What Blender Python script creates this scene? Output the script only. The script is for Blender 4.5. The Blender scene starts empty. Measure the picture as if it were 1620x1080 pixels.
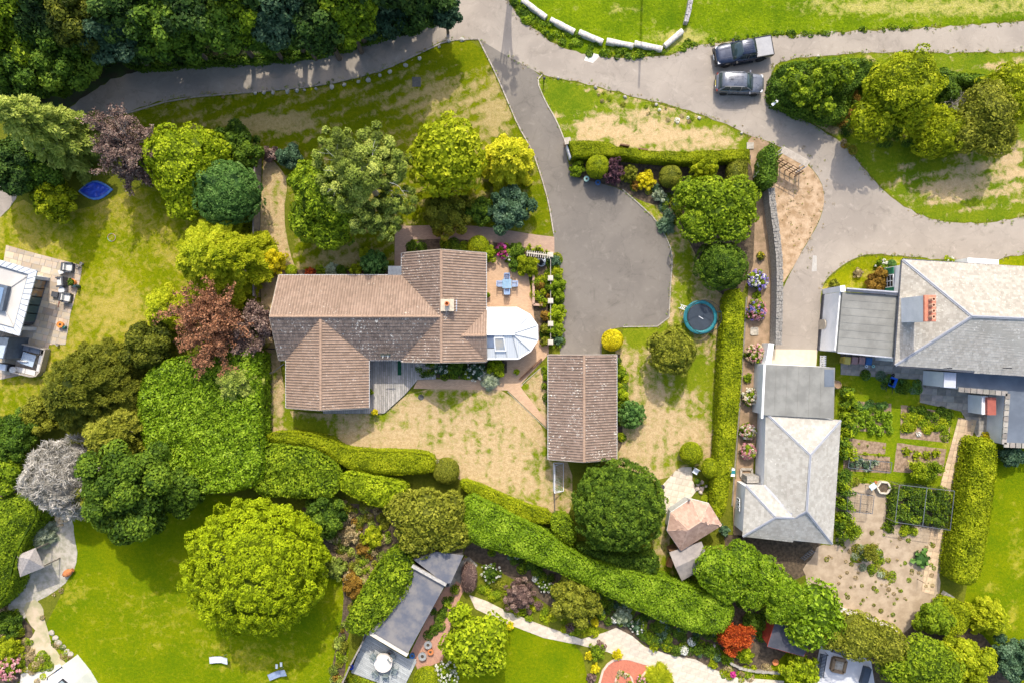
import bpy, math, random
import numpy as np
from mathutils import Vector, Matrix
from mathutils.geometry import delaunay_2d_cdt

SC = bpy.context.scene
COL = SC.collection
R = math.radians
H = 63.5          # flying height of the camera, metres
S = 17.0          # photograph pixels per metre on the ground

# ---------------------------------------------------------------- camera, sky, sun, exposure
cam_d = bpy.data.cameras.new('camera')
cam_d.sensor_width = 36; cam_d.lens = 36 * S * H / 1620
cam_d.clip_start = 0.5; cam_d.clip_end = 6000
cam = bpy.data.objects.new('camera', cam_d); COL.objects.link(cam)
cam.location = (0, 0, H); SC.camera = cam

SUN_EL, SUN_TURN = 46.0, -2.0
world = bpy.data.worlds.new('World'); SC.world = world; world.use_nodes = True
wn = world.node_tree
sky = wn.nodes.new('ShaderNodeTexSky'); sky.sky_type = 'NISHITA'; sky.sun_disc = False
sky.sun_elevation = R(SUN_EL); sky.sun_rotation = R(-SUN_TURN)
sky.air_density = 1.0; sky.dust_density = 3.6; sky.ozone_density = 1.0
bg = wn.nodes['Background']; bg.inputs[1].default_value = 0.15
wn.links.new(sky.outputs[0], bg.inputs[0])
sd = bpy.data.lights.new('sun', 'SUN'); sd.energy = 2.05; sd.angle = R(0.55); sd.color = (1.0, 0.92, 0.79)
sun = bpy.data.objects.new('sun', sd); COL.objects.link(sun)
sun.rotation_euler = (R(-(90 - SUN_EL)), 0, R(SUN_TURN)); sun.location = (0, 60, 80)
SC.view_settings.view_transform = 'Standard'; SC.view_settings.look = 'None'
SC.view_settings.exposure = 1.03; SC.view_settings.gamma = 1.0; SC.view_settings.use_curve_mapping = False

# ---------------------------------------------------------------- helpers
def P(x, y, z=0.0):
    """ground plan: photograph coordinate of a point at height z -> metres"""
    k = (H - z) / H / S
    return Vector(((x - 810) * k, (540 - y) * k, z))
def PP(pts, z=0.0): return [P(x, y, z) for x, y in pts]

def tag(o, label=None, cat=None, group=None, kind=None):
    if label: o['label'] = label
    if cat: o['category'] = cat
    if group: o['group'] = group
    if kind: o['kind'] = kind
    return o
def empty(name, loc, rz=0, label=None, cat=None, group=None):
    o = bpy.data.objects.new(name, None); COL.objects.link(o); o.location = loc; o.rotation_euler = (0, 0, rz)
    o.empty_display_size = 0.2
    return tag(o, label, cat, group)
def wloc(o):
    l = Vector((0, 0, 0))
    while o is not None: l += Vector(o.location); o = o.parent
    return l
def link(name, me, mat, parent=None, loc=None):
    o = bpy.data.objects.new(name, me); COL.objects.link(o)
    if mat is not None:
        for m in (mat if isinstance(mat, (list, tuple)) else [mat]): me.materials.append(m)
    if parent is not None: o.parent = parent
    if loc is not None: o.location = loc
    return o
def copy_tree(o, parent=None):
    c = o.copy(); COL.objects.link(c); c.parent = parent
    for ch in list(o.children): copy_tree(ch, c)
    return c

class MB:
    """collects simple solids into one mesh"""
    def __init__(s): s.v = []; s.f = []; s.m = []; s.smooth = False
    def add(s, vs, fs, mi=0):
        b = len(s.v); s.v += [tuple(p) for p in vs]; s.f += [tuple(i + b for i in f) for f in fs]; s.m += [mi] * len(fs); return s
    def box(s, x0, y0, z0, x1, y1, z1, mi=0, M=None):
        vs = [Vector(p) for p in ((x0,y0,z0),(x1,y0,z0),(x1,y1,z0),(x0,y1,z0),(x0,y0,z1),(x1,y0,z1),(x1,y1,z1),(x0,y1,z1))]
        if M is not None: vs = [M @ v for v in vs]
        return s.add(vs, [(0,3,2,1),(4,5,6,7),(0,1,5,4),(1,2,6,5),(2,3,7,6),(3,0,4,7)], mi)
    def cbox(s, c, d, mi=0, M=None):
        return s.box(c[0]-d[0]/2, c[1]-d[1]/2, c[2]-d[2]/2, c[0]+d[0]/2, c[1]+d[1]/2, c[2]+d[2]/2, mi, M)
    def bar(s, a, b, w, h=None, mi=0):
        a = Vector(a); b = Vector(b); h = h or w; d = (b - a)
        if d.length < 1e-6: return s
        d = d.normalized(); up = Vector((0,0,1)) if abs(d.z) < .95 else Vector((0,1,0))
        sx = d.cross(up).normalized() * w/2; sy = sx.normalized().cross(d) * h/2
        vs = [a-sx-sy, a+sx-sy, a+sx+sy, a-sx+sy, b-sx-sy, b+sx-sy, b+sx+sy, b-sx+sy]
        return s.add(vs, [(0,3,2,1),(4,5,6,7),(0,1,5,4),(1,2,6,5),(2,3,7,6),(3,0,4,7)], mi)
    def lathe(s, prof, n=16, c=(0,0,0), mi=0, sx=1, sy=1):
        b = []
        for r, z in prof:
            for k in range(n):
                a = 2*math.pi*k/n; b.append((c[0]+r*sx*math.cos(a), c[1]+r*sy*math.sin(a), c[2]+z))
        fs = []
        for i in range(len(prof)-1):
            for k in range(n):
                k2 = (k+1) % n; fs.append((i*n+k, i*n+k2, (i+1)*n+k2, (i+1)*n+k))
        if prof[0][0] > 1e-4: fs.append(tuple(range(n-1, -1, -1)))
        if prof[-1][0] > 1e-4: fs.append(tuple((len(prof)-1)*n+k for k in range(n)))
        return s.add(b, fs, mi)
    def tube(s, pts, r, n=6, mi=0, r2=None):
        pts = [Vector(p) for p in pts]; vs = []; m = len(pts); r2 = r if r2 is None else r2
        for i, p in enumerate(pts):
            d = (pts[min(i+1, m-1)] - pts[max(i-1, 0)]).normalized()
            up = Vector((0,0,1)) if abs(d.z) < .9 else Vector((1,0,0))
            a = d.cross(up).normalized(); b = a.cross(d); rr = r + (r2-r)*i/max(1, m-1)
            for k in range(n):
                t = 2*math.pi*k/n; vs.append(p + a*rr*math.cos(t) + b*rr*math.sin(t))
        fs = [(i*n+k, i*n+(k+1)%n, (i+1)*n+(k+1)%n, (i+1)*n+k) for i in range(m-1) for k in range(n)]
        fs += [tuple(range(n-1,-1,-1)), tuple((m-1)*n+k for k in range(n))]
        return s.add(vs, fs, mi)
    def torus(s, c, r, t, n=24, m=6, mi=0, zs=1):
        vs = []; fs = []
        for i in range(n):
            a = 2*math.pi*i/n
            for j in range(m):
                b = 2*math.pi*j/m; rr = r + t*math.cos(b); vs.append((c[0]+rr*math.cos(a), c[1]+rr*math.sin(a), c[2]+t*zs*math.sin(b)))
        for i in range(n):
            for j in range(m): fs.append((i*m+j, ((i+1)%n)*m+j, ((i+1)%n)*m+(j+1)%m, i*m+(j+1)%m))
        return s.add(vs, fs, mi)
    def prism(s, poly, z0, z1, mi=0):
        """poly: list of (x,y) convex or simple; z0/z1 numbers"""
        poly = [(p[0], p[1]) for p in poly]
        if area2(poly) < 0: poly = poly[::-1]
        n = len(poly); vs = [(x, y, z0) for x, y in poly] + [(x, y, z1) for x, y in poly]
        tri = fill(poly)
        fs = [tuple(n+i for i in t) for t in tri] + [tuple(reversed(t)) for t in tri] + [(i, (i+1)%n, n+(i+1)%n, n+i) for i in range(n)]
        return s.add(vs, fs, mi)
    def slab3(s, pts, th, mi=0):
        """polygon of 3D points with thickness th below"""
        pts = [Vector(p) for p in pts]
        if area2([(p.x, p.y) for p in pts]) < 0: pts = pts[::-1]
        n = len(pts); vs = pts + [p - Vector((0,0,th)) for p in pts]
        return s.add(vs, [tuple(range(n)), tuple(range(2*n-1, n-1, -1))] + [(i, n+i, n+(i+1)%n, (i+1)%n) for i in range(n)], mi)
    def build(s, name, mat, parent=None, loc=None, world=False, smooth=False):
        v = s.v
        if world and parent is not None:
            o = wloc(parent); v = [(p[0]-o.x, p[1]-o.y, p[2]-o.z) for p in v]
        elif world and loc is not None:
            v = [(p[0]-loc[0], p[1]-loc[1], p[2]-loc[2]) for p in v]
        me = bpy.data.meshes.new(name); me.from_pydata(v, [], s.f)
        if any(s.m): me.polygons.foreach_set('material_index', s.m)
        if smooth: me.polygons.foreach_set('use_smooth', [True]*len(me.polygons))
        me.update()
        return link(name, me, mat, parent, loc)
def area2(p): return sum(p[i][0]*p[(i+1)%len(p)][1]-p[(i+1)%len(p)][0]*p[i][1] for i in range(len(p)))
def fill(poly):
    if len(poly) == 4 or len(poly) == 3: return [tuple(range(len(poly)))] if convex(poly) else tri(poly)
    if convex(poly): return [tuple(range(len(poly)))]
    return tri(poly)
def tri(poly):
    from mathutils.geometry import tessellate_polygon
    out = []
    for t in tessellate_polygon([[Vector((x, y, 0)) for x, y in poly]]):
        a, b, c = t
        if area2([poly[a], poly[b], poly[c]]) < 0: t = (a, c, b)
        out.append(tuple(t))
    return out
def convex(p):
    n = len(p)
    for i in range(n):
        a, b, c = p[i], p[(i+1)%n], p[(i+2)%n]
        if (b[0]-a[0])*(c[1]-b[1])-(b[1]-a[1])*(c[0]-b[0]) < -1e-9: return False
    return True
def inpoly(X, Y, poly):
    X = np.asarray(X); Y = np.asarray(Y); ins = np.zeros(X.shape, bool); n = len(poly); j = n-1
    for i in range(n):
        xi, yi = poly[i][0], poly[i][1]; xj, yj = poly[j][0], poly[j][1]
        if yi != yj:
            c = ((yi > Y) != (yj > Y)) & (X < (xj-xi)*(Y-yi)/(yj-yi)+xi); ins ^= c
        j = i
    return ins
def edgedist(X, Y, poly):
    d = np.full(np.shape(X), 1e9); n = len(poly)
    for i in range(n):
        ax, ay = poly[i][0], poly[i][1]; bx, by = poly[(i+1)%n][0], poly[(i+1)%n][1]
        dx, dy = bx-ax, by-ay; L = dx*dx+dy*dy+1e-9
        t = np.clip(((X-ax)*dx+(Y-ay)*dy)/L, 0, 1)
        d = np.minimum(d, np.hypot(X-ax-t*dx, Y-ay-t*dy))
    return d
def clip(poly, cell):
    """Sutherland-Hodgman: poly clipped by the convex ccw cell"""
    out = list(poly)
    for i in range(len(cell)):
        a = cell[i]; b = cell[(i+1) % len(cell)]; inp = out; out = []
        if not inp: break
        def side(p): return (b[0]-a[0])*(p[1]-a[1])-(b[1]-a[1])*(p[0]-a[0])
        for j in range(len(inp)):
            p = inp[j]; q = inp[(j+1) % len(inp)]; sp = side(p); sq = side(q)
            if sp >= 0: out.append(p)
            if (sp >= 0) != (sq >= 0):
                t = sp/(sp-sq); out.append((p[0]+(q[0]-p[0])*t, p[1]+(q[1]-p[1])*t))
    return out
def smooth_poly(pts, it=2, closed=True):
    for _ in range(it):
        q = []; n = len(pts)
        for i in range(n if closed else n-1):
            a = pts[i]; b = pts[(i+1) % n]
            q.append((a[0]*.75+b[0]*.25, a[1]*.75+b[1]*.25)); q.append((a[0]*.25+b[0]*.75, a[1]*.25+b[1]*.75))
        if not closed: q = [pts[0]] + q + [pts[-1]]
        pts = q
    return pts

# ---------------------------------------------------------------- materials
def rgb(*c): return (c[0], c[1], c[2], 1)
def newmat(name):
    m = bpy.data.materials.new(name); m.use_nodes = True; nt = m.node_tree
    return m, nt, nt.nodes, nt.links, nt.nodes['Principled BSDF']
def noise(nt, co, scale, detail=4, rough=.55, dist=0):
    n = nt.nodes.new('ShaderNodeTexNoise'); n.inputs['Scale'].default_value = scale
    n.inputs['Detail'].default_value = detail; n.inputs['Roughness'].default_value = rough; n.inputs['Distortion'].default_value = dist
    nt.links.new(co, n.inputs['Vector']); return n.outputs['Fac']
def mapr(nt, v, a, b, c=0, d=1, smooth=True):
    n = nt.nodes.new('ShaderNodeMapRange'); n.interpolation_type = 'SMOOTHSTEP' if smooth else 'LINEAR'
    nt.links.new(v, n.inputs[0])
    for i, x in zip((1,2,3,4), (a,b,c,d)): n.inputs[i].default_value = x
    return n.outputs[0]
def mixc(nt, f, a, b, mode='MIX'):
    n = nt.nodes.new('ShaderNodeMix'); n.data_type = 'RGBA'; n.blend_type = mode
    for i, v in ((0, f), (6, a), (7, b)):
        if isinstance(v, (int, float)): n.inputs[i].default_value = v
        elif isinstance(v, tuple): n.inputs[i].default_value = v if len(v) == 4 else rgb(*v)
        else: nt.links.new(v, n.inputs[i])
    return n.outputs[2]
def math2(nt, op, a, b=0.0):
    n = nt.nodes.new('ShaderNodeMath'); n.operation = op
    for i, v in ((0, a), (1, b)):
        if isinstance(v, (int, float)): n.inputs[i].default_value = v
        else: nt.links.new(v, n.inputs[i])
    return n.outputs[0]
def bump(nt, h, strength, dist, bsdf):
    b = nt.nodes.new('ShaderNodeBump'); b.inputs['Strength'].default_value = strength; b.inputs['Distance'].default_value = dist
    nt.links.new(h, b.inputs['Height']); nt.links.new(b.outputs[0], bsdf.inputs['Normal'])
_mc = {}
def mat(name, c, c2=None, rough=.7, sc=3.0, spec=.3, metal=0, bmp=0, var=0.0, sc2=25, co='Object', lo=.35, hi=.65):
    if name in _mc: return _mc[name]
    m, nt, N, L, B = newmat(name); tc = N.new('ShaderNodeTexCoord').outputs[co]
    B.inputs['Roughness'].default_value = rough; B.inputs['Specular IOR Level'].default_value = spec; B.inputs['Metallic'].default_value = metal
    c2 = c2 or tuple(x*.8 for x in c)
    f = mapr(nt, noise(nt, tc, sc, 6, .6), lo, hi); col = mixc(nt, f, c, c2)
    fine = noise(nt, tc, sc2, 3)
    col = mixc(nt, 1.0, col, mixc(nt, fine, (.84,.84,.84), (1.14,1.14,1.14)), 'MULTIPLY')
    if var:
        oi = N.new('ShaderNodeObjectInfo').outputs['Random']
        v = mapr(nt, oi, 0, 1, 1-var, 1+var, False); hs = N.new('ShaderNodeHueSaturation'); L.new(v, hs.inputs['Value'])
        hv = mapr(nt, math2(nt, 'FRACT', math2(nt, 'MULTIPLY', oi, 7.31)), 0, 1, .5-var*.06, .5+var*.06, False); L.new(hv, hs.inputs['Hue'])
        L.new(col, hs.inputs['Color']); col = hs.outputs[0]
    L.new(col, B.inputs['Base Color'])
    if bmp: bump(nt, math2(nt, 'ADD', fine, noise(nt, tc, sc*3, 4)), bmp, .02, B)
    _mc[name] = m; return m
def glass(name, c=(.02,.03,.04), rough=.06):
    if name in _mc: return _mc[name]
    m, nt, N, L, B = newmat(name); B.inputs['Base Color'].default_value = rgb(*c); B.inputs['Roughness'].default_value = rough
    B.inputs['Specular IOR Level'].default_value = .8; _mc[name] = m; return m
def paint(name, c, rough=.25):
    if name in _mc: return _mc[name]
    m, nt, N, L, B = newmat(name); B.inputs['Roughness'].default_value = rough; B.inputs['Metallic'].default_value = .45
    tc = N.new('ShaderNodeTexCoord').outputs['Object']
    L.new(mixc(nt, mapr(nt, noise(nt, tc, 1.6, 5), .4, .75), c, tuple(min(1, x*1.25+.02) for x in c)), B.inputs['Base Color'])
    L.new(mapr(nt, noise(nt, tc, 3.0, 6), .3, .7, rough, rough+.18), B.inputs['Roughness'])
    B.inputs['Coat Weight'].default_value = .8; B.inputs['Coat Roughness'].default_value = .08; _mc[name] = m; return m

def leafmat(name, a, b, c=None, trans=.3, rough=.6, spec=.12):
    """a dark, b typical, c brightest; chosen per leaf by the attribute v"""
    if name in _mc: return _mc[name]
    m, nt, N, L, B = newmat(name); c = c or tuple(min(.9, x*1.35) for x in b)
    at = N.new('ShaderNodeAttribute'); at.attribute_name = 'v'
    tc = N.new('ShaderNodeTexCoord').outputs['Object']
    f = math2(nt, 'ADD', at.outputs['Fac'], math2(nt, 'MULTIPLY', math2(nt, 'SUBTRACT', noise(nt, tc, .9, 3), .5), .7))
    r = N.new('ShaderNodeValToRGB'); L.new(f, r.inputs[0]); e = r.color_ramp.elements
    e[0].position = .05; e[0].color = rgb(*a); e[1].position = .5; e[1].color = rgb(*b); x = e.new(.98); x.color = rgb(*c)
    L.new(r.outputs[0], B.inputs['Base Color']); B.inputs['Roughness'].default_value = rough; B.inputs['Specular IOR Level'].default_value = spec
    t = N.new('ShaderNodeBsdfTranslucent'); L.new(mixc(nt, 1.0, r.outputs[0], (1.25,1.2,.6), 'MULTIPLY'), t.inputs[0])
    mx = N.new('ShaderNodeMixShader'); mx.inputs[0].default_value = trans
    L.new(B.outputs[0], mx.inputs[1]); L.new(t.outputs[0], mx.inputs[2]); L.new(mx.outputs[0], N['Material Output'].inputs[0])
    _mc[name] = m; return m

def grassmat(name, g1, g2, s1, s2, stripe=0.0, sdir=0.0, sw=1.1, fine=14):
    m, nt, N, L, B = newmat(name); tc = N.new('ShaderNodeTexCoord').outputs['Object']
    at = N.new('ShaderNodeAttribute'); at.attribute_name = 'dry'
    nA = noise(nt, tc, .28, 5, .6); nB = noise(nt, tc, 1.5, 6, .65, .4); nC = noise(nt, tc, fine, 4, .7); nD = noise(nt, tc, 3.6, 5, .7)
    d = math2(nt, 'ADD', at.outputs['Fac'], math2(nt, 'MULTIPLY', math2(nt, 'SUBTRACT', nB, .5), 1.5))
    d = math2(nt, 'ADD', d, math2(nt, 'MULTIPLY', math2(nt, 'SUBTRACT', nA, .5), .8))
    if stripe:
        mp = N.new('ShaderNodeMapping'); mp.inputs['Rotation'].default_value = (0, 0, R(sdir)); L.new(tc, mp.inputs[0])
        w = N.new('ShaderNodeTexWave'); w.inputs['Scale'].default_value = .314/sw; w.inputs['Distortion'].default_value = 2.6; w.inputs['Detail'].default_value = 3
        w.inputs['Detail Scale'].default_value = .8; L.new(mp.outputs[0], w.inputs[0])
        d = math2(nt, 'ADD', d, math2(nt, 'MULTIPLY', math2(nt, 'SUBTRACT', w.outputs['Fac'], .5), stripe))
    d = math2(nt, 'ADD', d, math2(nt, 'MULTIPLY', math2(nt, 'SUBTRACT', nD, .5), .5))
    f = mapr(nt, d, .28, .74)
    g = mixc(nt, mapr(nt, math2(nt, 'ADD', math2(nt, 'MULTIPLY', nA, .5), math2(nt, 'MULTIPLY', nD, .5)), .35, .65), g1, g2)
    s = mixc(nt, mapr(nt, nD, .3, .7), s1, s2)
    c = mixc(nt, f, g, s)
    c = mixc(nt, 1.0, c, mixc(nt, mapr(nt, nC, .25, .75, smooth=False), (.6,.62,.6), (1.35,1.33,1.3)), 'MULTIPLY')
    L.new(c, B.inputs['Base Color']); B.inputs['Roughness'].default_value = .95; B.inputs['Specular IOR Level'].default_value = .04
    bump(nt, math2(nt, 'ADD', nC, math2(nt, 'MULTIPLY', nD, 1.2)), .9, .07, B)
    return m

def asphalt(name, c1, c2, c3):
    m, nt, N, L, B = newmat(name); tc = N.new('ShaderNodeTexCoord').outputs['Object']
    nA = noise(nt, tc, .22, 6, .6, .5); nB = noise(nt, tc, 1.3, 6, .7, .6); nC = noise(nt, tc, 30, 3)
    c = mixc(nt, mapr(nt, nA, .35, .65), c1, c2); c = mixc(nt, mapr(nt, nB, .52, .75), c, c3)
    mp = N.new('ShaderNodeTexVoronoi'); mp.feature = 'DISTANCE_TO_EDGE'; mp.inputs['Scale'].default_value = .22
    dn = N.new('ShaderNodeVectorMath'); dn.operation = 'ADD'
    n2 = N.new('ShaderNodeTexNoise'); n2.inputs['Scale'].default_value = 1.2; n2.inputs['Detail'].default_value = 5; L.new(tc, n2.inputs['Vector'])
    L.new(tc, dn.inputs[0]); L.new(n2.outputs['Color'], dn.inputs[1]); L.new(dn.outputs[0], mp.inputs['Vector'])
    crack = mapr(nt, mp.outputs['Distance'], .0, .012, .78, 1.0)
    c = mixc(nt, 1.0, c, mixc(nt, crack, (.55,.55,.55), (1,1,1)), 'MULTIPLY')
    st = noise(nt, tc, .55, 7, .75, 1.5); c = mixc(nt, 1.0, c, mixc(nt, mapr(nt, st, .3, .48), (.80,.80,.79), (1,1,1)), 'MULTIPLY'); sp_ = noise(nt, tc, 6, 3, .6); c = mixc(nt, 1.0, c, mixc(nt, mapr(nt, sp_, .66, .72), (1,1,1), (1.22,1.2,1.16)), 'MULTIPLY')
    c = mixc(nt, 1.0, c, mixc(nt, nC, (.8,.8,.8), (1.18,1.18,1.18)), 'MULTIPLY')
    L.new(c, B.inputs['Base Color']); B.inputs['Roughness'].default_value = .9; B.inputs['Specular IOR Level'].default_value = .2
    bump(nt, nC, .5, .015, B); return m

def brickmat(name, c1, c2, mortar, w=.21, h=.105, rot=0.0, off=.5, co='Object'):
    m, nt, N, L, B = newmat(name); tc = N.new('ShaderNodeTexCoord').outputs[co]
    mp = N.new('ShaderNodeMapping'); mp.inputs['Rotation'].default_value = (0, 0, R(rot)); L.new(tc, mp.inputs[0])
    b = N.new('ShaderNodeTexBrick'); L.new(mp.outputs[0], b.inputs[0]); b.inputs['Scale'].default_value = 1
    b.inputs['Brick Width'].default_value = w; b.inputs['Row Height'].default_value = h; b.inputs['Mortar Size'].default_value = .006
    b.inputs['Color1'].default_value = rgb(*c1); b.inputs['Color2'].default_value = rgb(*c2); b.inputs['Mortar'].default_value = rgb(*mortar); b.offset = off
    n1 = noise(nt, tc, .5, 5); c = mixc(nt, 1.0, b.outputs[0], mixc(nt, n1, (.72,.74,.76), (1.25,1.2,1.15)), 'MULTIPLY')
    L.new(c, B.inputs['Base Color']); B.inputs['Roughness'].default_value = .85
    bump(nt, b.outputs['Fac'], -.5, .01, B); return m

def tilemat(name, c1, c2, c3, lichen, amt=.66, moss=None):
    """roof covering: colour per tile by attribute v, lichen spots"""
    m, nt, N, L, B = newmat(name); tc = N.new('ShaderNodeTexCoord').outputs['Object']
    at = N.new('ShaderNodeAttribute'); at.attribute_name = 'v'
    r = N.new('ShaderNodeValToRGB'); L.new(at.outputs['Fac'], r.inputs[0]); e = r.color_ramp.elements
    e[0].position = 0; e[0].color = rgb(*c1); e[1].position = 1; e[1].color = rgb(*c3); x = e.new(.5); x.color = rgb(*c2)
    c = mixc(nt, mapr(nt, noise(nt, tc, .7, 8, .75), .3, .7), r.outputs[0], mixc(nt, 1.0, r.outputs[0], (.82,.80,.78), 'MULTIPLY'))
    sp = noise(nt, tc, 5.5, 5, .75); reg = noise(nt, tc, .6, 3)
    f = mapr(nt, math2(nt, 'ADD', sp, math2(nt, 'MULTIPLY', math2(nt, 'SUBTRACT', reg, .5), .25)), amt, amt+.05)
    c = mixc(nt, f, c, lichen)
    if moss: c = mixc(nt, mapr(nt, noise(nt, tc, 2.2, 8, .75), .56, .72, 0, .55), c, moss)
    L.new(c, B.inputs['Base Color']); B.inputs['Roughness'].default_value = .8; B.inputs['Specular IOR Level'].default_value = .25
    bump(nt, noise(nt, tc, 30, 3), .35, .01, B); return m

# foliage colours (real leaf albedo)
LM = dict(
 wood=leafmat('leaf_wood', (.014,.032,.008), (.048,.10,.016), (.115,.185,.03), .18),
 woodblue=leafmat('leaf_woodblue', (.014,.038,.018), (.04,.085,.04), (.10,.16,.085), .15),
 ivy=leafmat('leaf_ivy', (.02,.05,.006), (.09,.17,.013), (.21,.31,.03), .22),
 mid=leafmat('leaf_mid', (.035,.07,.006), (.19,.285,.010), (.38,.47,.025), .3),
 lime=leafmat('leaf_lime', (.07,.11,.005), (.31,.41,.010), (.56,.62,.03), .35),
 acid=leafmat('leaf_acid', (.12,.16,.004), (.32,.385,.010), (.58,.60,.03), .35),
 golden=leafmat('leaf_golden', (.14,.17,.004), (.44,.46,.012), (.72,.68,.04), .3),
 gold=leafmat('leaf_gold', (.30,.26,.004), (.68,.60,.010), (.90,.80,.06), .3),
 laurel=leafmat('leaf_laurel', (.035,.075,.003), (.185,.31,.006), (.40,.53,.04), .3, .5, .2),
 hedge=leafmat('leaf_hedge', (.075,.11,.004), (.28,.34,.006), (.48,.50,.02), .28),
 olive=leafmat('leaf_olive', (.06,.075,.007), (.22,.24,.02), (.40,.40,.05), .28),
 yew=leafmat('leaf_yew', (.022,.035,.004), (.095,.115,.010), (.21,.22,.02), .2),
 dome=leafmat('leaf_dome', (.05,.075,.003), (.29,.38,.006), (.52,.60,.015), .3),
 dark=leafmat('leaf_dark', (.020,.048,.005), (.08,.145,.011), (.19,.28,.02), .2),
 blue=leafmat('leaf_bluegreen', (.02,.05,.02), (.08,.15,.075), (.2,.3,.18), .2),
 emerald=leafmat('leaf_emerald', (.02,.06,.015), (.11,.23,.045), (.24,.38,.10), .25),
 silver=leafmat('leaf_silver', (.12,.16,.09), (.32,.38,.24), (.55,.6,.45), .2),
 pale=leafmat('leaf_pale', (.07,.095,.018), (.25,.33,.045), (.50,.55,.12), .25),
 purple=leafmat('leaf_purple', (.025,.012,.018), (.09,.04,.055), (.20,.10,.11), .2),
 plum=leafmat('leaf_plum', (.07,.045,.04), (.22,.14,.12), (.38,.28,.22), .2),
 copper=leafmat('leaf_copper', (.08,.045,.025), (.32,.14,.075), (.50,.26,.14), .25),
 redl=leafmat('leaf_red', (.16,.02,.006), (.45,.07,.015), (.62,.16,.03), .3),
 twig=leafmat('pale_twig', (.16,.15,.13), (.42,.40,.36), (.60,.57,.53), .1),
 rust=leafmat('leaf_rust', (.10,.06,.01), (.28,.16,.025), (.45,.30,.05), .25),
 drygr=leafmat('leaf_dry', (.18,.13,.06), (.36,.28,.14), (.55,.46,.26), .2),
 white=leafmat('petal_white', (.55,.56,.50), (.8,.8,.76), (.88,.88,.85), .2),
 pink=leafmat('petal_pink', (.45,.12,.20), (.68,.32,.38), (.80,.60,.55), .2),
 magenta=leafmat('petal_magenta', (.40,.02,.18), (.62,.05,.30), (.75,.2,.45), .2),
 mauve=leafmat('petal_mauve', (.10,.10,.40), (.25,.20,.60), (.55,.42,.75), .2),
 cream=leafmat('petal_cream', (.50,.38,.24), (.68,.55,.40), (.80,.72,.58), .2),
 yellow=leafmat('petal_yellow', (.65,.42,.01), (.8,.62,.02), (.85,.75,.1), .2),
 orange=leafmat('petal_orange', (.5,.14,.01), (.75,.25,.02), (.8,.45,.05), .2),
)
BARK = mat('bark', (.10,.08,.06), (.16,.13,.10), .9, 5, bmp=.6)
BARKP = mat('pale_bark', (.42,.39,.34), (.30,.27,.23), .85, 6, bmp=.4)
DEADB = mat('dead_wood', (.50,.46,.42), (.36,.32,.29), .85, 6)
WHITE = mat('white_paint', (.74,.75,.76), (.66,.67,.68), .5, .6, var=.02)
WHITEP = mat('white_plastic', (.80,.82,.84), (.72,.75,.78), .3, 1)
RENDER = mat('white_render', (.78,.78,.79), (.68,.69,.70), .8, .8, bmp=.15)
STONE = mat('pale_stone', (.42,.38,.32), (.30,.27,.22), .85, 4, bmp=.6, var=.15)
STONED = mat('old_stone', (.22,.21,.19), (.36,.34,.30), .9, 6, bmp=.8, var=.2)
TERRA = mat('terracotta', (.55,.20,.07), (.42,.15,.06), .8, 4)
BLACK = mat('black_metal', (.015,.015,.018), (.03,.03,.035), .4, 4)
GREYM = mat('grey_metal', (.30,.31,.32), (.22,.23,.24), .35, 4, metal=.7)
WOODW = mat('weathered_wood', (.26,.23,.20), (.17,.15,.13), .85, 3, var=.18, bmp=.4)
WOODB = mat('brown_wood', (.20,.11,.06), (.13,.07,.04), .8, 4, var=.15)
LEAD = mat('lead_flashing', (.42,.45,.52), (.33,.36,.43), .5, 2)
FELT = mat('grey_felt', (.235,.235,.215), (.18,.18,.165), .9, .8, bmp=.3)
SOIL = mat('soil', (.06,.045,.03), (.13,.095,.06), .95, 3.5, bmp=1, sc2=12)
CHIP = mat('bark_chippings', (.36,.25,.16), (.24,.17,.10), .95, 1.2, bmp=1, sc2=12)
WICK = mat('dark_rattan', (.05,.055,.065), (.10,.105,.12), .6, 20, bmp=.5)
CUSH = mat('pale_cushion', (.62,.61,.58), (.50,.50,.49), .85, 3)
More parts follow.
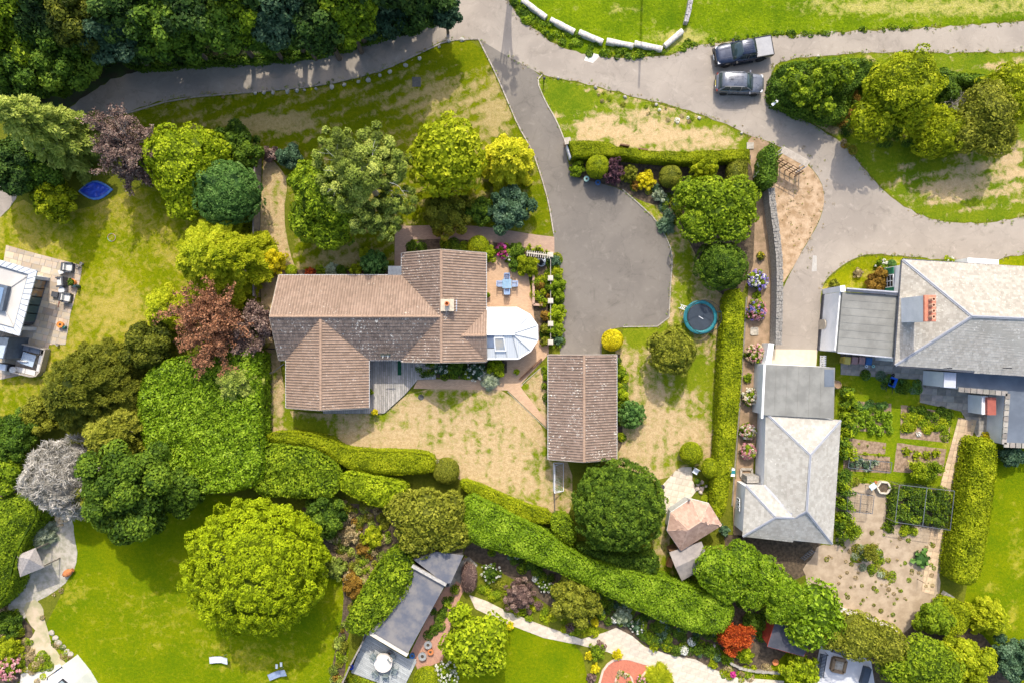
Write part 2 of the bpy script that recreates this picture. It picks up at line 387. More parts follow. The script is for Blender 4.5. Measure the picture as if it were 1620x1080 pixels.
# ---------------------------------------------------------------- ground sheets
def sheet(name, poly_px, z, m, kind='structure', step=0, dryf=None, smooth=1, parent=None, label=None, wob=0.0, seed=1):
    pts = smooth_poly(poly_px, smooth) if smooth else list(poly_px)
    w = [(p.x, p.y) for p in PP(pts)]
    if wob:
        rs = random.Random(seed); q = []
        for i in range(len(w)):
            a = w[i]; b = w[(i+1) % len(w)]; L = math.hypot(b[0]-a[0], b[1]-a[1]); k = max(1, int(L/.5))
            for j in range(k):
                t = j/k; x = a[0]+(b[0]-a[0])*t; y = a[1]+(b[1]-a[1])*t
                if j: x += rs.gauss(0, wob); y += rs.gauss(0, wob)
                q.append((x, y))
        w = q
    if area2(w) < 0: w = w[::-1]
    n = len(w); vs = [Vector(p) for p in w]; edges = [(i, (i+1) % n) for i in range(n)]
    if step:
        xs = [p[0] for p in w]; ys = [p[1] for p in w]
        gx, gy = np.meshgrid(np.arange(min(xs), max(xs), step), np.arange(min(ys), max(ys), step))
        gx = gx.ravel(); gy = gy.ravel(); rg = np.random.default_rng(5)
        gx = gx + rg.uniform(-.2, .2, gx.size)*step; gy = gy + rg.uniform(-.2, .2, gx.size)*step
        k = inpoly(gx, gy, w) & (edgedist(gx, gy, w) > step*.35)
        vs += [Vector((a, b)) for a, b in zip(gx[k], gy[k])]
    ov, _, of, _, _, _ = delaunay_2d_cdt(vs, edges, [], 1, 1e-5)
    me = bpy.data.meshes.new(name); me.from_pydata([(v.x, v.y, 0) for v in ov], [], of)
    if dryf:
        X = np.array([v.x for v in ov])*S+810; Y = 540-np.array([v.y for v in ov])*S
        a = me.attributes.new('dry', 'FLOAT', 'POINT'); a.data.foreach_set('value', dryf(X, Y).astype(np.float32))
    me.update()
    me.flip_normals() if len(me.polygons) and me.polygons[0].normal.z < 0 else None
    o = link(name, me, m, parent, (0, 0, z))
    return tag(o, label, None, None, kind)
def dry(base, blobs=()):
    def f(X, Y):
        d = np.full(X.shape, float(base))
        for x, y, rx, ry, a in blobs: d += a*np.exp(-(((X-x)/rx)**2+((Y-y)/ry)**2))
        return d
    return f

G_ROUGH = grassmat('rough_ground', (.10,.125,.010), (.17,.18,.02), (.36,.29,.15), (.24,.19,.09))
G_MAIN = grassmat('grass_dry_lawn', (.12,.175,.006), (.22,.25,.012), (.55,.42,.245), (.40,.285,.14), stripe=.14, sdir=0)
G_YEL = grassmat('grass_yellow_lawn', (.13,.175,.002), (.25,.26,.004), (.44,.35,.10), (.32,.28,.03))
G_GRN = grassmat('grass_green_lawn', (.10,.165,.002), (.19,.225,.002), (.38,.34,.05), (.26,.26,.008))
G_FLD = grassmat('grass_field', (.07,.13,.003), (.17,.235,.004), (.42,.37,.13), (.28,.28,.05), fine=7)
G_FRONT = grassmat('grass_front_lawn', (.09,.13,.002), (.18,.195,.004), (.42,.33,.16), (.29,.23,.08), stripe=.22, sdir=68, sw=1.2)
G_TRI = grassmat('grass_verge', (.09,.155,.006), (.19,.23,.010), (.56,.42,.25), (.44,.32,.16), stripe=.2, sdir=80, sw=1.3)
G_VEG = grassmat('grass_kitchen_garden', (.10,.165,.004), (.19,.235,.006), (.34,.32,.05), (.28,.26,.03))

# one sheet out to the horizon
xs = [-2500, -600, -150, -70] + list(np.arange(-60, 60.1, 4.0)) + [70, 150, 600, 2500]
ys = [-2500, -600, -150, -60] + list(np.arange(-50, 50.1, 4.0)) + [60, 150, 600, 2500]
gv = [(x, y, 0) for y in ys for x in xs]; nx = len(xs)
gf = [(j*nx+i, j*nx+i+1, (j+1)*nx+i+1, (j+1)*nx+i) for j in range(len(ys)-1) for i in range(nx-1)]
me = bpy.data.meshes.new('ground'); me.from_pydata(gv, [], gf)
tag(link('ground', me, G_ROUGH), kind='structure')

ROAD = asphalt('lane_tarmac', (.335,.293,.246), (.275,.240,.203), (.375,.33,.28))
DRIVE = asphalt('driveway_tarmac', (.185,.166,.143), (.155,.139,.121), (.215,.193,.166))
LANE = [(-60,400),(0,346),(33,306),(62,255),(100,215),(150,190),(200,179),(230,166),(280,155),(330,150),(400,145),(450,142),(510,135),(560,126),
 (600,113),(640,97),(670,81),(690,69),(708,63),(757,62),(770,70),(800,88),(858,119),(890,126),(930,133),(960,141),(1000,153),(1050,164),
 (1090,176),(1130,189),(1170,206),(1182,214),(1212,222),(1240,236),(1280,261),(1299,286),(1305,312),(1300,342),(1285,372),(1250,430),(1230,480),(1226,545),
 (1222,577),(1296,578),(1298,470),(1302,450),(1312,436),(1340,414),(1370,402),(1420,405),(1480,409),(1560,416),(1600,404),(1680,398),(1680,332),(1620,342),(1590,350),
 (1540,355),(1480,350),(1440,335),(1400,305),(1370,273),(1345,240),(1328,223),(1290,200),(1250,178),(1212,166),(1214,150),(1222,106),
 (1240,95),(1290,90),(1350,84),(1500,83),(1680,82),(1680,31),(1620,34),(1500,43),(1400,47),(1300,53),(1225,58),(1130,69),(1090,76),(1060,88),
 (1010,91),(960,91),(930,89),(890,76),(850,51),(822,28),(802,0),(790,-60),(712,-60),(716,0),(690,26),(650,45),(610,56),(560,75),(500,89),(450,96),
 (400,100),(300,104),(220,113),(170,128),(125,160),(70,200),(20,262),(-60,290)]
sheet('lane', LANE, .008, ROAD, step=0, smooth=1, wob=.07)
DRV = [(757,62),(770,70),(800,88),(858,119),(849,128),(862,160),(880,190),(893,222),(897,250),(905,280),(940,288),(985,300),(1010,322),(1040,350),
 (1060,388),(1064,410),(1060,460),(1058,515),(985,517),(960,522),(952,530),(951,600),(886,600),(886,540),(883,470),(878,420),(876,370),
 (868,320),(855,275),(842,238),(820,200),(805,165),(785,118)]
sheet('driveway', DRV, .012, DRIVE, smooth=1)

sheet('lawn', [(196,181),(240,167),(330,152),(450,144),(510,137),(560,128),(600,115),(640,99),(672,82),(692,70),(708,65),(755,64),(783,120),(803,166),
 (818,201),(840,240),(853,276),(866,321),(874,370),(850,372),(825,366),(760,357),(624,357),(624,434),(455,436),(470,380),(450,270),(415,236),(200,238)], .004, G_FRONT, step=.55,
 dryf=dry(.34, [(440,195,55,13,.75),(380,200,40,12,.2),(785,185,22,30,.6),(700,150,80,40,.25),(640,85,90,30,-.2),(750,80,50,35,-.25),(560,120,60,20,-.1),
 (420,165,60,12,-.1),(560,190,80,20,-.1),(858,320,15,60,-.1),(540,410,60,20,.35)]), label='striped front lawn')
sheet('lawn', [(-60,330),(0,352),(30,312),(60,330),(130,335),(200,300),(300,290),(330,340),(300,430),(300,520),(250,560),(160,650),(0,660),(-60,650)], .004, G_YEL, step=.55,
 dryf=dry(.44, [(60,345,60,12,-.1),(190,490,60,40,.25),(50,360,50,25,.1),(150,400,20,50,-.15),(220,440,40,20,-.2),(60,600,50,25,.05)]))
sheet('lawn', [(70,760),(180,780),(330,780),(420,790),(560,840),(600,880),(570,960),(550,1000),(552,1160),(-40,1160),(100,1150),(92,1060),(66,1000),(95,945),(118,890),(118,840)], .004, G_GRN, step=.7,
 dryf=dry(.24, [(400,1040,70,30,.2),(110,940,30,30,.3),(250,960,60,40,.15),(460,960,20,80,.1),(350,1030,60,20,.1),(180,870,60,40,-.2),(400,900,100,80,-.1)]))
sheet('lawn', [(470,678),(455,660),(452,648),(500,654),(608,654),(655,614),(760,613),(803,618),(864,676),(868,728),(876,730),(905,730),(906,815),(876,818),
 (800,800),(730,765),(690,715),(560,712),(545,700),(510,690)], .004, G_MAIN, step=.5,
 dryf=dry(.72, [(490,675,45,20,-.6),(600,660,20,20,-.35),(640,670,20,10,-.2),(720,640,30,15,-.3),(690,690,20,10,-.25),(745,690,10,15,-.3),
 (850,740,15,40,-.2),(830,790,40,15,-.35),(870,690,10,40,-.35),(700,620,60,8,-.3),(760,640,15,10,-.3),(890,780,14,40,-.15)]))
sheet('lawn', [(985,517),(1058,515),(1060,460),(1064,400),(1058,385),(1030,340),(1000,312),(1060,330),(1100,380),(1150,400),(1150,460),(1140,600),(1128,735),(1100,735),(1045,760),(1000,760),(970,740),(970,560),(985,530)], .004, G_MAIN, step=.5,
 dryf=dry(.62, [(1030,530,60,18,-.6),(1010,560,20,40,-.2),(1100,400,40,40,-.15),(1080,460,14,60,-.35),(1090,590,45,30,-.55),(1125,640,15,50,-.25),(1040,620,30,30,.1),
 (1060,690,50,40,.15),(1030,500,20,10,-.1),(1020,340,30,30,-.4),(1075,730,40,14,-.35),(1060,635,12,12,-.4),(1100,650,10,10,-.4)]))
sheet('grass_verge', [(849,127),(858,121),(890,128),(930,135),(1000,155),(1090,178),(1130,191),(1168,208),(1181,216),(1186,240),(1090,250),(895,232),(880,190),(862,158)], .004, G_TRI, step=.45,
 dryf=dry(.50, [(880,150,35,25,-.5),(930,160,40,18,-.35),(960,205,80,22,.28),(1060,215,90,18,.2),(985,190,9,9,-.3),(1005,200,9,6,-.3),(960,225,9,12,-.4),(900,215,12,40,-.4),(1000,165,60,10,-.2),(1120,195,60,12,-.45),(1180,225,25,25,-.3),
 (960,240,50,6,-.4),(890,185,12,30,-.1),(1040,190,60,12,.05)]))
sheet('field', [(806,0),(826,28),(853,50),(892,74),(930,87),(1060,86),(1090,74),(1130,67),(1225,56),(1300,51),(1400,45),(1500,41),(1620,32),(1700,28),(1700,-120),(780,-120)], .004, G_FLD, step=.7, smooth=0,
 dryf=dry(.20, [(1450,12,180,14,.5),(870,30,40,20,-.1),(940,20,30,30,-.1),(1600,5,80,18,.3),(975,18,12,8,.6),(1005,20,10,5,.5),(1080,60,40,14,.6),(1200,20,60,20,-.1),(1300,10,60,10,.2)]))
sheet('grass_verge', [(1224,108),(1242,97),(1290,92),(1350,86),(1500,85),(1680,84),(1680,330),(1620,340),(1590,348),(1540,353),(1480,348),(1441,333),(1402,303),(1372,271),(1347,239),
 (1330,221),(1290,198),(1250,176),(1215,164),(1216,150)], .004, G_FRONT if False else G_TRI, step=.6,
 dryf=dry(.18, [(1500,300,70,22,.55),(1600,250,30,40,.45),(1600,290,60,30,.2),(1600,105,50,7,.5),(1450,345,60,10,-.3),(1430,270,20,15,.35),(1310,205,20,16,.6),(1219,135,6,30,.7),(1540,260,30,20,.4),(1400,260,40,30,-.1)]))
sheet('grass_verge', [(1298,462),(1304,451),(1314,438),(1341,417),(1370,404),(1420,407),(1480,411),(1560,418),(1560,440),(1440,470),(1420,475),(1300,470)], .004, G_YEL, step=.5,
 dryf=dry(.15, [(1370,440,30,20,.2),(1300,455,20,10,.5),(1410,414,50,5,.3)]))
sheet('grass_verge', [(1562,418),(1600,406),(1680,400),(1680,450),(1570,450)], .004, G_YEL, step=.8, smooth=0, dryf=dry(.2))
sheet('lawn', [(1322,575),(1456,600),(1456,640),(1522,645),(1520,700),(1505,772),(1335,768),(1322,700)], .004, G_VEG, step=.6, smooth=0, dryf=dry(.22, [(1420,720,20,40,-.1),(1500,700,10,50,.2),(1330,760,40,15,.1)]))
sheet('lawn', [(1575,700),(1700,690),(1700,1160),(1560,1160),(1548,1080),(1520,980),(1530,925),(1550,830)], .004, G_GRN, step=.6, smooth=0,
 dryf=dry(.12, [(1585,800,3,70,.55),(1576,880,3,30,.4),(1566,930,14,10,.6),(1600,970,10,40,.45),(1605,830,4,40,.4),(1610,880,12,60,.35)]))
sheet('lawn', [(790,960),(830,987),(870,1002),(918,1018),(932,1085),(932,1160),(660,1160),(690,1070),(720,1040)], .004, G_GRN, step=.7, dryf=dry(.12, [(740,1030,20,20,.2)]))
sheet('lawn', [(1180,960),(1230,1000),(1262,1034),(1252,1085),(1180,1085),(1150,1050),(1170,1000)], .004, G_GRN, step=.8, dryf=dry(.05))
sheet('side_passage', [(418,240),(440,262),(456,285),(448,340),(458,400),(470,430),(453,440),(453,520),(440,560),(455,640),(470,680),(455,690),(414,690),(416,520),(410,420),(414,300)], .006, G_MAIN, step=.4,
 dryf=dry(.75, [(465,620,14,60,-.7),(420,540,14,80,-.15),(440,300,12,20,-.3),(445,670,30,15,-.3)]))
sheet('lawn', [(1040,800),(1062,790),(1062,830),(1058,870),(1070,925),(1040,925),(1030,860)], .004, G_MAIN, step=.5, dryf=dry(.5, [(1050,900,14,20,-.3)]))
sheet('lawn', [(824,612),(855,583),(864,592),(868,600),(868,668),(864,664)], .016, G_MAIN, step=.3, smooth=0, dryf=dry(.75, [(830,608,10,10,-.7),(845,640,6,20,-.3)]))

# soil and beds
def bed(poly, m=SOIL, z=.008, name='flower_bed', smooth=1, label=None): return sheet(name, poly, z, m, smooth=smooth, label=label)
bed([(900,255),(1160,262),(1185,250),(1196,300),(1190,460),(1130,470),(1100,400),(1060,330),(1010,318),(980,296),(925,288),(905,278)])
bed([(1182,214),(1212,222),(1232,236),(1226,300),(1228,545),(1210,577),(1205,640),(1195,700),(1182,850),(1162,850),(1163,760),(1172,640),(1182,480),(1190,380),(1188,250)], CHIP, .006, label='narrow border of dry bark chippings')
sheet('gravel_patch', [(1232,240),(1262,250),(1282,264),(1299,288),(1305,312),(1300,340),(1284,371),(1252,428),(1236,452),(1230,430),(1226,380),(1222,300)], .014, mat('dry_chippings', (.47,.34,.22), (.30,.20,.11), .95, 1.4, bmp=1, sc2=9), wob=.06, smooth=1)
bed([(648,378),(760,380),(835,392),(868,402),(870,540),(850,545),(843,482),(838,430),(800,405),(770,402),(640,405)], z=.018)
bed([(452,425),(640,425),(640,440),(452,440)], z=.008)
bed([(655,562),(802,562),(802,598),(664,598)], z=.022)
bed([(866,400),(886,402),(888,470),(890,545),(868,548)], z=.018)
bed([(970,560),(984,560),(986,700),(975,720)], z=.008)
bed([(730,880),(800,905),(870,960),(900,975),(960,995),(1010,1010),(1030,1030),(1110,1050),(1130,1060),(1160,1075),(1250,1040),(1240,990),(1160,930),(1000,900),(800,830),(740,860)], z=.010)
bed([(470,790),(620,800),(640,870),(590,930),(550,990),(545,1085),(520,1085),(530,1030),(545,960),(540,900),(500,840)], z=.010)
bed([(-40,740),(100,790),(60,840),(20,960),(60,1000),(40,1085),(-40,1085)], z=.010)
bed([(1290,880),(1480,1000),(1540,985),(1600,1060),(1620,1085),(1240,1085),(1260,1000)], z=.010)
bed([(0,-60),(720,-60),(718,0),(690,26),(650,45),(560,75),(450,96),(300,104),(220,113),(170,128),(125,160),(0,240)], mat('woodland_floor', (.05,.045,.025), (.04,.07,.02), .95, 1, bmp=1), z=.004, name='woodland_floor')
sheet('soil_plot', [(1322,770),(1345,758),(1400,770),(1410,800),(1500,812),(1488,900),(1486,940),(1430,1000),(1330,965),(1290,955),(1270,900),(1292,865),(1322,860)], .0135,
 mat('dry_soil', (.41,.325,.23), (.30,.23,.155), .95, 1.1, bmp=.35, sc2=16), smooth=0, wob=.08, label='dry bare soil of the kitchen garden')
DRYSOIL = mat('vegetable_soil', (.33,.235,.16), (.19,.13,.08), .95, 3, bmp=1, sc2=10)
for q, l in (([(1340,692),(1402,700),(1400,718),(1336,716)], 'seed bed with faint green rows'), ([(1419,700),(1497,710),(1490,752),(1413,745)], 'bare vegetable bed with a few pale green plants'),
             ([(1345,633),(1410,638),(1410,685),(1345,680)], None), ([(1425,640),(1505,652),(1500,700),(1424,692)], None), ([(1334,716),(1408,722),(1408,748),(1334,744)], None)):
    sheet('vegetable_bed', q, .014, DRYSOIL, smooth=0, wob=.02, label=l)
sheet('vegetable_bed', [(1405,765),(1500,775),(1492,836),(1400,828)], .014, SOIL, smooth=0)
sheet('shingle', [(1160,760),(1180,745),(1182,770),(1170,835),(1175,850),(1160,845)], .012, CHIP, smooth=0)
sheet('shaded_yard', [(1145,845),(1300,850),(1292,900),(1250,920),(1150,880)], .012, SOIL, smooth=0)

# brick and slab paving
PATB = brickmat('orange_block_paving', (.56,.38,.24), (.47,.31,.19), (.34,.24,.16))
PATH = brickmat('pink_block_paving', (.42,.29,.21), (.34,.23,.17), (.26,.19,.14), rot=0)
sheet('brick_path', [(625,358),(700,356),(760,358),(820,367),(850,372),(877,375),(877,402),(840,396),(800,388),(760,380),(650,379),(646,402),(636,405),(636,430),(624,430)], .014, PATH, smooth=0)
sheet('patio', [(766,400),(800,402),(835,430),(843,484),(868,490),(868,560),(825,606),(866,662),(865,676),(803,617),(654,614),(661,599),(766,600)], .014, PATB, smooth=0)
REDB = brickmat('red_brick_paving', (.52,.16,.09), (.42,.12,.07), (.40,.22,.15), .22, .11, 58)
sheet('brick_path', [(742,890),(748,905),(728,945),(716,975),(700,1045),(662,1060),(648,1035),(684,960),(708,922),(735,880)], .014, brickmat('worn_brick_paving', (.50,.27,.18), (.40,.21,.15), (.34,.24,.18), .2, .1, 58), smooth=0)
sheet('concrete_apron', [(1222,552),(1293,553),(1291,580),(1219,580)], .016, mat('cream_concrete', (.60,.52,.38), (.52,.45,.33), .9, 2, bmp=.3), smooth=0)
sheet('road_patch', [(930,82),(950,88),(938,100),(924,96)], .014, mat('fresh_concrete', (.72,.68,.60), (.62,.59,.53), .9, 4), smooth=0)
sheet('road_patch', [(1286,404),(1292,405),(1292,429),(1284,430)], .014, mat('pale_tarmac', (.42,.40,.36), (.36,.34,.31), .9, 4), smooth=0)
sheet('garden_path', [(60,1000),(45,985),(35,955),(62,945),(72,985),(90,1035),(120,1060),(150,1090),(90,1090),(62,1050),(20,1030)], .013, mat('worn_path', (.52,.42,.30), (.34,.32,.18), .95, 1, bmp=.6), smooth=1, wob=.08)
sheet('gravel_patch', [(98,800),(113,815),(118,850),(124,880),(112,915),(80,940),(55,952),(35,985),(5,975),(20,940),(40,920),(60,860),(88,830)], .012, mat('pale_gravel', (.46,.42,.36), (.30,.29,.22), .95, 2, bmp=1, sc2=10), smooth=1, wob=.05)
sheet('terrace', [(35,1055),(85,1052),(95,1050),(125,1090),(30,1090)], .016, mat('cream_paving', (.66,.62,.52), (.56,.53,.45), .85, 1), smooth=0)
GREYP = mat('grey_paving', (.60,.61,.63), (.50,.51,.53), .85, .8)
sheet('terrace', [(1298,1018),(1320,1015),(1378,1045),(1385,1090),(1283,1090)], .016, GREYP, smooth=0)

def slabs(parent, poly_px, ang, w, l, mt, gap=.02, z0=.0, th=.05, name='paving_slab', bond=.5, seed=3, jit=.0, minA=.04):
    """individual slabs laid in courses and cut to the outline"""
    rs = random.Random(seed); poly = [(p.x, p.y) for p in PP(poly_px)]
    if area2(poly) < 0: poly = poly[::-1]
    ca, sa = math.cos(ang), math.sin(ang)
    loc = [(x*ca+y*sa, -x*sa+y*ca) for x, y in poly]
    x0 = min(p[0] for p in loc); x1 = max(p[0] for p in loc); y0 = min(p[1] for p in loc); y1 = max(p[1] for p in loc)
    y = y0; row = 0; out = []
    while y < y1:
        h = w*rs.choice((1, 1, .75) if jit else (1,)); x = x0 - rs.random()*l - (bond*l if row % 2 else 0)
        while x < x1:
            ll = l*(rs.choice((.6, 1, 1.3)) if jit else 1)
            cell = [(x+gap/2, y+gap/2), (x+ll-gap/2, y+gap/2), (x+ll-gap/2, y+h-gap/2), (x+gap/2, y+h-gap/2)]
            x += ll
            c = clip(loc, cell)
            if len(c) >= 3 and abs(area2(c))/2 > minA:
                c = [(a*ca-b*sa, a*sa+b*ca) for a, b in c]
                cx = sum(p[0] for p in c)/len(c); cy = sum(p[1] for p in c)/len(c)
                mb = MB(); mb.prism([(a-cx, b-cy) for a, b in c], 0, th+rs.uniform(-.004, .006))
                o = mb.build(name, mt, parent); o.location = (cx, cy, z0); out.append(o)
        y += h; row += 1
    return out
YORK = mat('york_stone', (.50,.40,.28), (.42,.37,.31), .85, 1.5, var=.22, bmp=.3)
YORKD = mat('weathered_stone_flag', (.30,.27,.23), (.22,.21,.19), .85, 2, var=.3, bmp=.3)
PALES = mat('cream_slab', (.60,.53,.42), (.50,.44,.35), .85, 2.5, var=.09, bmp=.3)
MORT = mat('sand_joint', (.30,.24,.16), (.22,.18,.12), .95, 5)
p = [(10,388),(60,402),(130,420),(128,440),(112,495),(104,545),(78,545),(70,585),(0,600),(-20,590),(-20,420),(5,420)]
t = sheet('patio', p, .010, MORT, smooth=0); slabs(t, p, R(-13), .62, .72, YORK, z0=-.004, th=.03, jit=1)
p = [(1045,770),(1070,742),(1080,738),(1094,738),(1096,760),(1102,775),(1092,788),(1060,810),(1048,812)]
t = sheet('patio', p, .012, MORT, smooth=0); slabs(t, p, R(-12), .6, .6, PALES, z0=-.004, th=.03)
p = [(1330,552),(1515,590),(1600,610),(1600,690),(1545,690),(1520,650),(1455,636),(1455,600),(1330,592)]
t = sheet('terrace', p, .012, MORT, smooth=0); slabs(t, p, R(-4), .6, .8, YORKD, z0=-.004, th=.03, jit=1)
p = [(1516,660),(1545,664),(1508,800),(1482,905),(1477,940),(1458,935),(1464,880),(1489,760)]
t = sheet('garden_path', p, .018, MORT, smooth=0); slabs(t, p, R(-102), .55, .6, mat('sandy_slab', (.56,.42,.27), (.46,.35,.23), .85, 2, var=.15), z0=-.004, th=.03, bond=0)
p = [(742,940),(770,950),(800,965),(850,985),(920,1010),(955,1000),(975,992),(1000,1005),(1020,1022),(1060,1035),(1100,1042),(1130,1058),(1160,1070),(1240,1076),(1240,1120),(1030,1120),
     (1075,1090),(1060,1070),(1025,1052),(990,1042),(960,1030),(920,1020),(860,1008),(800,985),(752,962)]
t = sheet('garden_path', p, .012, mat('pale_joint', (.42,.37,.29), None, .9), smooth=0); slabs(t, p, R(-18), .6, .85, PALES, gap=.014, z0=-.004, th=.03)
p = [(944,1120),(950,1065),(965,1045),(985,1040),(1010,1044),(1030,1052),(1010,1075),(1008,1120)]
sheet('brick_circle', p, .016, REDB, smooth=1); EDGE = p
p = [(742,880),(756,893),(733,925),(722,918),(715,930),(704,922),(722,890)]
t = sheet('side_path', p, .018, MORT, smooth=0); slabs(t, p, R(58), .5, .6, YORKD, z0=-.004, th=.03)

# thin kerbs
def kerb(pts, w=.10, h=.07, m=None, label=None, cat='kerb', z=0):
    q = smooth_poly(pts, 1, False); mb = MB(); pp = PP(q)
    for a, b in zip(pp[:-1], pp[1:]):
        mb.bar(a+Vector((0,0,h/2)), b+Vector((0,0,h/2)), w, h)
    o = mb.build('kerb', m or STONE, None, loc=(pp[0].x, pp[0].y, z), world=True)
    o['kind'] = 'structure'; 
    if label: o['label'] = label
    return o
kerb([(757,62),(785,118),(805,165),(820,200),(842,238),(855,275),(868,320),(876,370)])
kerb([(858,119),(849,128),(862,160),(880,190),(893,222)])
kerb([(985,300),(1010,322),(1040,350),(1060,388),(1064,410),(1060,460),(1058,516),(985,517)])
kerb([(200,180),(280,156),(400,146),(510,136),(600,114),(670,82),(708,64),(757,62)], .13, .06)
PK = mat('pinkish_kerb', (.60,.44,.34), (.50,.37,.29), .85, 4, var=.1)
kerb(EDGE+EDGE[:1], .2, .06, PK); kerb([(987+14*math.cos(k*.524), 1078+14*math.sin(k*.524)) for k in range(13)], .16, .07, PK)
kerb([(803,619),(865,678)], .06, .04); kerb([(824,609),(856,581)], .06, .04)
kerb([(1181,470),(1172,620),(1164,720),(1158,800)], .12, .05, WOODW)
# ---------------------------------------------------------------- foliage
def nrm(a): return a/np.maximum(1e-6, np.linalg.norm(a, axis=1, keepdims=True))
_ico = {}
def ico(sub):
    if sub not in _ico:
        import bmesh
        b = bmesh.new(); bmesh.ops.create_icosphere(b, subdivisions=sub, radius=1)
        b.verts.ensure_lookup_table(); _ico[sub] = (np.array([v.co[:] for v in b.verts]), np.array([[v.index for v in f.verts] for f in b.faces])); b.free()
    return _ico[sub]
class LF:
    """a mass of separate leaves plus the inner mass of twigs they grow from"""
    def __init__(s, seed): s.q = []; s.v = []; s.tv = []; s.tf = []; s.nt = 0; s.g = np.random.default_rng(seed); s.mi = []; s.tmi = []
    def leaves(s, C, N, size, asp=.6, v=None, jn=.6, fold=.25, along=None, mi=0):
        n = len(C)
        if n == 0: return
        g = s.g; N = nrm(N + g.normal(0, jn, (n, 3)))
        A = g.normal(0, 1, (n, 3)) if along is None else along + g.normal(0, .25, (n, 3))
        T = nrm(A - N*np.sum(A*N, 1, keepdims=True)); B = np.cross(N, T)
        sz = (np.full(n, size) if np.isscalar(size) else size)*g.uniform(.65, 1.3, n); sz = sz[:, None]
        F = N*sz*fold
        q = np.stack([C-T*sz, C+B*sz*asp+F, C+T*sz, C-B*sz*asp+F*g.uniform(-.4, 1, (n, 1))], 1)
        s.q.append(q); s.v.append(g.uniform(0, 1, n) if v is None else np.clip(v, 0, 1)); s.mi.append(np.full(n, mi))
    def blob(s, c, r, sub=1, rough=.12, mi=0):
        V, F = ico(sub); k = 1+s.g.normal(0, rough, (len(V), 1))
        s.tv.append(V*k*np.asarray(r)+np.asarray(c)); s.tf.append(F+s.nt); s.nt += len(V); s.tmi.append(np.full(len(F), mi))
    def build(s, name, m, parent=None, loc=(0,0,0)):
        if s.q: Q = np.concatenate(s.q); n = len(Q); v = np.concatenate(s.v); mi = np.concatenate(s.mi)
        else: Q = np.zeros((0,4,3)); n = 0; v = np.zeros(0); mi = np.zeros(0)
        tv = np.concatenate(s.tv) if s.tv else np.zeros((0,3)); tf = np.concatenate(s.tf) if s.tf else np.zeros((0,3), int)
        tmi = np.concatenate(s.tmi) if s.tmi else np.zeros(0)
        me = bpy.data.meshes.new(name); nv = 4*n+len(tv); me.vertices.add(nv)
        me.vertices.foreach_set('co', np.concatenate([Q.reshape(-1,3), tv]).astype(np.float32).ravel())
        me.loops.add(4*n+3*len(tf)); me.loops.foreach_set('vertex_index', np.concatenate([np.arange(4*n), (tf+4*n).ravel()]).astype(np.int32))
        me.polygons.add(n+len(tf)); me.polygons.foreach_set('loop_start', np.concatenate([np.arange(n)*4, 4*n+np.arange(len(tf))*3]).astype(np.int32))
        me.polygons.foreach_set('use_smooth', [False]*(n+len(tf))); a = me.attributes.new('v', 'FLOAT', 'FACE'); a.data.foreach_set('value', np.concatenate([v, np.full(len(tf), .18)]).astype(np.float32))
        if isinstance(m, (list, tuple)): me.polygons.foreach_set('material_index', np.concatenate([mi, tmi]).astype(np.int32))
        me.update(calc_edges=True)
        return link(name, me, m, parent, loc)

COVER = 1.0
def npts(area, size, asp, cover): return max(4, int(area*cover*COVER/(2*size*size*asp)))
def sphere_dirs(g, n, zmin=-.35):
    z = g.uniform(zmin, 1, n); a = g.uniform(0, 2*math.pi, n); r = np.sqrt(1-z*z)
    return np.stack([r*np.cos(a), r*np.sin(a), z], 1)
def crown(lf, c, rad, nl=26, lr=.34, leaf=.16, asp=.6, cover=1.5, jn=.55, irr=.18, zmin=-.3, point=0, mi=0, gaps=0.0, inner=.72, tone=.30):
    """lumpy crown: lobes over an ellipsoid, leaves over the lobes; point makes leaves stand outward"""
    g = lf.g; c = np.asarray(c, float); rad = np.asarray(rad, float); Rm = rad.mean()
    D = sphere_dirs(g, nl, zmin)
    # spread the lobes
    for _ in range(4):
        d = D[:, None]-D[None]; q = np.sum(d*d, 2)+1e-3; np.fill_diagonal(q, 1e9); D = nrm(D + np.sum(d/q[..., None]**1.5, 1)*(.35/nl)); 
    D[:, 2] = np.maximum(D[:, 2], zmin-.1)
    k = 1+g.normal(0, irr, (nl, 1)); LC = c + D*rad*np.clip(k, .6, 1.25)*(1-lr*.8)
    LR = rad.min()*lr*g.uniform(.75, 1.3, nl) if lr < .5 else rad.min()*lr*np.ones(nl)
    LR = np.maximum(LR, .12)
    ri = rad*inner*(1-lr*.3); lf.blob(c, ri*.93, 3, .05, mi)
    if inner > .5:
        n = npts(2*math.pi*ri[0]*ri[2]*1.5, leaf*1.1, asp, cover*.8); d = sphere_dirs(g, n, -.2); p = c+d*ri*g.uniform(.92, 1.1, (n, 1))
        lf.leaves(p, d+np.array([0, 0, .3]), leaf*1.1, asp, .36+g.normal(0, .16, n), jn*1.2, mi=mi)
    for i in range(nl):
        if gaps and g.random() < gaps: continue
        r = LR[i]; n = npts(2*math.pi*r*r*1.25, leaf, asp, cover)
        d = nrm(D[i]*.55 + g.normal(0, .75, (n, 3))); rr = r*g.uniform(.72, 1.06, n)[:, None]
        p = LC[i] + d*rr*np.array([1, 1, .85])
        # drop leaves deep inside neighbours
        inside = np.sum(((p-c)/(rad*inner*(1-lr*.3)))**2, 1) < .95; p = p[~inside]; d = d[~inside]
        v = .5+g.normal(0, .16, len(p))+g.normal(0, tone*.4)
        N = d + np.array([0, 0, .35]); al = d if point else None
        if point: N = nrm(np.cross(d, g.normal(0, 1, d.shape)))+d*(.55)
        lf.leaves(p, N, leaf, asp, v, jn, along=al, mi=mi)
        if r > .3: lf.blob(LC[i], r*.78, 1, .1, mi)
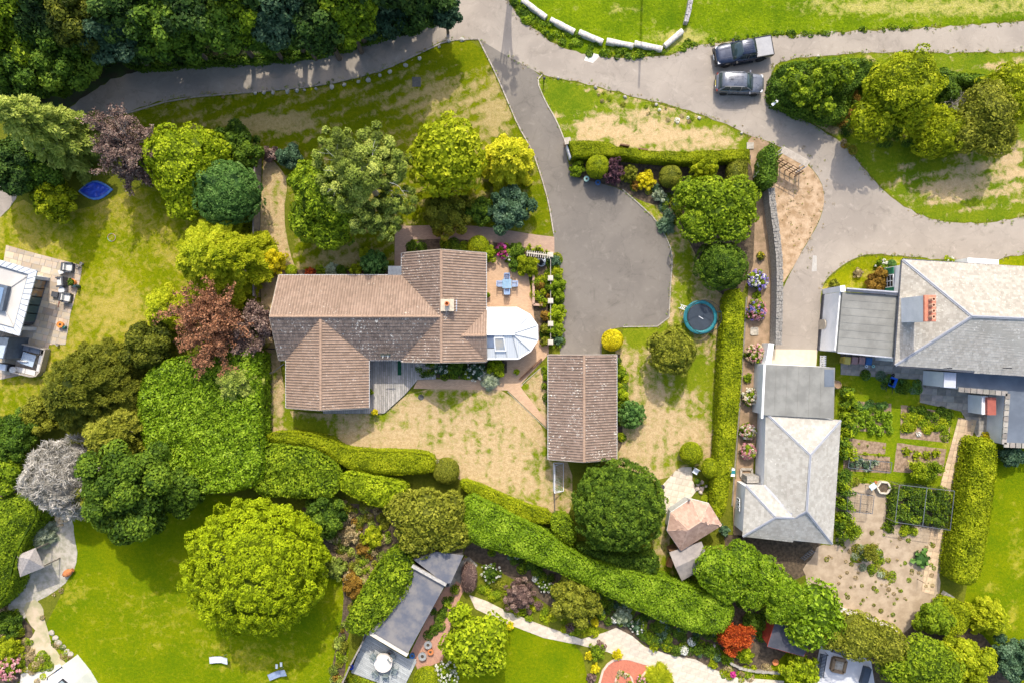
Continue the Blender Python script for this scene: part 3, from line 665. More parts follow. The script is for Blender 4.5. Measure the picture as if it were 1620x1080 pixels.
def knob(lf, c, rad, nk=160, leaf=.13, asp=.42, cover=1.7, amp=.16, jn=.45, zmin=-.35, mi=0, point=1, irr=.06):
    """dense dome covered by rounded tufts of foliage with dark gaps between"""
    g = lf.g; c = np.asarray(c, float); rad = np.asarray(rad, float)
    i = np.arange(nk)+.5; z = 1-(1-zmin)*i/nk; a = i*2.399963; r = np.sqrt(np.maximum(0, 1-z*z)); K = np.stack([r*np.cos(a), r*np.sin(a), z], 1); K = nrm(K+g.normal(0, .42/math.sqrt(nk), K.shape)); kh = g.normal(0, .05+irr*.5, nk); W1, W2, W3 = g.normal(0, 2.4, (3, 3)); W3 = W3*2; ph = g.uniform(0, 6, 3); kv = g.normal(0, .09, nk); sp = math.sqrt((1-zmin)*2*math.pi/nk)
    def disp(d):
        D = np.empty(len(d)); J = np.empty(len(d), int)
        for s in range(0, len(d), 4000): q = d[s:s+4000]@K.T; J[s:s+4000] = q.argmax(1); D[s:s+4000] = np.arccos(np.clip(q.max(1), -1, 1))/sp
        h = 1+kh[J]+irr*(np.sin(d@W1+ph[0])+np.sin(d@W2+ph[1])+.6*np.sin(d@W3+ph[2]))+amp*(np.sqrt(np.clip(1-(D/.78)**2, 0, 1))-.75); return h, J, D
    n = npts(2*math.pi*rad[0]*rad[2]*1.5, leaf, asp, cover); d = sphere_dirs(g, n, zmin); h, J, D = disp(d); p = c+d*rad*(h+g.normal(0, .012, n))[:, None]
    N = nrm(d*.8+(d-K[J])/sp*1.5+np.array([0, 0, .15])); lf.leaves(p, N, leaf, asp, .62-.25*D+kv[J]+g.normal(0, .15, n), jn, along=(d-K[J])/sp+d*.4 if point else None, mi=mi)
    V, F = ico(3); V = nrm(V); h, J, D = disp(V); lf.tv.append(V*rad*(h*(.94-amp*.35))[:, None]+c); lf.tf.append(F+lf.nt); lf.nt += len(V); lf.tmi.append(np.full(len(F), mi))
def conifer(lf, c, Rr, z0, z1, nb=90, leaf=.2, asp=.32, cover=1.0, droop=.25, dome=.8, mi=0, wid=.30):
    """branches in whorls round a central axis, each a flat feathery spray"""
    g = lf.g; cx, cy = c
    for i in range(nb):
        t = (i+.5)/nb; t = t**.85; a = i*2.39996+g.normal(0, .25)
        L = Rr*(1-t)**dome*g.uniform(.8, 1.12)+.25; z = z0+(z1-z0)*t
        w = L*wid+.12; n = npts(L*w*2.2, leaf, asp, cover)
        u = np.sqrt(g.uniform(.03, 1, n))*L; s = g.uniform(-1, 1, n)*w*(1.1-u/L)**.6
        d = np.array([math.cos(a), math.sin(a), 0]); e = np.array([-d[1], d[0], 0])
        zz = z-droop*u*u/max(L, .5)+g.normal(0, .07, n)-np.abs(s)*.25
        p = np.stack([cx+d[0]*u+e[0]*s, cy+d[1]*u+e[1]*s, zz], 1)
        al = d*.8+e*np.sign(s)[:, None]*.7; al[:, 2] -= .2
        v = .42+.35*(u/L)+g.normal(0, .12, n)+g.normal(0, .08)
        lf.leaves(p, np.tile([0, 0, 1.], (n, 1)), leaf, asp, v, .5, along=al, mi=mi)
    k = 6
    for j in range(k):
        t = j/k; rr = Rr*(1-t)**dome*.62+.05; lf.blob((cx, cy, z0+(z1-z0)*t*.95), (rr, rr, (z1-z0)/k*1.1), 1, .1, mi)
def clipped(lf, c, rad, leaf=.07, cover=1.6, zcyl=0.0, mi=0, asp=.6, jn=.35, tone=.06):
    """smooth clipped ball or drum"""
    g = lf.g; rad = np.asarray(rad, float); n = npts(2*math.pi*rad[0]*rad[2]*1.6, leaf, asp, cover)
    d = sphere_dirs(g, n, -.75)
    if zcyl: d = nrm(np.sign(d)*np.abs(d)**(1-zcyl)) * (1+zcyl*.12)
    p = np.asarray(c)+d*rad*g.uniform(.96, 1.02, (n, 1))
    lf.leaves(p, d+np.array([0, 0, .15]), leaf, asp, .5+g.normal(0, .18, n)+tone*np.sin(p[:, 0]*5), jn, mi=mi)
    lf.blob(c, rad*.94, 3, .01, mi)

def branches(mb, c, Rr, z0, z1, nb, r0=.09, seed=1, sub=4, droop=0.0, spread=1.0, dirs=None):
    rs = random.Random(seed)
    def grow(p, d, L, r, lev):
        pts = [p]; k = 4; q = Vector(p); dd = Vector(d)
        for i in range(k):
            dd = (dd+Vector((rs.gauss(0, .16), rs.gauss(0, .16), rs.gauss(0, .10)-droop*.15))).normalized(); q = q+dd*L/k; pts.append(q.copy())
        mb.tube(pts, r, 4 if lev else 5, r2=r*.35)
        if lev < 2:
            for j in range(sub):
                i = rs.randint(1, k); n = (pts[i]-pts[i-1]).normalized()
                nd = (n+Vector((rs.gauss(0, .6), rs.gauss(0, .6), rs.gauss(0, .35)))).normalized()
                grow(pts[i], nd, L*rs.uniform(.4, .6), r*.45, lev+1)
    for i in range(nb):
        a = i*2.4+rs.gauss(0, .3); e = rs.uniform(.15, 1.1)*spread; el = math.pi/2-e*1.05
        d = Vector((math.cos(a)*math.cos(el), math.sin(a)*math.cos(el), math.sin(el)))
        L = Rr*rs.uniform(.8, 1.1)/max(.45, math.cos(el)) if el < 1.1 else (z1-z0)
        L = min(L*.72, Rr*.95)
        grow(Vector((c[0], c[1], z0+rs.uniform(0, .25)*(z1-z0))), d, L, r0, 0)

SEED = [10]
def place(x, y, z): return P(x, y, z)
def tree(kind, x, y, r, h, m, name, label, cat='tree', group=None, rz=None, ry=None, zc=None, **k):
    """x, y, r: outline of the crown in the photograph; h: height of the top in metres"""
    SEED[0] += 1; lf = LF(SEED[0]*7)
    rz = rz or min(h*.46, r/S*.9); zc = zc if zc is not None else h-rz
    c = P(x, y, zc); kk = (H-zc)/H/S; R1 = r*kk; R2 = (ry or r)*kk
    mm = LM[m] if isinstance(m, str) else [LM[q] for q in m]
    root = empty(name, (c.x, c.y, 0), 0, label, cat, group)
    bark = k.pop('bark', BARK); trunk = k.pop('trunk', None)
    leaf = k.pop('leaf', .16)
    if kind == 'broad':
        crown(lf, (0,0,zc), (R1,R2,rz), leaf=leaf, **k)
    elif kind == 'knob': knob(lf, (0,0,zc), (R1,R2,rz), leaf=leaf, **k)
    elif kind == 'conifer':
        conifer(lf, (0,0), R1, k.pop('z0', .6), h, leaf=leaf, **k)
    elif kind == 'multi':      # several overlapping masses: list of (dx,dy,r,z,rz) in photograph pixels
        for j, (dx, dy, rr, zz, rzz, mi) in enumerate(k.pop('parts')):
            (knob if 'nk' in k else crown)(lf, (dx*kk, -dy*kk, zz), ((rr*kk*.9, rr*kk*.9, rzz) if 'nk' in k else (rr*kk, rr*kk, rzz)), leaf=leaf, mi=mi, **k)
    o = lf.build('crown', mm, root)
    tb = MB(); tr = trunk or max(.10, h*.028)
    tb.tube([(0,0,-.05), (tr*.3,0,h*.25), (0,tr*.2,zc*.8+.1)], tr, 8, r2=tr*.6)
    g = random.Random(SEED[0])
    for j in range(5 if h > 3 else 0):
        a = j*1.3+g.random(); b = Vector((math.cos(a)*R1*.55, math.sin(a)*R2*.55, zc+rz*.1))
        tb.tube([(0,0,h*.25), (b.x*.5, b.y*.5, h*.25+(b.z-h*.25)*.6), b], tr*.5, 5, r2=tr*.15)
    tb.build('trunk', bark, root)
    return root
def bush(x, y, r, h, m, name, label, cat='shrub', group=None, leaf=.10, kind='dome', ry=None, **k):
    """one plant built as a single mesh standing on the ground"""
    SEED[0] += 1; lf = LF(SEED[0]*7); zc = h*.45; c = P(x, y, zc); kk = (H-zc)/H/S; R1 = r*kk; R2 = (ry or r)*kk
    mm = LM[m] if isinstance(m, str) else [LM[q] for q in m]
    if kind == 'dome': crown(lf, (0,0,zc), (R1,R2,h*.55), leaf=leaf, zmin=-.6, **{**dict(nl=int(10+r*.5), lr=.36, cover=1.4), **k})
    elif kind == 'ball': clipped(lf, (0,0,h-min(R1, h*.5)), (R1,R2,min(R1, h*.5)), leaf=leaf, **k)
    elif kind == 'drum': clipped(lf, (0,0,h*.5), (R1,R2,h*.5), leaf=leaf, zcyl=.42, **k)
    elif kind == 'spray': conifer(lf, (0,0), R1, .1, h, leaf=leaf, **{**dict(nb=26, droop=.4, dome=.4), **k})
    o = lf.build(name, mm, None, (c.x, c.y, 0)); return tag(o, label, cat, group)
def flowers(x, y, r, h, m, fm, name, label, cat='shrub', group=None, nf=45, fr=.09, leaf=.09):
    """rounded bush set with flower heads"""
    SEED[0] += 1; lf = LF(SEED[0]*7); zc = h*.4; c = P(x, y, zc); kk = (H-zc)/H/S; R1 = r*kk; g = lf.g
    crown(lf, (0,0,zc), (R1,R1,h*.6), nl=16, lr=.34, leaf=leaf, zmin=-.5, cover=1.3, mi=0)
    D = sphere_dirs(g, nf, .0)
    fl = [fm] if isinstance(fm, str) else list(fm)
    for i in range(nf):
        p = np.array([0,0,zc])+D[i]*np.array([R1,R1,h*.6])*g.uniform(.93, 1.04); q = 1+int(g.integers(len(fl)))
        n = 26; d = sphere_dirs(g, n, -.5); rr = fr*g.uniform(.7, 1.2)
        lf.leaves(p+d*rr*np.array([1,1,.7]), d, rr*.42, .9, .5+g.normal(0, .25, n)+g.normal(0, .15), .3, mi=q)
    o = lf.build(name, [LM[m]]+[LM[f] for f in fl], None, (c.x, c.y, 0)); return tag(o, label, cat, group)
def inset(w, d):
    out = []; n = len(w)
    for i in range(n):
        a, b, c = (np.array(w[j % n]) for j in (i-1, i, i+1)); d1 = (b-a)/max(1e-6, np.hypot(*(b-a))); d2 = (c-b)/max(1e-6, np.hypot(*(c-b))); m = np.array([-(d1+d2)[1], (d1+d2)[0]]); out.append(tuple(b+m/max(.6, np.hypot(*m))*d))
    return out
def hedge(poly, h, m, name, label, cat='hedge', leaf=.11, asp=.6, cover=1.7, und=.06, rnd=.25, jn=.5, smooth=1, slope=0, tone=.2, group=None, side=1.0, mi2=None, z0=0.0, lump=0.0):
    """poly: outline of the hedge top in the photograph (at height h)"""
    SEED[0] += 1; lf = LF(SEED[0]*7); g = lf.g
    q = smooth_poly(poly, smooth) if smooth else poly
    w = [(p.x, p.y) for p in PP(q, h*.85)]
    if area2(w) < 0: w = w[::-1]
    w = inset(w, leaf*.8+.05)
    ox = sum(p[0] for p in w)/len(w); oy = sum(p[1] for p in w)/len(w); w = [(a-ox, b-oy) for a, b in w]
    xs = [p[0] for p in w]; ys = [p[1] for p in w]; A = (max(xs)-min(xs))*(max(ys)-min(ys))
    n = npts(A, leaf, asp, cover); X = g.uniform(min(xs), max(xs), n); Y = g.uniform(min(ys), max(ys), n)
    k = inpoly(X, Y, w); X = X[k]; Y = Y[k]; e = edgedist(X, Y, w)
    ph = g.uniform(0, 6, 6)
    def zt(X, Y, e):
        b = und*(np.sin(X*2.1+ph[0])+np.sin(Y*2.4+ph[1])+.7*np.sin(X*4.7+Y*3.1+ph[2])+.5*np.sin(Y*6.1-X*3.3+ph[3]))
        if lump: b = b + lump*np.sin(X*1.1+ph[4])*np.sin(Y*1.3+ph[5])
        return h + b - rnd*np.clip(1-e/max(rnd*1.6, .05), 0, 1)**2
    Z = zt(X, Y, e); ep = .05
    nx = -(zt(X+ep, Y, edgedist(X+ep, Y, w))-Z)/ep; ny = -(zt(X, Y+ep, edgedist(X, Y+ep, w))-Z)/ep
    N = nrm(np.stack([nx, ny, np.ones_like(nx)], 1))
    v = .5+g.normal(0, .17, len(X))+tone*(np.sin(X*1.7+ph[0])*np.sin(Y*1.9+ph[1]))
    lf.leaves(np.stack([X, Y, Z+g.uniform(-.6, .5, len(X))*leaf], 1), N, leaf, asp, v, jn)
    for i in range(len(w)):
        a = np.array(w[i]); b = np.array(w[(i+1) % len(w)]); L = np.hypot(*(b-a)); m_ = npts(L*h, leaf, asp, cover*.75*side)
        t = g.uniform(0, 1, m_)[:, None]; p = a+(b-a)*t; z = z0+g.uniform(0, 1, m_)**.8*(h-rnd*.6-z0); nn = np.array([(b-a)[1], -(b-a)[0]])/max(L, 1e-5)
        off = .04+und*np.sin(z*3+p[:, 0]*2.3); p = p+nn*off[:, None]*.5+g.normal(0, leaf*.35, (m_, 2))
        lf.leaves(np.column_stack([p, z]), np.tile([nn[0], nn[1], .35], (m_, 1)), leaf, asp, .45+g.normal(0, .17, m_), jn)
    # twiggy inner mass
    mb = MB(); cx = np.array(w); ins = []
    nW = len(w)
    for i in range(nW):
        a = cx[i-1]; b = cx[i]; c = cx[(i+1) % nW]; d1 = (b-a)/max(1e-5, np.hypot(*(b-a))); d2 = (c-b)/max(1e-5, np.hypot(*(c-b)))
        nn = np.array([-(d1+d2)[1], (d1+d2)[0]]); nn = nn/max(.3, np.hypot(*nn)); ins.append(tuple(b+nn*min(.16, h*.12)))
    mb.prism(ins, z0-.02, h-und*2.2-rnd*.5)
    V = np.array(mb.v); b = lf.nt
    for f in mb.f:
        for j in range(1, len(f)-1): lf.tf.append(np.array([[f[0]+b, f[j]+b, f[j+1]+b]])); lf.tmi.append(np.zeros(1))
    lf.tv.append(V); lf.nt += len(V)
    o = lf.build(name, LM[m], None, (ox, oy, 0)); return tag(o, label, cat, group)
def ground_cover(poly, mats, label, name='undergrowth', dens=3.2, r=(.22,.5), h=(.15,.6), leaf=.075, wts=None, seed=1, smooth=0):
    """planting nobody could count: many small clumps"""
    SEED[0] += 1; lf = LF(SEED[0]*7+seed); g = lf.g
    w = [(p.x, p.y) for p in PP(smooth_poly(poly, smooth) if smooth else poly)]; xs = [p[0] for p in w]; ys = [p[1] for p in w]
    ox, oy = sum(xs)/len(xs), sum(ys)/len(ys)
    n = int((max(xs)-min(xs))*(max(ys)-min(ys))*dens); X = g.uniform(min(xs), max(xs), n); Y = g.uniform(min(ys), max(ys), n); k = inpoly(X, Y, w); X = X[k]; Y = Y[k]
    wt = np.array(wts or [1]*len(mats), float); wt /= wt.sum()
    for x, y in zip(X-ox, Y-oy):
        rr = g.uniform(*r); hh = g.uniform(*h); q = int(g.choice(len(mats), p=wt)); m_ = npts(2*math.pi*rr*rr, leaf, .55, 1.1)
        d = sphere_dirs(g, m_, 0.0); p = np.stack([x+d[:,0]*rr, y+d[:,1]*rr, d[:,2]*hh*g.uniform(.7, 1.1, m_)+.02], 1)
        lf.leaves(p, d+np.array([0,0,.4]), leaf, .5, .5+g.normal(0, .2, m_)+g.normal(0, .12), .6, mi=q)
        if hh > .28: lf.blob((x, y, 0), (rr*.7, rr*.7, hh*.7), 1, .1, q)
    o = lf.build(name, [LM[q] for q in mats], None, (ox, oy, .01)); return tag(o, label, 'planting', None, 'stuff')
# ---------------------------------------------------------------- roofs
ROMAN = tilemat('brown_pantiles', (.255,.185,.14), (.29,.21,.16), (.325,.238,.183), (.60,.55,.47), .63)
ROMANL = tilemat('lichened_pantiles', (.20,.148,.116), (.235,.173,.137), (.27,.20,.16), (.70,.67,.60), .595)
ROMANS = tilemat('south_shade_pantiles', (.145,.115,.098), (.19,.15,.126), (.235,.185,.155), (.62,.60,.54), .595)  # pantile colour darkened to carry the grazing-sun shade of the south slope
ROMANR = tilemat('ridge_tiles', (.36,.25,.18), (.42,.30,.22), (.46,.34,.25), (.62,.58,.50), .70)
PINKT = tilemat('pink_flat_tiles', (.40,.26,.20), (.46,.31,.24), (.52,.36,.28), (.60,.50,.42), .74)
SLATE = tilemat('lichened_slates', (.335,.31,.265), (.39,.365,.315), (.45,.42,.365), (.56,.53,.46), .60, (.22,.20,.16))
SLATE2 = tilemat('grey_slates', (.36,.35,.31), (.41,.395,.355), (.46,.445,.40), (.62,.60,.55), .62, (.20,.20,.18))

def add_tiles(root, pts, style, m, name='roof_tiles', seed=1, parent=None):
    pts = [Vector(p) for p in pts]; n = Vector((0,0,0))
    for i in range(len(pts)):
        a, b = pts[i], pts[(i+1) % len(pts)]; n += a.cross(b)
    n.normalize(); n = -n if n.z < 0 else n
    c = sum(pts, Vector())/len(pts); hz = Vector((0,0,1)).cross(n).normalized(); dn = hz.cross(n).normalized()
    if dn.z > 0: dn = -dn
    uv = [((p-c).dot(hz), (p-c).dot(dn)) for p in pts]
    u0 = min(p[0] for p in uv); u1 = max(p[0] for p in uv); v0 = min(p[1] for p in uv); v1 = max(p[1] for p in uv)
    if style == 'roman' and dn.y < -.5: W, G, prof, tk = .24, .345, [(0,.0),(.05,.025),(.10,.0),(.165,-.004),(.237,.0)], .04
    elif style == 'roman': W, G, prof, tk = .24, .30, [(0,.0),(.05,.058),(.10,.0),(.165,-.010),(.237,.0)], .022
    elif style == 'flat': W, G, prof, tk = .33, .30, [(0,.0),(.30,.0)], .03
    else: W, G, prof, tk = .27, .24, [(0,.0),(.258,.0)], .022
    nu = int(math.ceil((u1-u0)/W)); nv = int(math.ceil((v1-v0)/G)); W = (u1-u0)/max(1, nu); 
    I, J = np.meshgrid(np.arange(nu+1), np.arange(nv)); I = I.ravel(); J = J.ravel()
    off = np.where(J % 2 == 1, .5 if style != 'roman' else 0, 0)
    U = u0+(I-off)*W; V = v1-(J+1)*G      # from the eave up
    k = inpoly(U+W/2, V+G/2, uv); U = U[k]; V = V[k]
    g = np.random.default_rng(seed); N = len(U); np_ = len(prof); rows = []
    wig = g.normal(0, .004, (N,)); 
    sc = W/(.24 if style == 'roman' else .33 if style == 'flat' else .27)
    for r_, (vv, hh) in enumerate(((0.0, .006), (G+.03, tk))):
        for (pu, ph) in prof:
            rows.append(np.stack([U+pu*sc, V+vv, np.full(N, hh+ph)+wig*(1 if r_ else .3)], 1))
    for (pu, ph) in prof: rows.append(np.stack([U+pu*sc, V+G+.028, np.full(N, ph-.004)], 1))
    L = np.stack(rows, 1).reshape(-1, 3)
    Hn = np.array(hz); Dn = np.array(dn); Nn = np.array(n); Wd = np.array(c)+L[:, :1]*Hn+L[:, 1:2]*Dn+L[:, 2:]*Nn
    per = 3*np_; base = np.arange(N)*per; F = []
    for j in range(np_-1):
        F.append(np.stack([base+j, base+j+1, base+np_+j+1, base+np_+j], 1)); F.append(np.stack([base+np_+j, base+np_+j+1, base+2*np_+j+1, base+2*np_+j], 1))
    F = np.concatenate(F)[:, ::-1]; me = bpy.data.meshes.new(name)
    o = wloc(parent or root); Wd = Wd-np.array(o)
    me.vertices.add(len(Wd)); me.vertices.foreach_set('co', Wd.astype(np.float32).ravel()); me.loops.add(4*len(F)); me.loops.foreach_set('vertex_index', F.astype(np.int32).ravel())
    me.polygons.add(len(F)); me.polygons.foreach_set('loop_start', (np.arange(len(F))*4).astype(np.int32))
    me.polygons.foreach_set('use_smooth', [False]*len(F)); v = g.uniform(0, 1, N); a = me.attributes.new('v', 'FLOAT', 'FACE'); a.data.foreach_set('value', np.tile(v, len(F)//N).astype(np.float32)); me.update(calc_edges=True)
    return tag(link(name, me, m, parent or root), kind='stuff')
def roof_plane(root, pts, style, m, base=None, th=.1, seed=1, label=None):
    o = MB().slab3([Vector(p)-Vector((0,0,.02)) for p in pts], th).build('roof_slope', base or m, root, world=True)
    if label: o['label'] = label
    add_tiles(root, pts, style, m, seed=seed, parent=o); return o
def ridge(root, a, b, m, r=.13, step=.42, name='ridge_tiles'):
    a = Vector(a); b = Vector(b); d = b-a; L = d.length; n = max(1, int(L/step)); mb = MB(); d.normalize(); s = d.cross(Vector((0,0,1))).normalized(); up = s.cross(d)
    for i in range(n):
        p = a+d*(L*i/n); q = a+d*(L*(i+1)/n-.015); k = 6; vs = []
        for e, c in ((p, r*.93), (q, r*1.03)):
            for j in range(k+1):
                t = math.pi*j/k; vs.append(e+s*math.cos(t)*c+up*(math.sin(t)*c*.8-.03))
        mb.add(vs, [(j, j+1, k+2+j, k+1+j) for j in range(k)]+[tuple(range(k, -1, -1)), tuple(range(k+1, 2*k+2))])
    return tag(mb.build(name, m, root, world=True), kind='stuff')
def strip(root, a, b, w, m, name='hip_flashing', h=.05):
    mb = MB(); mb.bar(Vector(a)+Vector((0,0,.03)), Vector(b)+Vector((0,0,.03)), w, h)
    return mb.build(name, m, root, world=True)
BRICKW = brickmat('wall_brick', (.36,.18,.11), (.30,.15,.09), (.40,.36,.30))
GUT = mat('grey_white_gutter', (.50,.50,.49), (.42,.42,.41), .5, 4)
VERGE = mat('stone_coloured_verge', (.42,.37,.31), (.34,.30,.25), .8, 4)
def gwing(root, rect, ze, zr, axis, m, wall=BRICKW, ov=.35, seed=1, gable=(1,1), style='roman', ms=None, rm=None):
    """gabled wing; rect = eave outline in the photograph (x0,y0,x1,y1)"""
    a = P(rect[0], rect[1], ze); b = P(rect[2], rect[3], ze); x0, x1, y1, y0 = a.x, b.x, a.y, b.y
    ms = ms or (m, m)
    if axis == 'x':
        ym = (y0+y1)/2
        pl = [[(x0,y1,ze),(x1,y1,ze),(x1,ym,zr),(x0,ym,zr)], [(x0,ym,zr),(x1,ym,zr),(x1,y0,ze),(x0,y0,ze)]]; rg = ((x0,ym,zr),(x1,ym,zr))
    else:
        xm = (x0+x1)/2
        pl = [[(x0,y0,ze),(xm,y0,zr),(xm,y1,zr),(x0,y1,ze)], [(xm,y0,zr),(x1,y0,ze),(x1,y1,ze),(xm,y1,zr)]]; rg = ((xm,y0,zr),(xm,y1,zr))
    for i, p in enumerate(pl): roof_plane(root, p, style, ms[i], seed=seed+i)
    ridge(root, rg[0], rg[1], rm or ROMANR)
    o = ov; mb = MB()
    if axis == 'x': w0, w1 = y0+o, y1-o; mid = (y0+y1)/2
    else: w0, w1 = x0+o, x1-o; mid = (x0+x1)/2
    sl = (zr-ze)/((y1-y0)/2 if axis == 'x' else (x1-x0)/2); zt = zr-.14; zs = ze+sl*o-.14
    prof = [(w0,0),(w1,0),(w1,zs),(mid,zt),(w0,zs)]
    e0, e1 = ((x0+.15*gable[0], x1-.15*gable[1]) if axis == 'x' else (y0+.15*gable[0], y1-.15*gable[1]))
    vs = []
    for e in (e0, e1):
        for (q, z) in prof: vs.append((e, q, z) if axis == 'x' else (q, e, z))
    mb.add(vs, [(0,1,2,3,4), (9,8,7,6,5)]+[(i, 5+i, 5+(i+1)%5, (i+1)%5) for i in range(5)])
    mb.build('wall', wall, root, world=True)
    # gutters along the eaves and verge boards on the gables
    for s_, yy in ((-1, y0), (1, y1)) if axis == 'x' else ():
        gb = MB(); gb.bar((x0, yy+s_*.05, ze-.06), (x1, yy+s_*.05, ze-.06), .09, .08); gb.build('gutter', GUT, root, world=True)
    for s_, xx in ((-1, x0), (1, x1)) if axis == 'y' else ():
        gb = MB(); gb.bar((xx+s_*.05, y0, ze-.06), (xx+s_*.05, y1, ze-.06), .09, .08); gb.build('gutter', GUT, root, world=True)
    for k_, e in enumerate((x0-.03, x1+.03) if axis == 'x' else (y0-.03, y1+.03)):
        if not gable[k_]: continue
        vb = MB()
        A, Bq = ((e, y0, ze), (e, y1, ze)) if axis == 'x' else ((x0, e, ze), (x1, e, ze)); M_ = (e, ym, zr) if axis == 'x' else (xm, e, zr)
        vb.bar(Vector(A)-Vector((0,0,.1)), Vector(M_)-Vector((0,0,.1)), .05, .16); vb.bar(Vector(M_)-Vector((0,0,.1)), Vector(Bq)-Vector((0,0,.1)), .05, .16)
        vb.build('verge_board', VERGE, root, world=True)
    return x0, x1, y0, y1
def wallwin(root, p, w, h, z, ax, name='window', fr=None, door=False):
    """window or door on a wall; p = centre on the wall face, ax = outward direction 'x+','x-','y+','y-'"""
    s = 1 if ax[1] == '+' else -1; f = MB(); g = MB(); t = .06
    def bx(mb, a0, z0, a1, z1, d0, d1):
        lo, hi = sorted((s*d0, s*d1))
        if ax[0] == 'x': mb.box(p[0]+lo, p[1]+a0, z0, p[0]+hi, p[1]+a1, z1)
        else: mb.box(p[0]+a0, p[1]+lo, z0, p[0]+a1, p[1]+hi, z1)
    bx(f, -w/2, z, w/2, z+t, 0, .07); bx(f, -w/2, z+h-t, w/2, z+h, 0, .07); bx(f, -w/2, z+t, -w/2+t, z+h-t, 0, .07); bx(f, w/2-t, z+t, w/2, z+h-t, 0, .07)
    if w > .9: bx(f, -t/2, z+t, t/2, z+h-t, 0, .06)
    if w > .9 and not door:
        for q in (.33, .66): bx(f, -w/2+t, z+h*q-.015, -t/2, z+h*q+.015, 0, .05); bx(f, t/2, z+h*q-.015, w/2-t, z+h*q+.015, 0, .05)
    fo = f.build('door' if door else name, fr or WHITE, root, world=True)
    bx(g, -w/2+t, z+t, w/2-t, z+h-t, .005, .03); g.build('pane', glass('window_glass'), fo, world=True)
    return fo

# ---- the brown tiled bungalow
ZE, ZR = 2.5, 4.85
base = P(640, 500); house = empty('bungalow', (base.x, base.y, 0), 0, 'large bungalow with brown pantile roofs and white conservatory beside the dry back lawn', 'house')
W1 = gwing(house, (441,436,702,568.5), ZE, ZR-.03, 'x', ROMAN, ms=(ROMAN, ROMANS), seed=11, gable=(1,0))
W2 = gwing(house, (453,506,583,644.5), ZE, ZR-.12, 'y', ROMAN, seed=21, gable=(1,0))
W3 = gwing(house, (636,400.5,768.5,572), ZE, ZR, 'y', ROMAN, ms=(ROMANL, ROMAN), seed=31)
W4 = gwing(house, (712,491,770,570), ZE+.02, ZE+1.28, 'x', ROMAN, seed=41, gable=(0,1))
# flat porch roof in the corner of the north wing
mb = MB(); a = P(614,421,2.5); b = P(640,437,2.5); mb.box(a.x, b.y-.4, 2.35, b.x+.3, a.y, 2.5); mb.build('porch_roof', mat('porch_felt', (.16,.18,.20), (.11,.12,.14), .6, 2), house, world=True)
mb = MB(); mb.box(a.x+.05, a.y-.25, 0, a.x+.17, a.y-.13, 2.35); mb.build('porch_post', WHITE, house, world=True)
# chimney with pot and aerial
c = P(708,483,4.9); ch = MB(); ch.box(c.x-.5, c.y-.45, 3.4, c.x+.5, c.y+.45, 5.0); cho = ch.build('chimney', mat('chimney_render', (.50,.44,.35), (.40,.35,.29), .85, 3), house, world=True)
mb = MB(); mb.box(c.x-.57, c.y-.52, 5.0, c.x+.57, c.y+.52, 5.1); mb.build('chimney_cap', mat('cream_cap', (.52,.45,.34), (.42,.37,.29), .8, 4), cho, world=True)
mb = MB(); mb.lathe([(.2,5.1),(.17,5.45),(.21,5.5),(.21,5.55),(.13,5.55),(.12,5.3)], 14, (c.x, c.y+.1, 0)); mb.build('chimney_pot', TERRA, cho, world=True)
mb = MB(); mb.box(c.x+.53, c.y-.5, 4.05, c.x+.75, c.y+.5, 4.12); mb.build('lead_flashing', LEAD, cho, world=True)
mb = MB(); p0 = Vector((c.x+.1, c.y-.5, 5.0)); mb.tube([p0, p0+Vector((0,0,1.3))], .02); q = p0+Vector((0,0,1.25)); mb.bar(q+Vector((-.15,-.5,0)), q+Vector((.15,.5,0)), .025)
for k in range(6): w = q+Vector((.15,.5,0))*(k/3-1); mb.bar(w+Vector((-.22+.02*k,.06,0)), w+Vector((.22-.02*k,-.06,0)), .014)
mb.build('television_aerial', GREYM, house, world=True)
# pair of satellite dishes on the south slope
mb = MB()
for x_ in (606, 614):
    q = P(x_, 560, 3.5); 
    M_ = Matrix.Translation(q)@Matrix.Rotation(R(55), 4, 'X'); vs0 = len(mb.v); mb.lathe([(.02,0),(.16,.02),(.27,.07),(.28,.08),(.16,.035),(.02,.015)], 14)
    mb.v[vs0:] = [tuple(M_@Vector(v)) for v in mb.v[vs0:]]; mb.bar(q-Vector((0,-.1,.9)), q, .04); mb.bar(q, q+Vector((0,-.35,.15)), .02)
mb.build('satellite_dish', GREYM, house, world=True)
# windows and doors facing the gardens
x0, x1, y0, y1 = W1
for xx in (-19, -15.5, -12.5): wallwin(house, (xx, y1-.35), 1.5, 1.1, .95, 'y+')
wallwin(house, (W3[0]+2.2, W3[3]-.15), 1.6, 1.2, .95, 'y+'); wallwin(house, (W3[0]+5, W3[3]-.15), 1.2, 1.1, .95, 'y+')
wallwin(house, (W2[1]-.35, W2[2]+2.4), 1.8, 2.05, .08, 'x+', door=True); wallwin(house, ((W2[0]+W2[1])/2, W2[2]+.15), 2.2, 1.3, .9, 'y-')
wallwin(house, (-10.2, W1[2]+.35), 2.2, 2.0, .1, 'y-', door=True); wallwin(house, (W3[0]+3.7, W3[2]+.15), 2.4, 1.3, .9, 'y-')
wallwin(house, (W3[1]-.35, W3[3]-2.2), 1.4, 1.1, .95, 'x+')

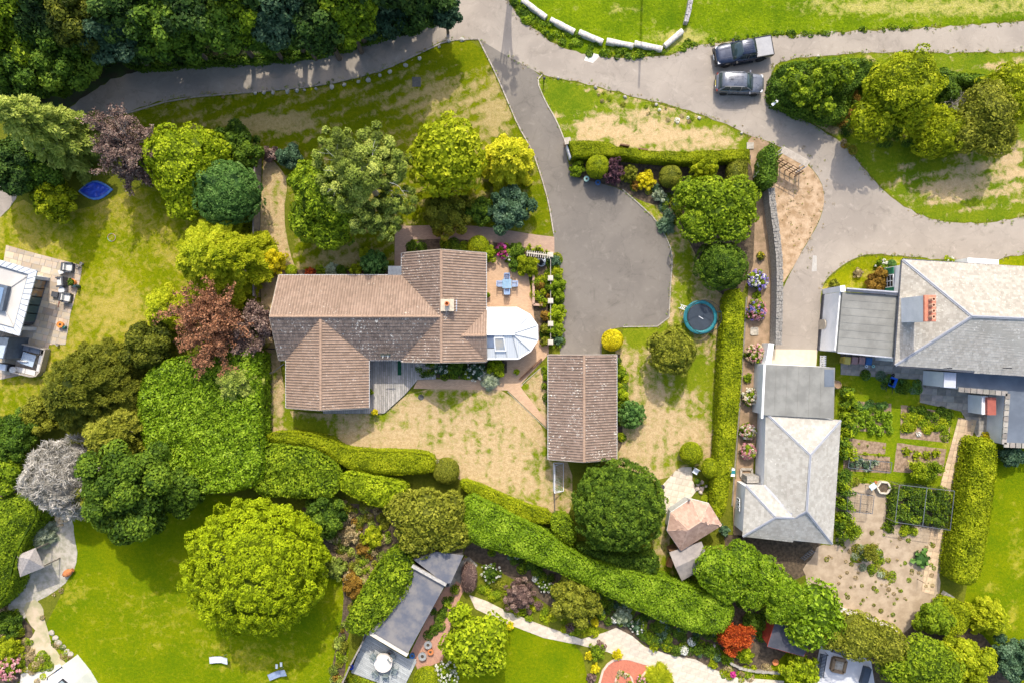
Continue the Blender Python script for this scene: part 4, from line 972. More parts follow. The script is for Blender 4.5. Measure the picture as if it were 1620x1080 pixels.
# ---- white conservatory with a faceted end
con = empty('conservatory', (P(800,528).x, P(800,528).y, 0), 0, 'white conservatory with translucent ribbed roof and faceted end on the brick patio', 'conservatory')
zc_, zt_ = 2.35, 3.25
ev = [(767,487),(818,487),(838,498),(850,515),(850.5,537),(839,555),(820,567),(767,567.5)]
rg = [(767,528),(810,528)]
POLY = newmat('polycarbonate_roof'); m, nt, N_, L_, B_ = POLY; B_.inputs['Roughness'].default_value = .35
w_ = N_.new('ShaderNodeTexWave'); w_.inputs['Scale'].default_value = 1.6; L_.new(N_.new('ShaderNodeTexCoord').outputs['Object'], w_.inputs[0])
L_.new(mixc(nt, w_.outputs['Fac'], (.56,.58,.58), (.64,.66,.66)), B_.inputs['Base Color']); POLY = m
EV = [P(x, y, zc_) for x, y in ev]; RG = [P(x, y, zt_) for x, y in rg]
def cpanel(pts): return MB().slab3(pts, .03).build('roof_panel', POLY, con, world=True)
def lerp(a, b, t): return a+(b-a)*t
for k in range(3):
    for e in (0, 1):
        A, Bq = (EV[0], EV[1]) if e == 0 else (EV[7], EV[6]); t0, t1 = k/3, (k+1)/3
        if e == 1 and k == 0:
            cpanel([lerp(A,Bq,t0), lerp(A,Bq,t1), lerp(lerp(A,Bq,t1), lerp(RG[0],RG[1],t1), .42), lerp(lerp(A,Bq,t0), lerp(RG[0],RG[1],t0), .42)])
            MB().slab3([lerp(lerp(A,Bq,t0), lerp(RG[0],RG[1],t0), .44)+Vector((0,0,-.01)), lerp(lerp(A,Bq,t1), lerp(RG[0],RG[1],t1), .44)+Vector((0,0,-.01)), lerp(RG[0],RG[1],t1), RG[0]], .03).build('roof_panel', mat('blue_grey_panel', (.22,.27,.36), (.18,.22,.30), .3, 2), con, world=True)
        elif k == 1:      # opening roof vent
            cpanel([lerp(A,Bq,t0), lerp(A,Bq,t1), lerp(lerp(A,Bq,t1), lerp(RG[0],RG[1],t1), .30), lerp(lerp(A,Bq,t0), lerp(RG[0],RG[1],t0), .30)])
            cpanel([lerp(lerp(A,Bq,t0), lerp(RG[0],RG[1],t0), .86), lerp(lerp(A,Bq,t1), lerp(RG[0],RG[1],t1), .86), lerp(RG[0],RG[1],t1), lerp(RG[0],RG[1],t0)])
            vt = [lerp(lerp(A,Bq,t0), lerp(RG[0],RG[1],t0), .32), lerp(lerp(A,Bq,t1), lerp(RG[0],RG[1],t1), .32), lerp(lerp(A,Bq,t1), lerp(RG[0],RG[1],t1), .84), lerp(lerp(A,Bq,t0), lerp(RG[0],RG[1],t0), .84)]
            vb = MB(); up = Vector((0,0,.09))
            for i in range(4): vb.bar(vt[i]+up, vt[(i+1)%4]+up, .10, .08)
            v_ = vb.build('roof_vent', WHITEP, con, world=True); MB().slab3([p+up for p in vt], .02).build('vent_pane', mat('vent_glass', (.45,.42,.36), (.30,.34,.38), .2, 1.5), v_, world=True)
        else: cpanel([lerp(A,Bq,t0), lerp(A,Bq,t1), lerp(RG[0],RG[1],t1), lerp(RG[0],RG[1],t0)])
for i in range(1, 6): cpanel([EV[i], EV[i+1], RG[1]])
mb = MB()
for t in (0, 1/3, 2/3):
    for A, Bq in ((EV[0], EV[1]), (EV[7], EV[6])): mb.bar(lerp(A,Bq,t)+Vector((0,0,.03)), lerp(RG[0],RG[1],t)+Vector((0,0,.03)), .045, .05)
for i in range(1, 7): mb.bar(EV[i]+Vector((0,0,.03)), RG[1]+Vector((0,0,.03)), .05, .05)
mb.build('glazing_bar', mat('glazing_bar_white', (.30,.33,.36), (.26,.28,.3), .4, 3), con, world=True)
mb = MB(); mb.bar(RG[0]+Vector((0,0,.06)), RG[1]+Vector((.25,0,.06)), .24, .1); mb.build('ridge_cap', WHITEP, con, world=True)
mb = MB()
for i in range(7): mb.bar(EV[i]-Vector((0,0,.03)), EV[i+1]-Vector((0,0,.03)), .13, .12)
mb.build('gutter', WHITEP, con, world=True)
for i in range(7):
    a, b = EV[i].copy(), EV[i+1].copy(); cc = Vector((RG[1].x-1, RG[1].y, 0)); a += (cc-Vector((a.x,a.y,0))).normalized()*.18; b += (cc-Vector((b.x,b.y,0))).normalized()*.18
    a.z = b.z = 0; mb = MB(); mb.bar(a+Vector((0,0,.3)), b+Vector((0,0,.3)), .2, .6); mb.build('dwarf_wall', BRICKW, con, world=True)
    f = MB(); n = max(1, round((b-a).length/.8)); 
    for k in range(n+1): q = lerp(a, b, k/n); f.bar(q+Vector((0,0,.6)), q+Vector((0,0,2.25)), .07)
    f.bar(a+Vector((0,0,.63)), b+Vector((0,0,.63)), .08, .06); f.bar(a+Vector((0,0,2.2)), b+Vector((0,0,2.2)), .08, .08); f.bar(a+Vector((0,0,1.8)), b+Vector((0,0,1.8)), .05)
    fo = f.build('window', WHITEP, con, world=True); g_ = MB(); g_.bar(a+Vector((0,0,1.4)), b+Vector((0,0,1.4)), .02, 1.5); g_.build('pane', glass('conservatory_glass', (.08,.10,.11)), fo, world=True)

# ---- timber deck in the angle of the house
dk = empty('deck', (P(615,610).x, P(615,610).y, 0), 0, 'weathered grey timber deck in the corner of the bungalow, its edge cut at an angle', 'deck')
dp = [(512,565),(690,565),(690,599),(661,600),(640,624),(608,653),(512,653)]
DECK = mat('deck_board', (.40,.375,.34), (.30,.285,.26), .8, 1.2, var=.22, bmp=.3)
slabs(dk, dp, R(90), .195, 5.2, DECK, gap=.022, z0=.16, th=.03, name='deck_board', bond=.33, seed=4, minA=.03)
for o in dk.children: o.location -= dk.location
mb = MB(); q = PP(dp)
for i in range(2, 6): mb.bar(q[i]+Vector((0,0,.08)), q[i+1]+Vector((0,0,.08)), .05, .15) if i+1 < len(q) else None
mb.build('fascia_board', WOODW, dk, world=True)
mb = MB(); a = P(629,568,.2); b = P(635,593,.2); mb.box(a.x, b.y, .205, b.x, a.y, .215); tag(mb.build('door_mat', mat('green_mat', (.015,.09,.04), (.01,.06,.03), .95, 6), None, (a.x, b.y, 0), world=True), 'long dark green runner mat on the timber deck', 'mat')

# ---- detached garage
gr = empty('garage', (P(921,642).x, P(921,642).y, 0), 0, 'detached brown pantile garage at the foot of the driveway', 'garage')
GX = gwing(gr, (868,561,975,726), 2.35, 3.75, 'y', ROMAN, ms=(ROMANL, ROMANL), seed=51)
mb = MB(); x0, x1, y0, y1 = GX; mb.box(x0+.9, y1-.15, 0.02, x1-.9, y1-.10, 2.1); gd = mb.build('garage_door', WHITE, gr, world=True)
mb = MB(); mb.box((x0+x1)/2-.1, y1-.10, 1.0, (x0+x1)/2+.1, y1-.06, 1.05); mb.build('handle', BLACK, gd, world=True)
wallwin(gr, ((x0+x1)/2, y0+.15), 1.2, 1.0, 1.0, 'y-')

# ---- hipped slate house on the right and its outbuilding
def hip_house(name, loc, label, cat='house'): return empty(name, (loc.x, loc.y, 0), 0, label, cat)
vl = hip_house('villa', P(1530,500), 'white rendered house with pale hipped slate roof and tall red topped chimney')
ze, zr = 4.0, 6.0
A = P(1428,411,ze); Bv = P(1720,430,ze); Cc = P(1720,601,ze); D = P(1416,577.5,ze); E = P(1537,500.5,zr); F = P(1720,508,zr)
roof_plane(vl, [A,Bv,F,E], 'slate', SLATE, seed=61); roof_plane(vl, [A,E,D], 'slate', SLATE, seed=62); roof_plane(vl, [D,E,F,Cc], 'slate', SLATE2, seed=63)
LEADD = mat('hip_roll_lead', (.20,.22,.26), (.28,.29,.32), .5, 2)
LEADP = mat('pale_lead', (.42,.43,.46), (.34,.355,.39), .6, 2)
for a, b in ((A,E),(D,E),(E,F)):
    strip(vl, a, b, .22, LEADP, h=.05)
    t = Vector((0,0,.04)); s = (b-a).cross(Vector((0,0,1))).normalized()*.0
    mb = MB(); mb.tube([a+Vector((0,0,.07)), b+Vector((0,0,.07))], .05, 6); mb.build('hip_roll', LEADD, vl, world=True)
mb = MB(); mb.prism([(p.x, p.y) for p in (A+Vector((.35,-.35,0)), Bv+Vector((0,-.35,0)), Cc+Vector((0,.35,0)), D+Vector((.35,.35,0)))], 0, ze-.1); mb.build('wall', RENDER, vl, world=True)
mb = MB(); mb.bar(A+Vector((0,.06,-.07)), Bv+Vector((0,.06,-.07)), .12, .1); mb.bar(D+Vector((0,-.06,-.07)), Cc+Vector((0,-.06,-.07)), .12, .1); mb.bar(A+Vector((-.06,0,-.07)), D+Vector((-.06,0,-.07)), .12, .1); mb.build('gutter', mat('dark_gutter', (.06,.065,.08), (.08,.085,.1), .4), vl, world=True)
# west window with green shutters
GREENP = mat('green_shutter', (.02,.17,.09), (.015,.13,.07), .5, 6)
wx = lerp(A, D, .22).x+.30; wy = P(1415,445,1.6).y
wo = wallwin(vl, (wx, wy), 1.15, 1.5, .85, 'x-')
for s_ in (-1, 1):
    mb = MB(); mb.box(wx-.07, wy+s_*.9-.3, .85, wx-.003, wy+s_*.9+.3, 2.35)
    for k in range(12): mb.box(wx-.09, wy+s_*.9-.26, .9+k*.12, wx-.07, wy+s_*.9+.26, .96+k*.12)
    mb.build('shutter', GREENP, vl, world=True)
# chimney: white rendered stack, terracotta top, four pots
t = P(1471,488,7.4); hw, hd = .46, 1.06; mb = MB(); mb.box(t.x-hw, t.y-hd, 3.6, t.x+hw, t.y+hd, 7.3); st = mb.build('chimney', RENDER, vl, world=True)
mb = MB(); mb.box(t.x-hw-.03, t.y-hd-.03, 7.3, t.x+hw+.03, t.y+hd+.03, 7.42); mb.box(t.x-hw-.0, t.y-hd, 7.42, t.x+hw, t.y+hd, 7.48); mb.build('chimney_top', mat('red_capping', (.55,.22,.14), (.45,.17,.11), .8, 5), st, world=True)
for k in range(4):
    mb = MB(); mb.lathe([(.17,7.48),(.14,7.9),(.17,7.94),(.17,8.0),(.11,8.0),(.10,7.6)], 12, (t.x-.03, t.y+.72-k*.48, 0)); mb.build('chimney_pot', mat('pale_pot', (.62,.38,.26), (.52,.30,.20), .8), st, world=True)
# lead saddle between the chimney and the flat roof
a = P(1432,508,3.5); b = P(1455,560,3.5); mb = MB(); mb.box(a.x, b.y, 2.9, b.x, a.y, 3.45); mb.build('lead_gutter', mat('dark_lead', (.13,.17,.22), (.20,.24,.29), .6, 2), vl, world=True)
# entrance bay and dormer-like flat boxes
def flatbox(root, poly, z, m, h=.25, wall=None, name='flat_roof', par=0):
    w = [(p.x, p.y) for p in PP(poly, z)]; mb = MB(); mb.prism(w, z-h, z); o = mb.build(name, m, root, world=True)
    if wall:
        if area2(w) < 0: w = w[::-1]
        cx = sum(p[0] for p in w)/len(w); cy = sum(p[1] for p in w)/len(w)
        mb = MB(); mb.prism([(cx+(x-cx)*.985, cy+(y-cy)*.985) for x, y in w], 0, z-h); mb.build('wall', wall, root, world=True)
    if par:
        mb = MB()
        for i in range(len(w)): mb.bar((w[i][0], w[i][1], z+.06), (w[(i+1)%len(w)][0], w[(i+1)%len(w)][1], z+.06), par, .16)
        mb.build('parapet', wall, root, world=True)
    return o
flatbox(vl, [(1531,408),(1580,411),(1580,424),(1531,424)], 2.3, WHITE, .2, RENDER, 'porch_roof')
NAVY = mat('blue_grey_felt', (.13,.155,.19), (.10,.12,.15), .85, .6, bmp=.3)
flatbox(vl, [(1494,588),(1513,589),(1512,613),(1493,612)], 3.15, mat('pale_grp_roof', (.50,.52,.58), (.44,.46,.52), .5), .15, RENDER, 'box_roof')
flatbox(vl, [(1513.5,588),(1720,596),(1720,705),(1590,701),(1595,621),(1513.5,613)], 2.6, NAVY, .2, None)
# rendered walls and stone coping of the rear extension
ww = PP([(1515,615),(1596,622),(1591,703),(1720,708),(1720,598),(1515,590)], 2.6); mb = MB(); mb.prism([(p.x, p.y) for p in ww], 0, 2.39); mb.build('wall', RENDER, vl, world=True)
cop = PP([(1516,615.5),(1594,622),(1588,703),(1720,709)], 2.65)
for k in range(3):
    a, b = cop[k], cop[k+1]; L = (b-a).length; n = int(L/.5)
    for i in range(n):
        q0 = lerp(a, b, i/n); q1 = lerp(a, b, (i+1)/n-.012); mb = MB(); mb.bar(q0, q1, .42, .12); mb.build('coping_stone', YORKD, vl, world=True)
# lean-to white box and red tiled sill against the extension wall
a = P(1553,626,1.9); b = P(1563,655,1.9); mb = MB(); mb.box(a.x, b.y, 0, b.x, a.y, 1.9); mb.build('meter_cupboard', WHITE, vl, world=True)
a = P(1563,628,2.2); b = P(1575,656,2.2); mb = MB(); mb.box(a.x-.05, b.y, 1.9, b.x+.05, a.y, 2.2); mb.build('red_canopy', mat('red_canopy', (.34,.10,.07), (.28,.08,.06), .7), vl, world=True)
for x_ in (1499, 1593):
    mb = MB(); q = P(x_, 582, 4.7); mb.bar(q-Vector((0,0,.5)), q, .05); mb.bar(q+Vector((-.05,0,0)), q+Vector((.4,0,0)), .09, .06); mb.build('vent_pipe', BLACK, vl, world=True)

# double garage with the grey felt roof, joined to the villa's west side
ga = hip_house('flat_roofed_garage', P(1375,510), 'white garage with flat grey felt roof joined to the slate house', 'garage')
q = [(1333,462),(1433,469),(1433,566),(1325,556)]; w = PP(q, 3.6)
mb = MB(); mb.prism([(p.x, p.y) for p in w], 3.3, 3.6); fr_ = mb.build('flat_roof', FELT, ga, world=True)
for k in range(1, 8):    # lapped felt sheets
    a = lerp(w[0], w[3], k/8); b = lerp(w[1], w[2], k/8); mb = MB(); mb.bar(a+Vector((0,0,.008)), b+Vector((0,0,.008)), .10, .02); mb.build('felt_lap', FELT, fr_, world=True)
wl = [p.copy() for p in w]; mb = MB(); mb.prism([(w[0].x+.03, w[0].y-.03), (w[1].x, w[1].y-.03), (w[2].x, w[2].y+.05), (w[3].x+.03, w[3].y+.05)], 0, 3.29); mb.build('wall', RENDER, ga, world=True)
mb = MB(); mb.bar(w[0]+Vector((.3,.12,.1)), w[1]+Vector((0,.12,.1)), .22, .24); mb.build('parapet', mat('dark_coping', (.07,.08,.11), (.05,.06,.08), .5), ga, world=True)
mb = MB(); mb.bar(w[0]+Vector((.3,.30,.12)), w[1]+Vector((0,.30,.12)), .12, .2); mb.build('fascia', LEADP, ga, world=True)
mb = MB(); mb.bar(w[3]+Vector((0,-.07,-.02)), w[2]+Vector((0,-.07,-.02)), .12, .12); mb.build('gutter', LEADP, ga, world=True)
wx = w[3].x+.02; y0_ = w[3].y+.1; y1_ = w[0].y
mb = MB(); mb.bar(Vector((w[0].x-.06, y1_, 1.65)), Vector((w[3].x-.06, y0_, 1.65)), .12, 3.3); mb.build('end_wall', RENDER, ga, world=True)
mb = MB(); mb.bar(Vector((w[0].x-.16, y1_, .2)), Vector((w[3].x-.16, y0_, .2)), .1, .4); mb.build('plinth', mat('dark_plinth', (.05,.05,.06), (.08,.08,.09), .8), ga, world=True)
mb = MB(); a = P(1300,457,3.3); mb.bar((w[0].x-.2, w[0].y+.25, 3.45), (w[0].x+.25, w[0].y+.32, 3.45), .55, .3); mb.bar((w[0].x-.14, w[0].y+.28, 1.65), (w[0].x+.2, w[0].y+.32, 1.65), .5, 3.3); mb.build('corner_pier', RENDER, ga, world=True)
mb = MB(); yy = P(1300,513,1.2).y; xx = lerp(w[0], w[3], .5).x-.22; mb.box(xx-.05, yy-.45, .05, xx, yy+.45, 1.0); mb.lathe([(.45,0),(.45,.06)], 16, (0,0,0)); 
vs0 = len(mb.v)-32; M_ = Matrix.Translation((xx-.0, yy, 1.0))@Matrix.Rotation(R(-90), 4, 'Y'); mb.v[vs0:] = [tuple(M_@Vector(v)) for v in mb.v[vs0:]]
mb.build('arched_niche', mat('beige_reveal', (.50,.44,.34), (.42,.36,.28), .8), ga, world=True)

# outbuilding: flat roof section then the hipped slate roof
ob = hip_house('slate_outbuilding', P(1265,740), 'long white outbuilding with grey hipped slate roof beside the kitchen garden', 'outbuilding')
q = [(1211,576),(1321,581),(1319,662),(1207,656)]; w = PP(q, 3.0); mb = MB(); mb.prism([(p.x, p.y) for p in w], 2.8, 3.0); fo = mb.build('flat_roof', FELT, ob, world=True)
for k in range(1, 6):
    a = lerp(w[0], w[1], k/6.2); b = lerp(w[3], w[2], k/6.2); mb = MB(); mb.bar(a+Vector((0,0,.008)), b+Vector((0,0,.008)), .07, .02); mb.build('felt_lap', FELT, fo, world=True)
mb = MB(); a = P(1304,582,3.0); b = P(1321,611,3.0); mb.box(a.x, b.y, 3.0, b.x-.1, a.y-.1, 3.02); mb.build('felt_patch', NAVY, fo, world=True)
mb = MB(); mb.prism([(p.x+(.1 if i in (0,3) else -.1), p.y) for i, p in enumerate(w)], 0, 2.79); mb.build('wall', RENDER, ob, world=True)
mb = MB(); mb.bar(w[0]+Vector((-.10,0,-.12)), w[3]+Vector((-.10,-.3,-.12)), .18, .42); mb.build('fascia', WHITE, ob, world=True)
ze = 2.8; T = dict(a=P(1214,655,ze), b=P(1330,664.5,ze), c=P(1316.5,860,ze), d=P(1175,848,ze), e=P(1180,767,ze), f=P(1209,767,ze), R1=P(1282,719,4.5), R2=P(1276,808,4.5), r1=P(1227,817.5,3.9), r2=P(1257.5,818.5,3.9))
roof_plane(ob, [T['a'],T['b'],T['R1']], 'slate', SLATE2, seed=71); roof_plane(ob, [T['b'],T['c'],T['R2'],T['R1']], 'slate', SLATE2, seed=72)
roof_plane(ob, [T['a'],T['R1'],T['R2'],T['r2'],T['f']], 'slate', SLATE2, seed=73); roof_plane(ob, [T['e'],T['f'],T['r2'],T['r1']], 'slate', SLATE2, seed=74)
roof_plane(ob, [T['e'],T['r1'],T['d']], 'slate', SLATE2, seed=75); roof_plane(ob, [T['d'],T['r1'],T['r2'],T['R2'],T['c']], 'slate', SLATE2, seed=76)
for a, b in (('a','R1'),('b','R1'),('R1','R2'),('R2','c'),('R2','r2'),('r1','r2'),('e','r1'),('r1','d'),('f','r2')):
    strip(ob, T[a], T[b], .19, LEADP, 'valley_lead' if a == 'f' else 'hip_flashing')
    if a != 'f':
        mb = MB(); mb.tube([T[a]+Vector((0,0,.07)), T[b]+Vector((0,0,.07))], .04, 6); mb.build('hip_roll', LEADD, ob, world=True)
mb = MB(); mb.prism([(p.x, p.y) for p in (T['a']+Vector((.15,0,0)), T['b']+Vector((-.3,0,0)), T['c']+Vector((-.3,.3,0)), T['d']+Vector((.12,.3,0)), T['e']+Vector((.12,-.2,0)), T['f']+Vector((.15,-.2,0)))], 0, ze-.12); mb.build('wall', RENDER, ob, world=True)
for y_ in (725, 735): q = P(1205, y_, 1.4); wallwin(ob, (T['a'].x+.155-.02*(y_-655)*.0-.08, q.y), .5, .5, 1.3, 'x-')
for y_ in (790, 797, 804): q = P(1173, y_, 1.6); wallwin(ob, (T['d'].x+.06, q.y), .32, .7, 1.2, 'x-')
mb = MB(); a = P(1182,753,1.6); mb.box(a.x, a.y-.6, 0, a.x+1.1, a.y, 1.6); tag(mb.build('stone_store', STONED, ob, world=True))
mb = MB(); q = P(1210,618,2.7); mb.box(w[0].x-.22, q.y-.45, 2.55, w[0].x-.18, q.y+.45, 2.8); mb.build('red_sign_board', mat('red_board', (.45,.03,.05), (.4,.03,.04), .6), ob, world=True)

# ---- light grey pavilion on the left edge
pv = hip_house('garden_room', P(20,480), 'modern light grey flat topped extension with slab coping, roof lantern and glazed side', 'house')
O = PP([(-60,394),(60,428.5),(32,531.5),(-60,506)], 3.1); I = PP([(-60,403),(46,434),(23,520),(-60,498)], 3.1); MEM = mat('pale_membrane', (.52,.50,.46), (.44,.42,.39), .7, .5, bmp=.1)
mb = MB(); mb.prism([(p.x, p.y) for p in I], 2.8, 3.0); rf_ = mb.build('flat_roof', MEM, pv, world=True)
apx = P(-10,478,3.5)
for a, b in ((1,2),): pass
mb = MB(); mb.prism([(p.x, p.y) for p in PP([(-60,400),(74,441),(53,513),(-60,490)])], 0, 2.79); mb.build('wall', mat('dark_wall', (.10,.12,.15), (.08,.09,.11), .5), pv, world=True)
COPM = mat('coping_slab', (.52,.55,.58), (.46,.49,.53), .6, 2, var=.06)
for k, (i, n) in enumerate(((0, 12), (1, 11), (2, 9))):
    a, b = O[i], O[i+1]; c, d = I[i], I[i+1]
    for j in range(n):
        t0, t1 = j/n+.004, (j+1)/n-.006; mb = MB(); mb.slab3([lerp(a,b,t0), lerp(a,b,t1), lerp(c,d,t1), lerp(c,d,t0)], .12); mb.v = [(x, y, z+.10) for x, y, z in mb.v]; mb.build('coping_slab', COPM, pv, world=True)
mb = MB(); DG = mat('dark_grey_trim', (.10,.13,.17), (.08,.10,.13), .5)
for i in range(3): mb.bar(I[i]+Vector((0,0,-.02)), I[i+1]+Vector((0,0,-.02)), .16, .12)
mb.build('inner_gutter', DG, pv, world=True)
la = PP([(-30,443),(12,453),(3,492),(-40,480)], 3.5); mb = MB(); mb.slab3(la, .45); lo = mb.build('roof_lantern', DG, pv, world=True)
cen = sum(la, Vector())/4; mb = MB(); mb.slab3([lerp(p, cen, .2)+Vector((0,0,.04)) for p in la], .05); mb.build('pane', glass('lantern_glass', (.16,.24,.36)), lo, world=True)
mb = MB(); mb.bar(la[1]+Vector((0,0,-.44)), I[1], .05, .05); mb.bar(la[2]+Vector((0,0,-.44)), I[2], .05, .05); mb.build('roof_seam', MEM, pv, world=True)
# glazed east wall under the overhang, with a pale fin at each end
ga_, gb2 = P(75,441), P(54,513)
for k in range(5):
    p, q = lerp(ga_, gb2, .05+k*.18), lerp(ga_, gb2, .05+(k+1)*.18); f = MB()
    for e in (p, q): f.bar(e+Vector((.03,0,.1)), e+Vector((.03,0,2.7)), .09)
    f.bar(p+Vector((.03,0,.08)), q+Vector((.03,0,.08)), .09, .12); f.bar(p+Vector((.03,0,2.65)), q+Vector((.03,0,2.65)), .09, .12); f.bar(p+Vector((.03,0,1.1)), q+Vector((.03,0,1.1)), .05, .05)
    fo = f.build('window', DG, pv, world=True); g_ = MB(); g_.bar(lerp(p,q,.03)+Vector((.05,0,1.36)), lerp(p,q,.97)+Vector((.05,0,1.36)), .03, 2.5)
    g_.build('pane', mat('lit_room_behind_glass', (.34,.20,.09), (.10,.16,.18), .1, 1.6, spec=.8) if k < 2 else glass('bay_glass', (.05,.10,.10)), fo, world=True)
for e in (ga_, gb2):
    mb = MB(); mb.bar(e+Vector((-.9,.18 if e is ga_ else -.18,1.2)), e+Vector((.25,.18-.26 if e is ga_ else -.18-.26,1.2)), .28, 2.4); mb.build('end_wall', COPM, pv, world=True)
mb = MB(); mb.prism([(p.x, p.y) for p in PP([(-30,532),(14,534),(6,567),(-30,567)], 2.6)], 0, 2.6); mb.build('rear_lobby', DG, pv, world=True)
mb = MB(); mb.prism([(p.x, p.y) for p in PP([(-30,544),(10,546),(5,566),(-30,566)], 2.6)], 2.6, 2.66); mb.build('lobby_roof', mat('zinc_sheet', (.42,.48,.56), (.36,.42,.5), .4), pv, world=True)

# ---- corner of a white building, bottom left
wb = hip_house('white_annexe', P(95,1075), 'corner of a white walled annexe with a black framed rooflight at the bottom edge', 'house')
mb = MB(); mb.prism([(p.x, p.y) for p in PP([(68,1082),(96,1054),(117,1080),(135,1110),(60,1130)], 2.4)], 0, 2.4); mb.build('wall', RENDER, wb, world=True)
mb = MB(); a = P(98,1054,2.45); b = P(76,1070,2.45); mb.bar(a, b, .08, .08); mb.bar(b, b+Vector((-.1,-.3,0)), .06, .06); mb.build('gutter', BLACK, wb, world=True)
mb = MB(); q = PP([(98,1073),(112,1086),(98,1098),(84,1086)], 2.55); mb.slab3(q, .14); r_ = mb.build('rooflight', BLACK, wb, world=True); mb = MB(); c = sum(q, Vector())/4; mb.slab3([lerp(p, c, .2)+Vector((0,0,.02)) for p in q], .02); mb.build('pane', glass('rooflight_glass', (.25,.3,.3)), r_, world=True)

# ---- felt roofed garden building, bottom centre
gb_ = hip_house('garden_building', P(645,970), 'long garden building with dark blue grey felt roof beside the laurel hedge', 'outbuilding')
FEL = mat('dark_felt', (.10,.11,.14), (.20,.19,.185), .8, .7, bmp=.25)
w = PP([(653,897),(704,925),(645,1033),(586,998)], 2.6); mb = MB(); mb.prism([(p.x, p.y) for p in w], 2.45, 2.6); rf_ = mb.build('flat_roof', FEL, gb_, world=True)
for t in (.3, .58, .84): mb = MB(); mb.bar(lerp(w[0],w[3],t)+Vector((0,0,.006)), lerp(w[1],w[2],t)+Vector((0,0,.006)), .05, .015); mb.build('felt_lap', FEL, rf_, world=True)
w2 = PP([(655,885),(690,872),(733,878),(713,922),(703,922)], 2.9); mb = MB(); mb.prism([(p.x, p.y) for p in w2], 2.7, 2.9); mb.build('upper_roof', FEL, gb_, world=True)
mb = MB(); mb.bar(P(652,894,2.85), P(706,924,2.85), .26, .28); mb.build('white_upstand', mat('dusty_white', (.46,.44,.40), (.32,.31,.29), .8, 4), gb_, world=True)
mb = MB(); mb.bar(P(584,999,2.5), P(645,1035,2.5), .36, .2); mb.build('fascia', mat('cream_fascia', (.60,.56,.48), (.50,.46,.40), .7, 3), gb_, world=True)
mb = MB(); mb.prism([((p.x*.97+w[0].x*.03), (p.y*.97+w[0].y*.03)) for p in w], 0, 2.44); mb.build('wall', WOODW, gb_, world=True)
mb = MB(); mb.prism([(p.x-.1, p.y) for p in w2], 0, 2.69); mb.build('wall', WOODW, gb_, world=True)

# small deck below it
dk2 = empty('deck', (P(605,1045).x, P(605,1045).y, 0), 0, 'pale grey timber deck below the felt roofed building, round table on it', 'deck')
dp = [(578,1000),(644,1040),(662,1040),(636,1092),(556,1062)]
slabs(dk2, dp, R(-31), .16, 4.5, mat('grey_deck_board', (.44,.46,.45), (.34,.36,.36), .8, 1.2, var=.15), gap=.018, z0=.12, th=.03, name='deck_board', seed=9, minA=.02)
for o in dk2.children: o.location -= dk2.location

# ---- pink tiled summerhouse and felt shed
sm = hip_house('summerhouse', P(1098,828), 'faceted summerhouse with pale pink tiled roof beside the slab patio', 'summerhouse')
h = [P(x, y, 2.3) for x, y in ((1093.5,789),(1121,796),(1141.5,830),(1077,870),(1056,839),(1061,811))]; r1 = P(1089,837.5,3.6); r2 = P(1108.5,825,3.6)
for i, q in enumerate(([h[0],h[1],r2],[h[1],h[2],r2],[h[2],h[3],r1,r2],[h[3],h[4],r1],[h[4],h[5],r1],[h[5],h[0],r2,r1])): roof_plane(sm, q, 'flat', PINKT, seed=80+i)
PR = mat('pink_ridge', (.50,.34,.26), (.42,.29,.22), .8)
for a, b in ((h[0],r2),(h[1],r2),(h[2],r2),(h[3],r1),(h[4],r1),(h[5],r1),(r1,r2)): ridge(sm, a, b, PR, .07, .3, 'hip_tiles')
mb = MB()
for i in range(6): mb.bar(h[i]-Vector((0,0,.09)), h[(i+1)%6]-Vector((0,0,.09)), .1, .1)
mb.build('gutter', WHITEP, sm, world=True)
cc = (r1+r2)/2; mb = MB(); mb.prism([(cc.x+(p.x-cc.x)*.86, cc.y+(p.y-cc.y)*.86) for p in h], 0, 2.2); mb.build('wall', mat('grey_boarding', (.40,.41,.40), (.32,.33,.32), .7), sm, world=True)
mb = MB(); q = lerp(h[0], h[5], .12)+Vector((-.05,.15,0)); mb.tube([Vector((q.x,q.y,1.9)), Vector((q.x,q.y,2.6))], .05); mb.lathe([(.09,2.6),(.11,2.7),(.05,2.78)], 8, (q.x, q.y, 0)); mb.build('flue', GREYM, sm, world=True)
sh = hip_house('felt_shed', P(1085,890), 'small timber shed with worn grey felt roof, tucked under the feathery conifer', 'shed')
w = PP([(1059,873),(1110,856),(1128,890),(1079,918)], 2.0); ra, rb = P(1069,897,2.5), P(1117,874,2.5); FS = mat('worn_felt', (.22,.20,.19), (.30,.27,.25), .9, 1.4, bmp=.3)
mb = MB(); mb.slab3([w[0], w[1], rb, ra], .06); mb.build('roof_slope', FS, sh, world=True); mb = MB(); mb.slab3([ra, rb, w[2], w[3]], .06); mb.build('roof_slope', FS, sh, world=True)
c_ = (w[0]+w[2])/2; mb = MB(); mb.prism([(c_.x+(p.x-c_.x)*.92, c_.y+(p.y-c_.y)*.92) for p in w], 0, 1.95); mb.build('wall', WOODB, sh, world=True)
for i in (0, 3): mb = MB(); mb.bar(w[i]-Vector((0,0,.04)), ra-Vector((0,0,.04)), .05, .14); mb.build('verge_board', WOODW, sh, world=True)

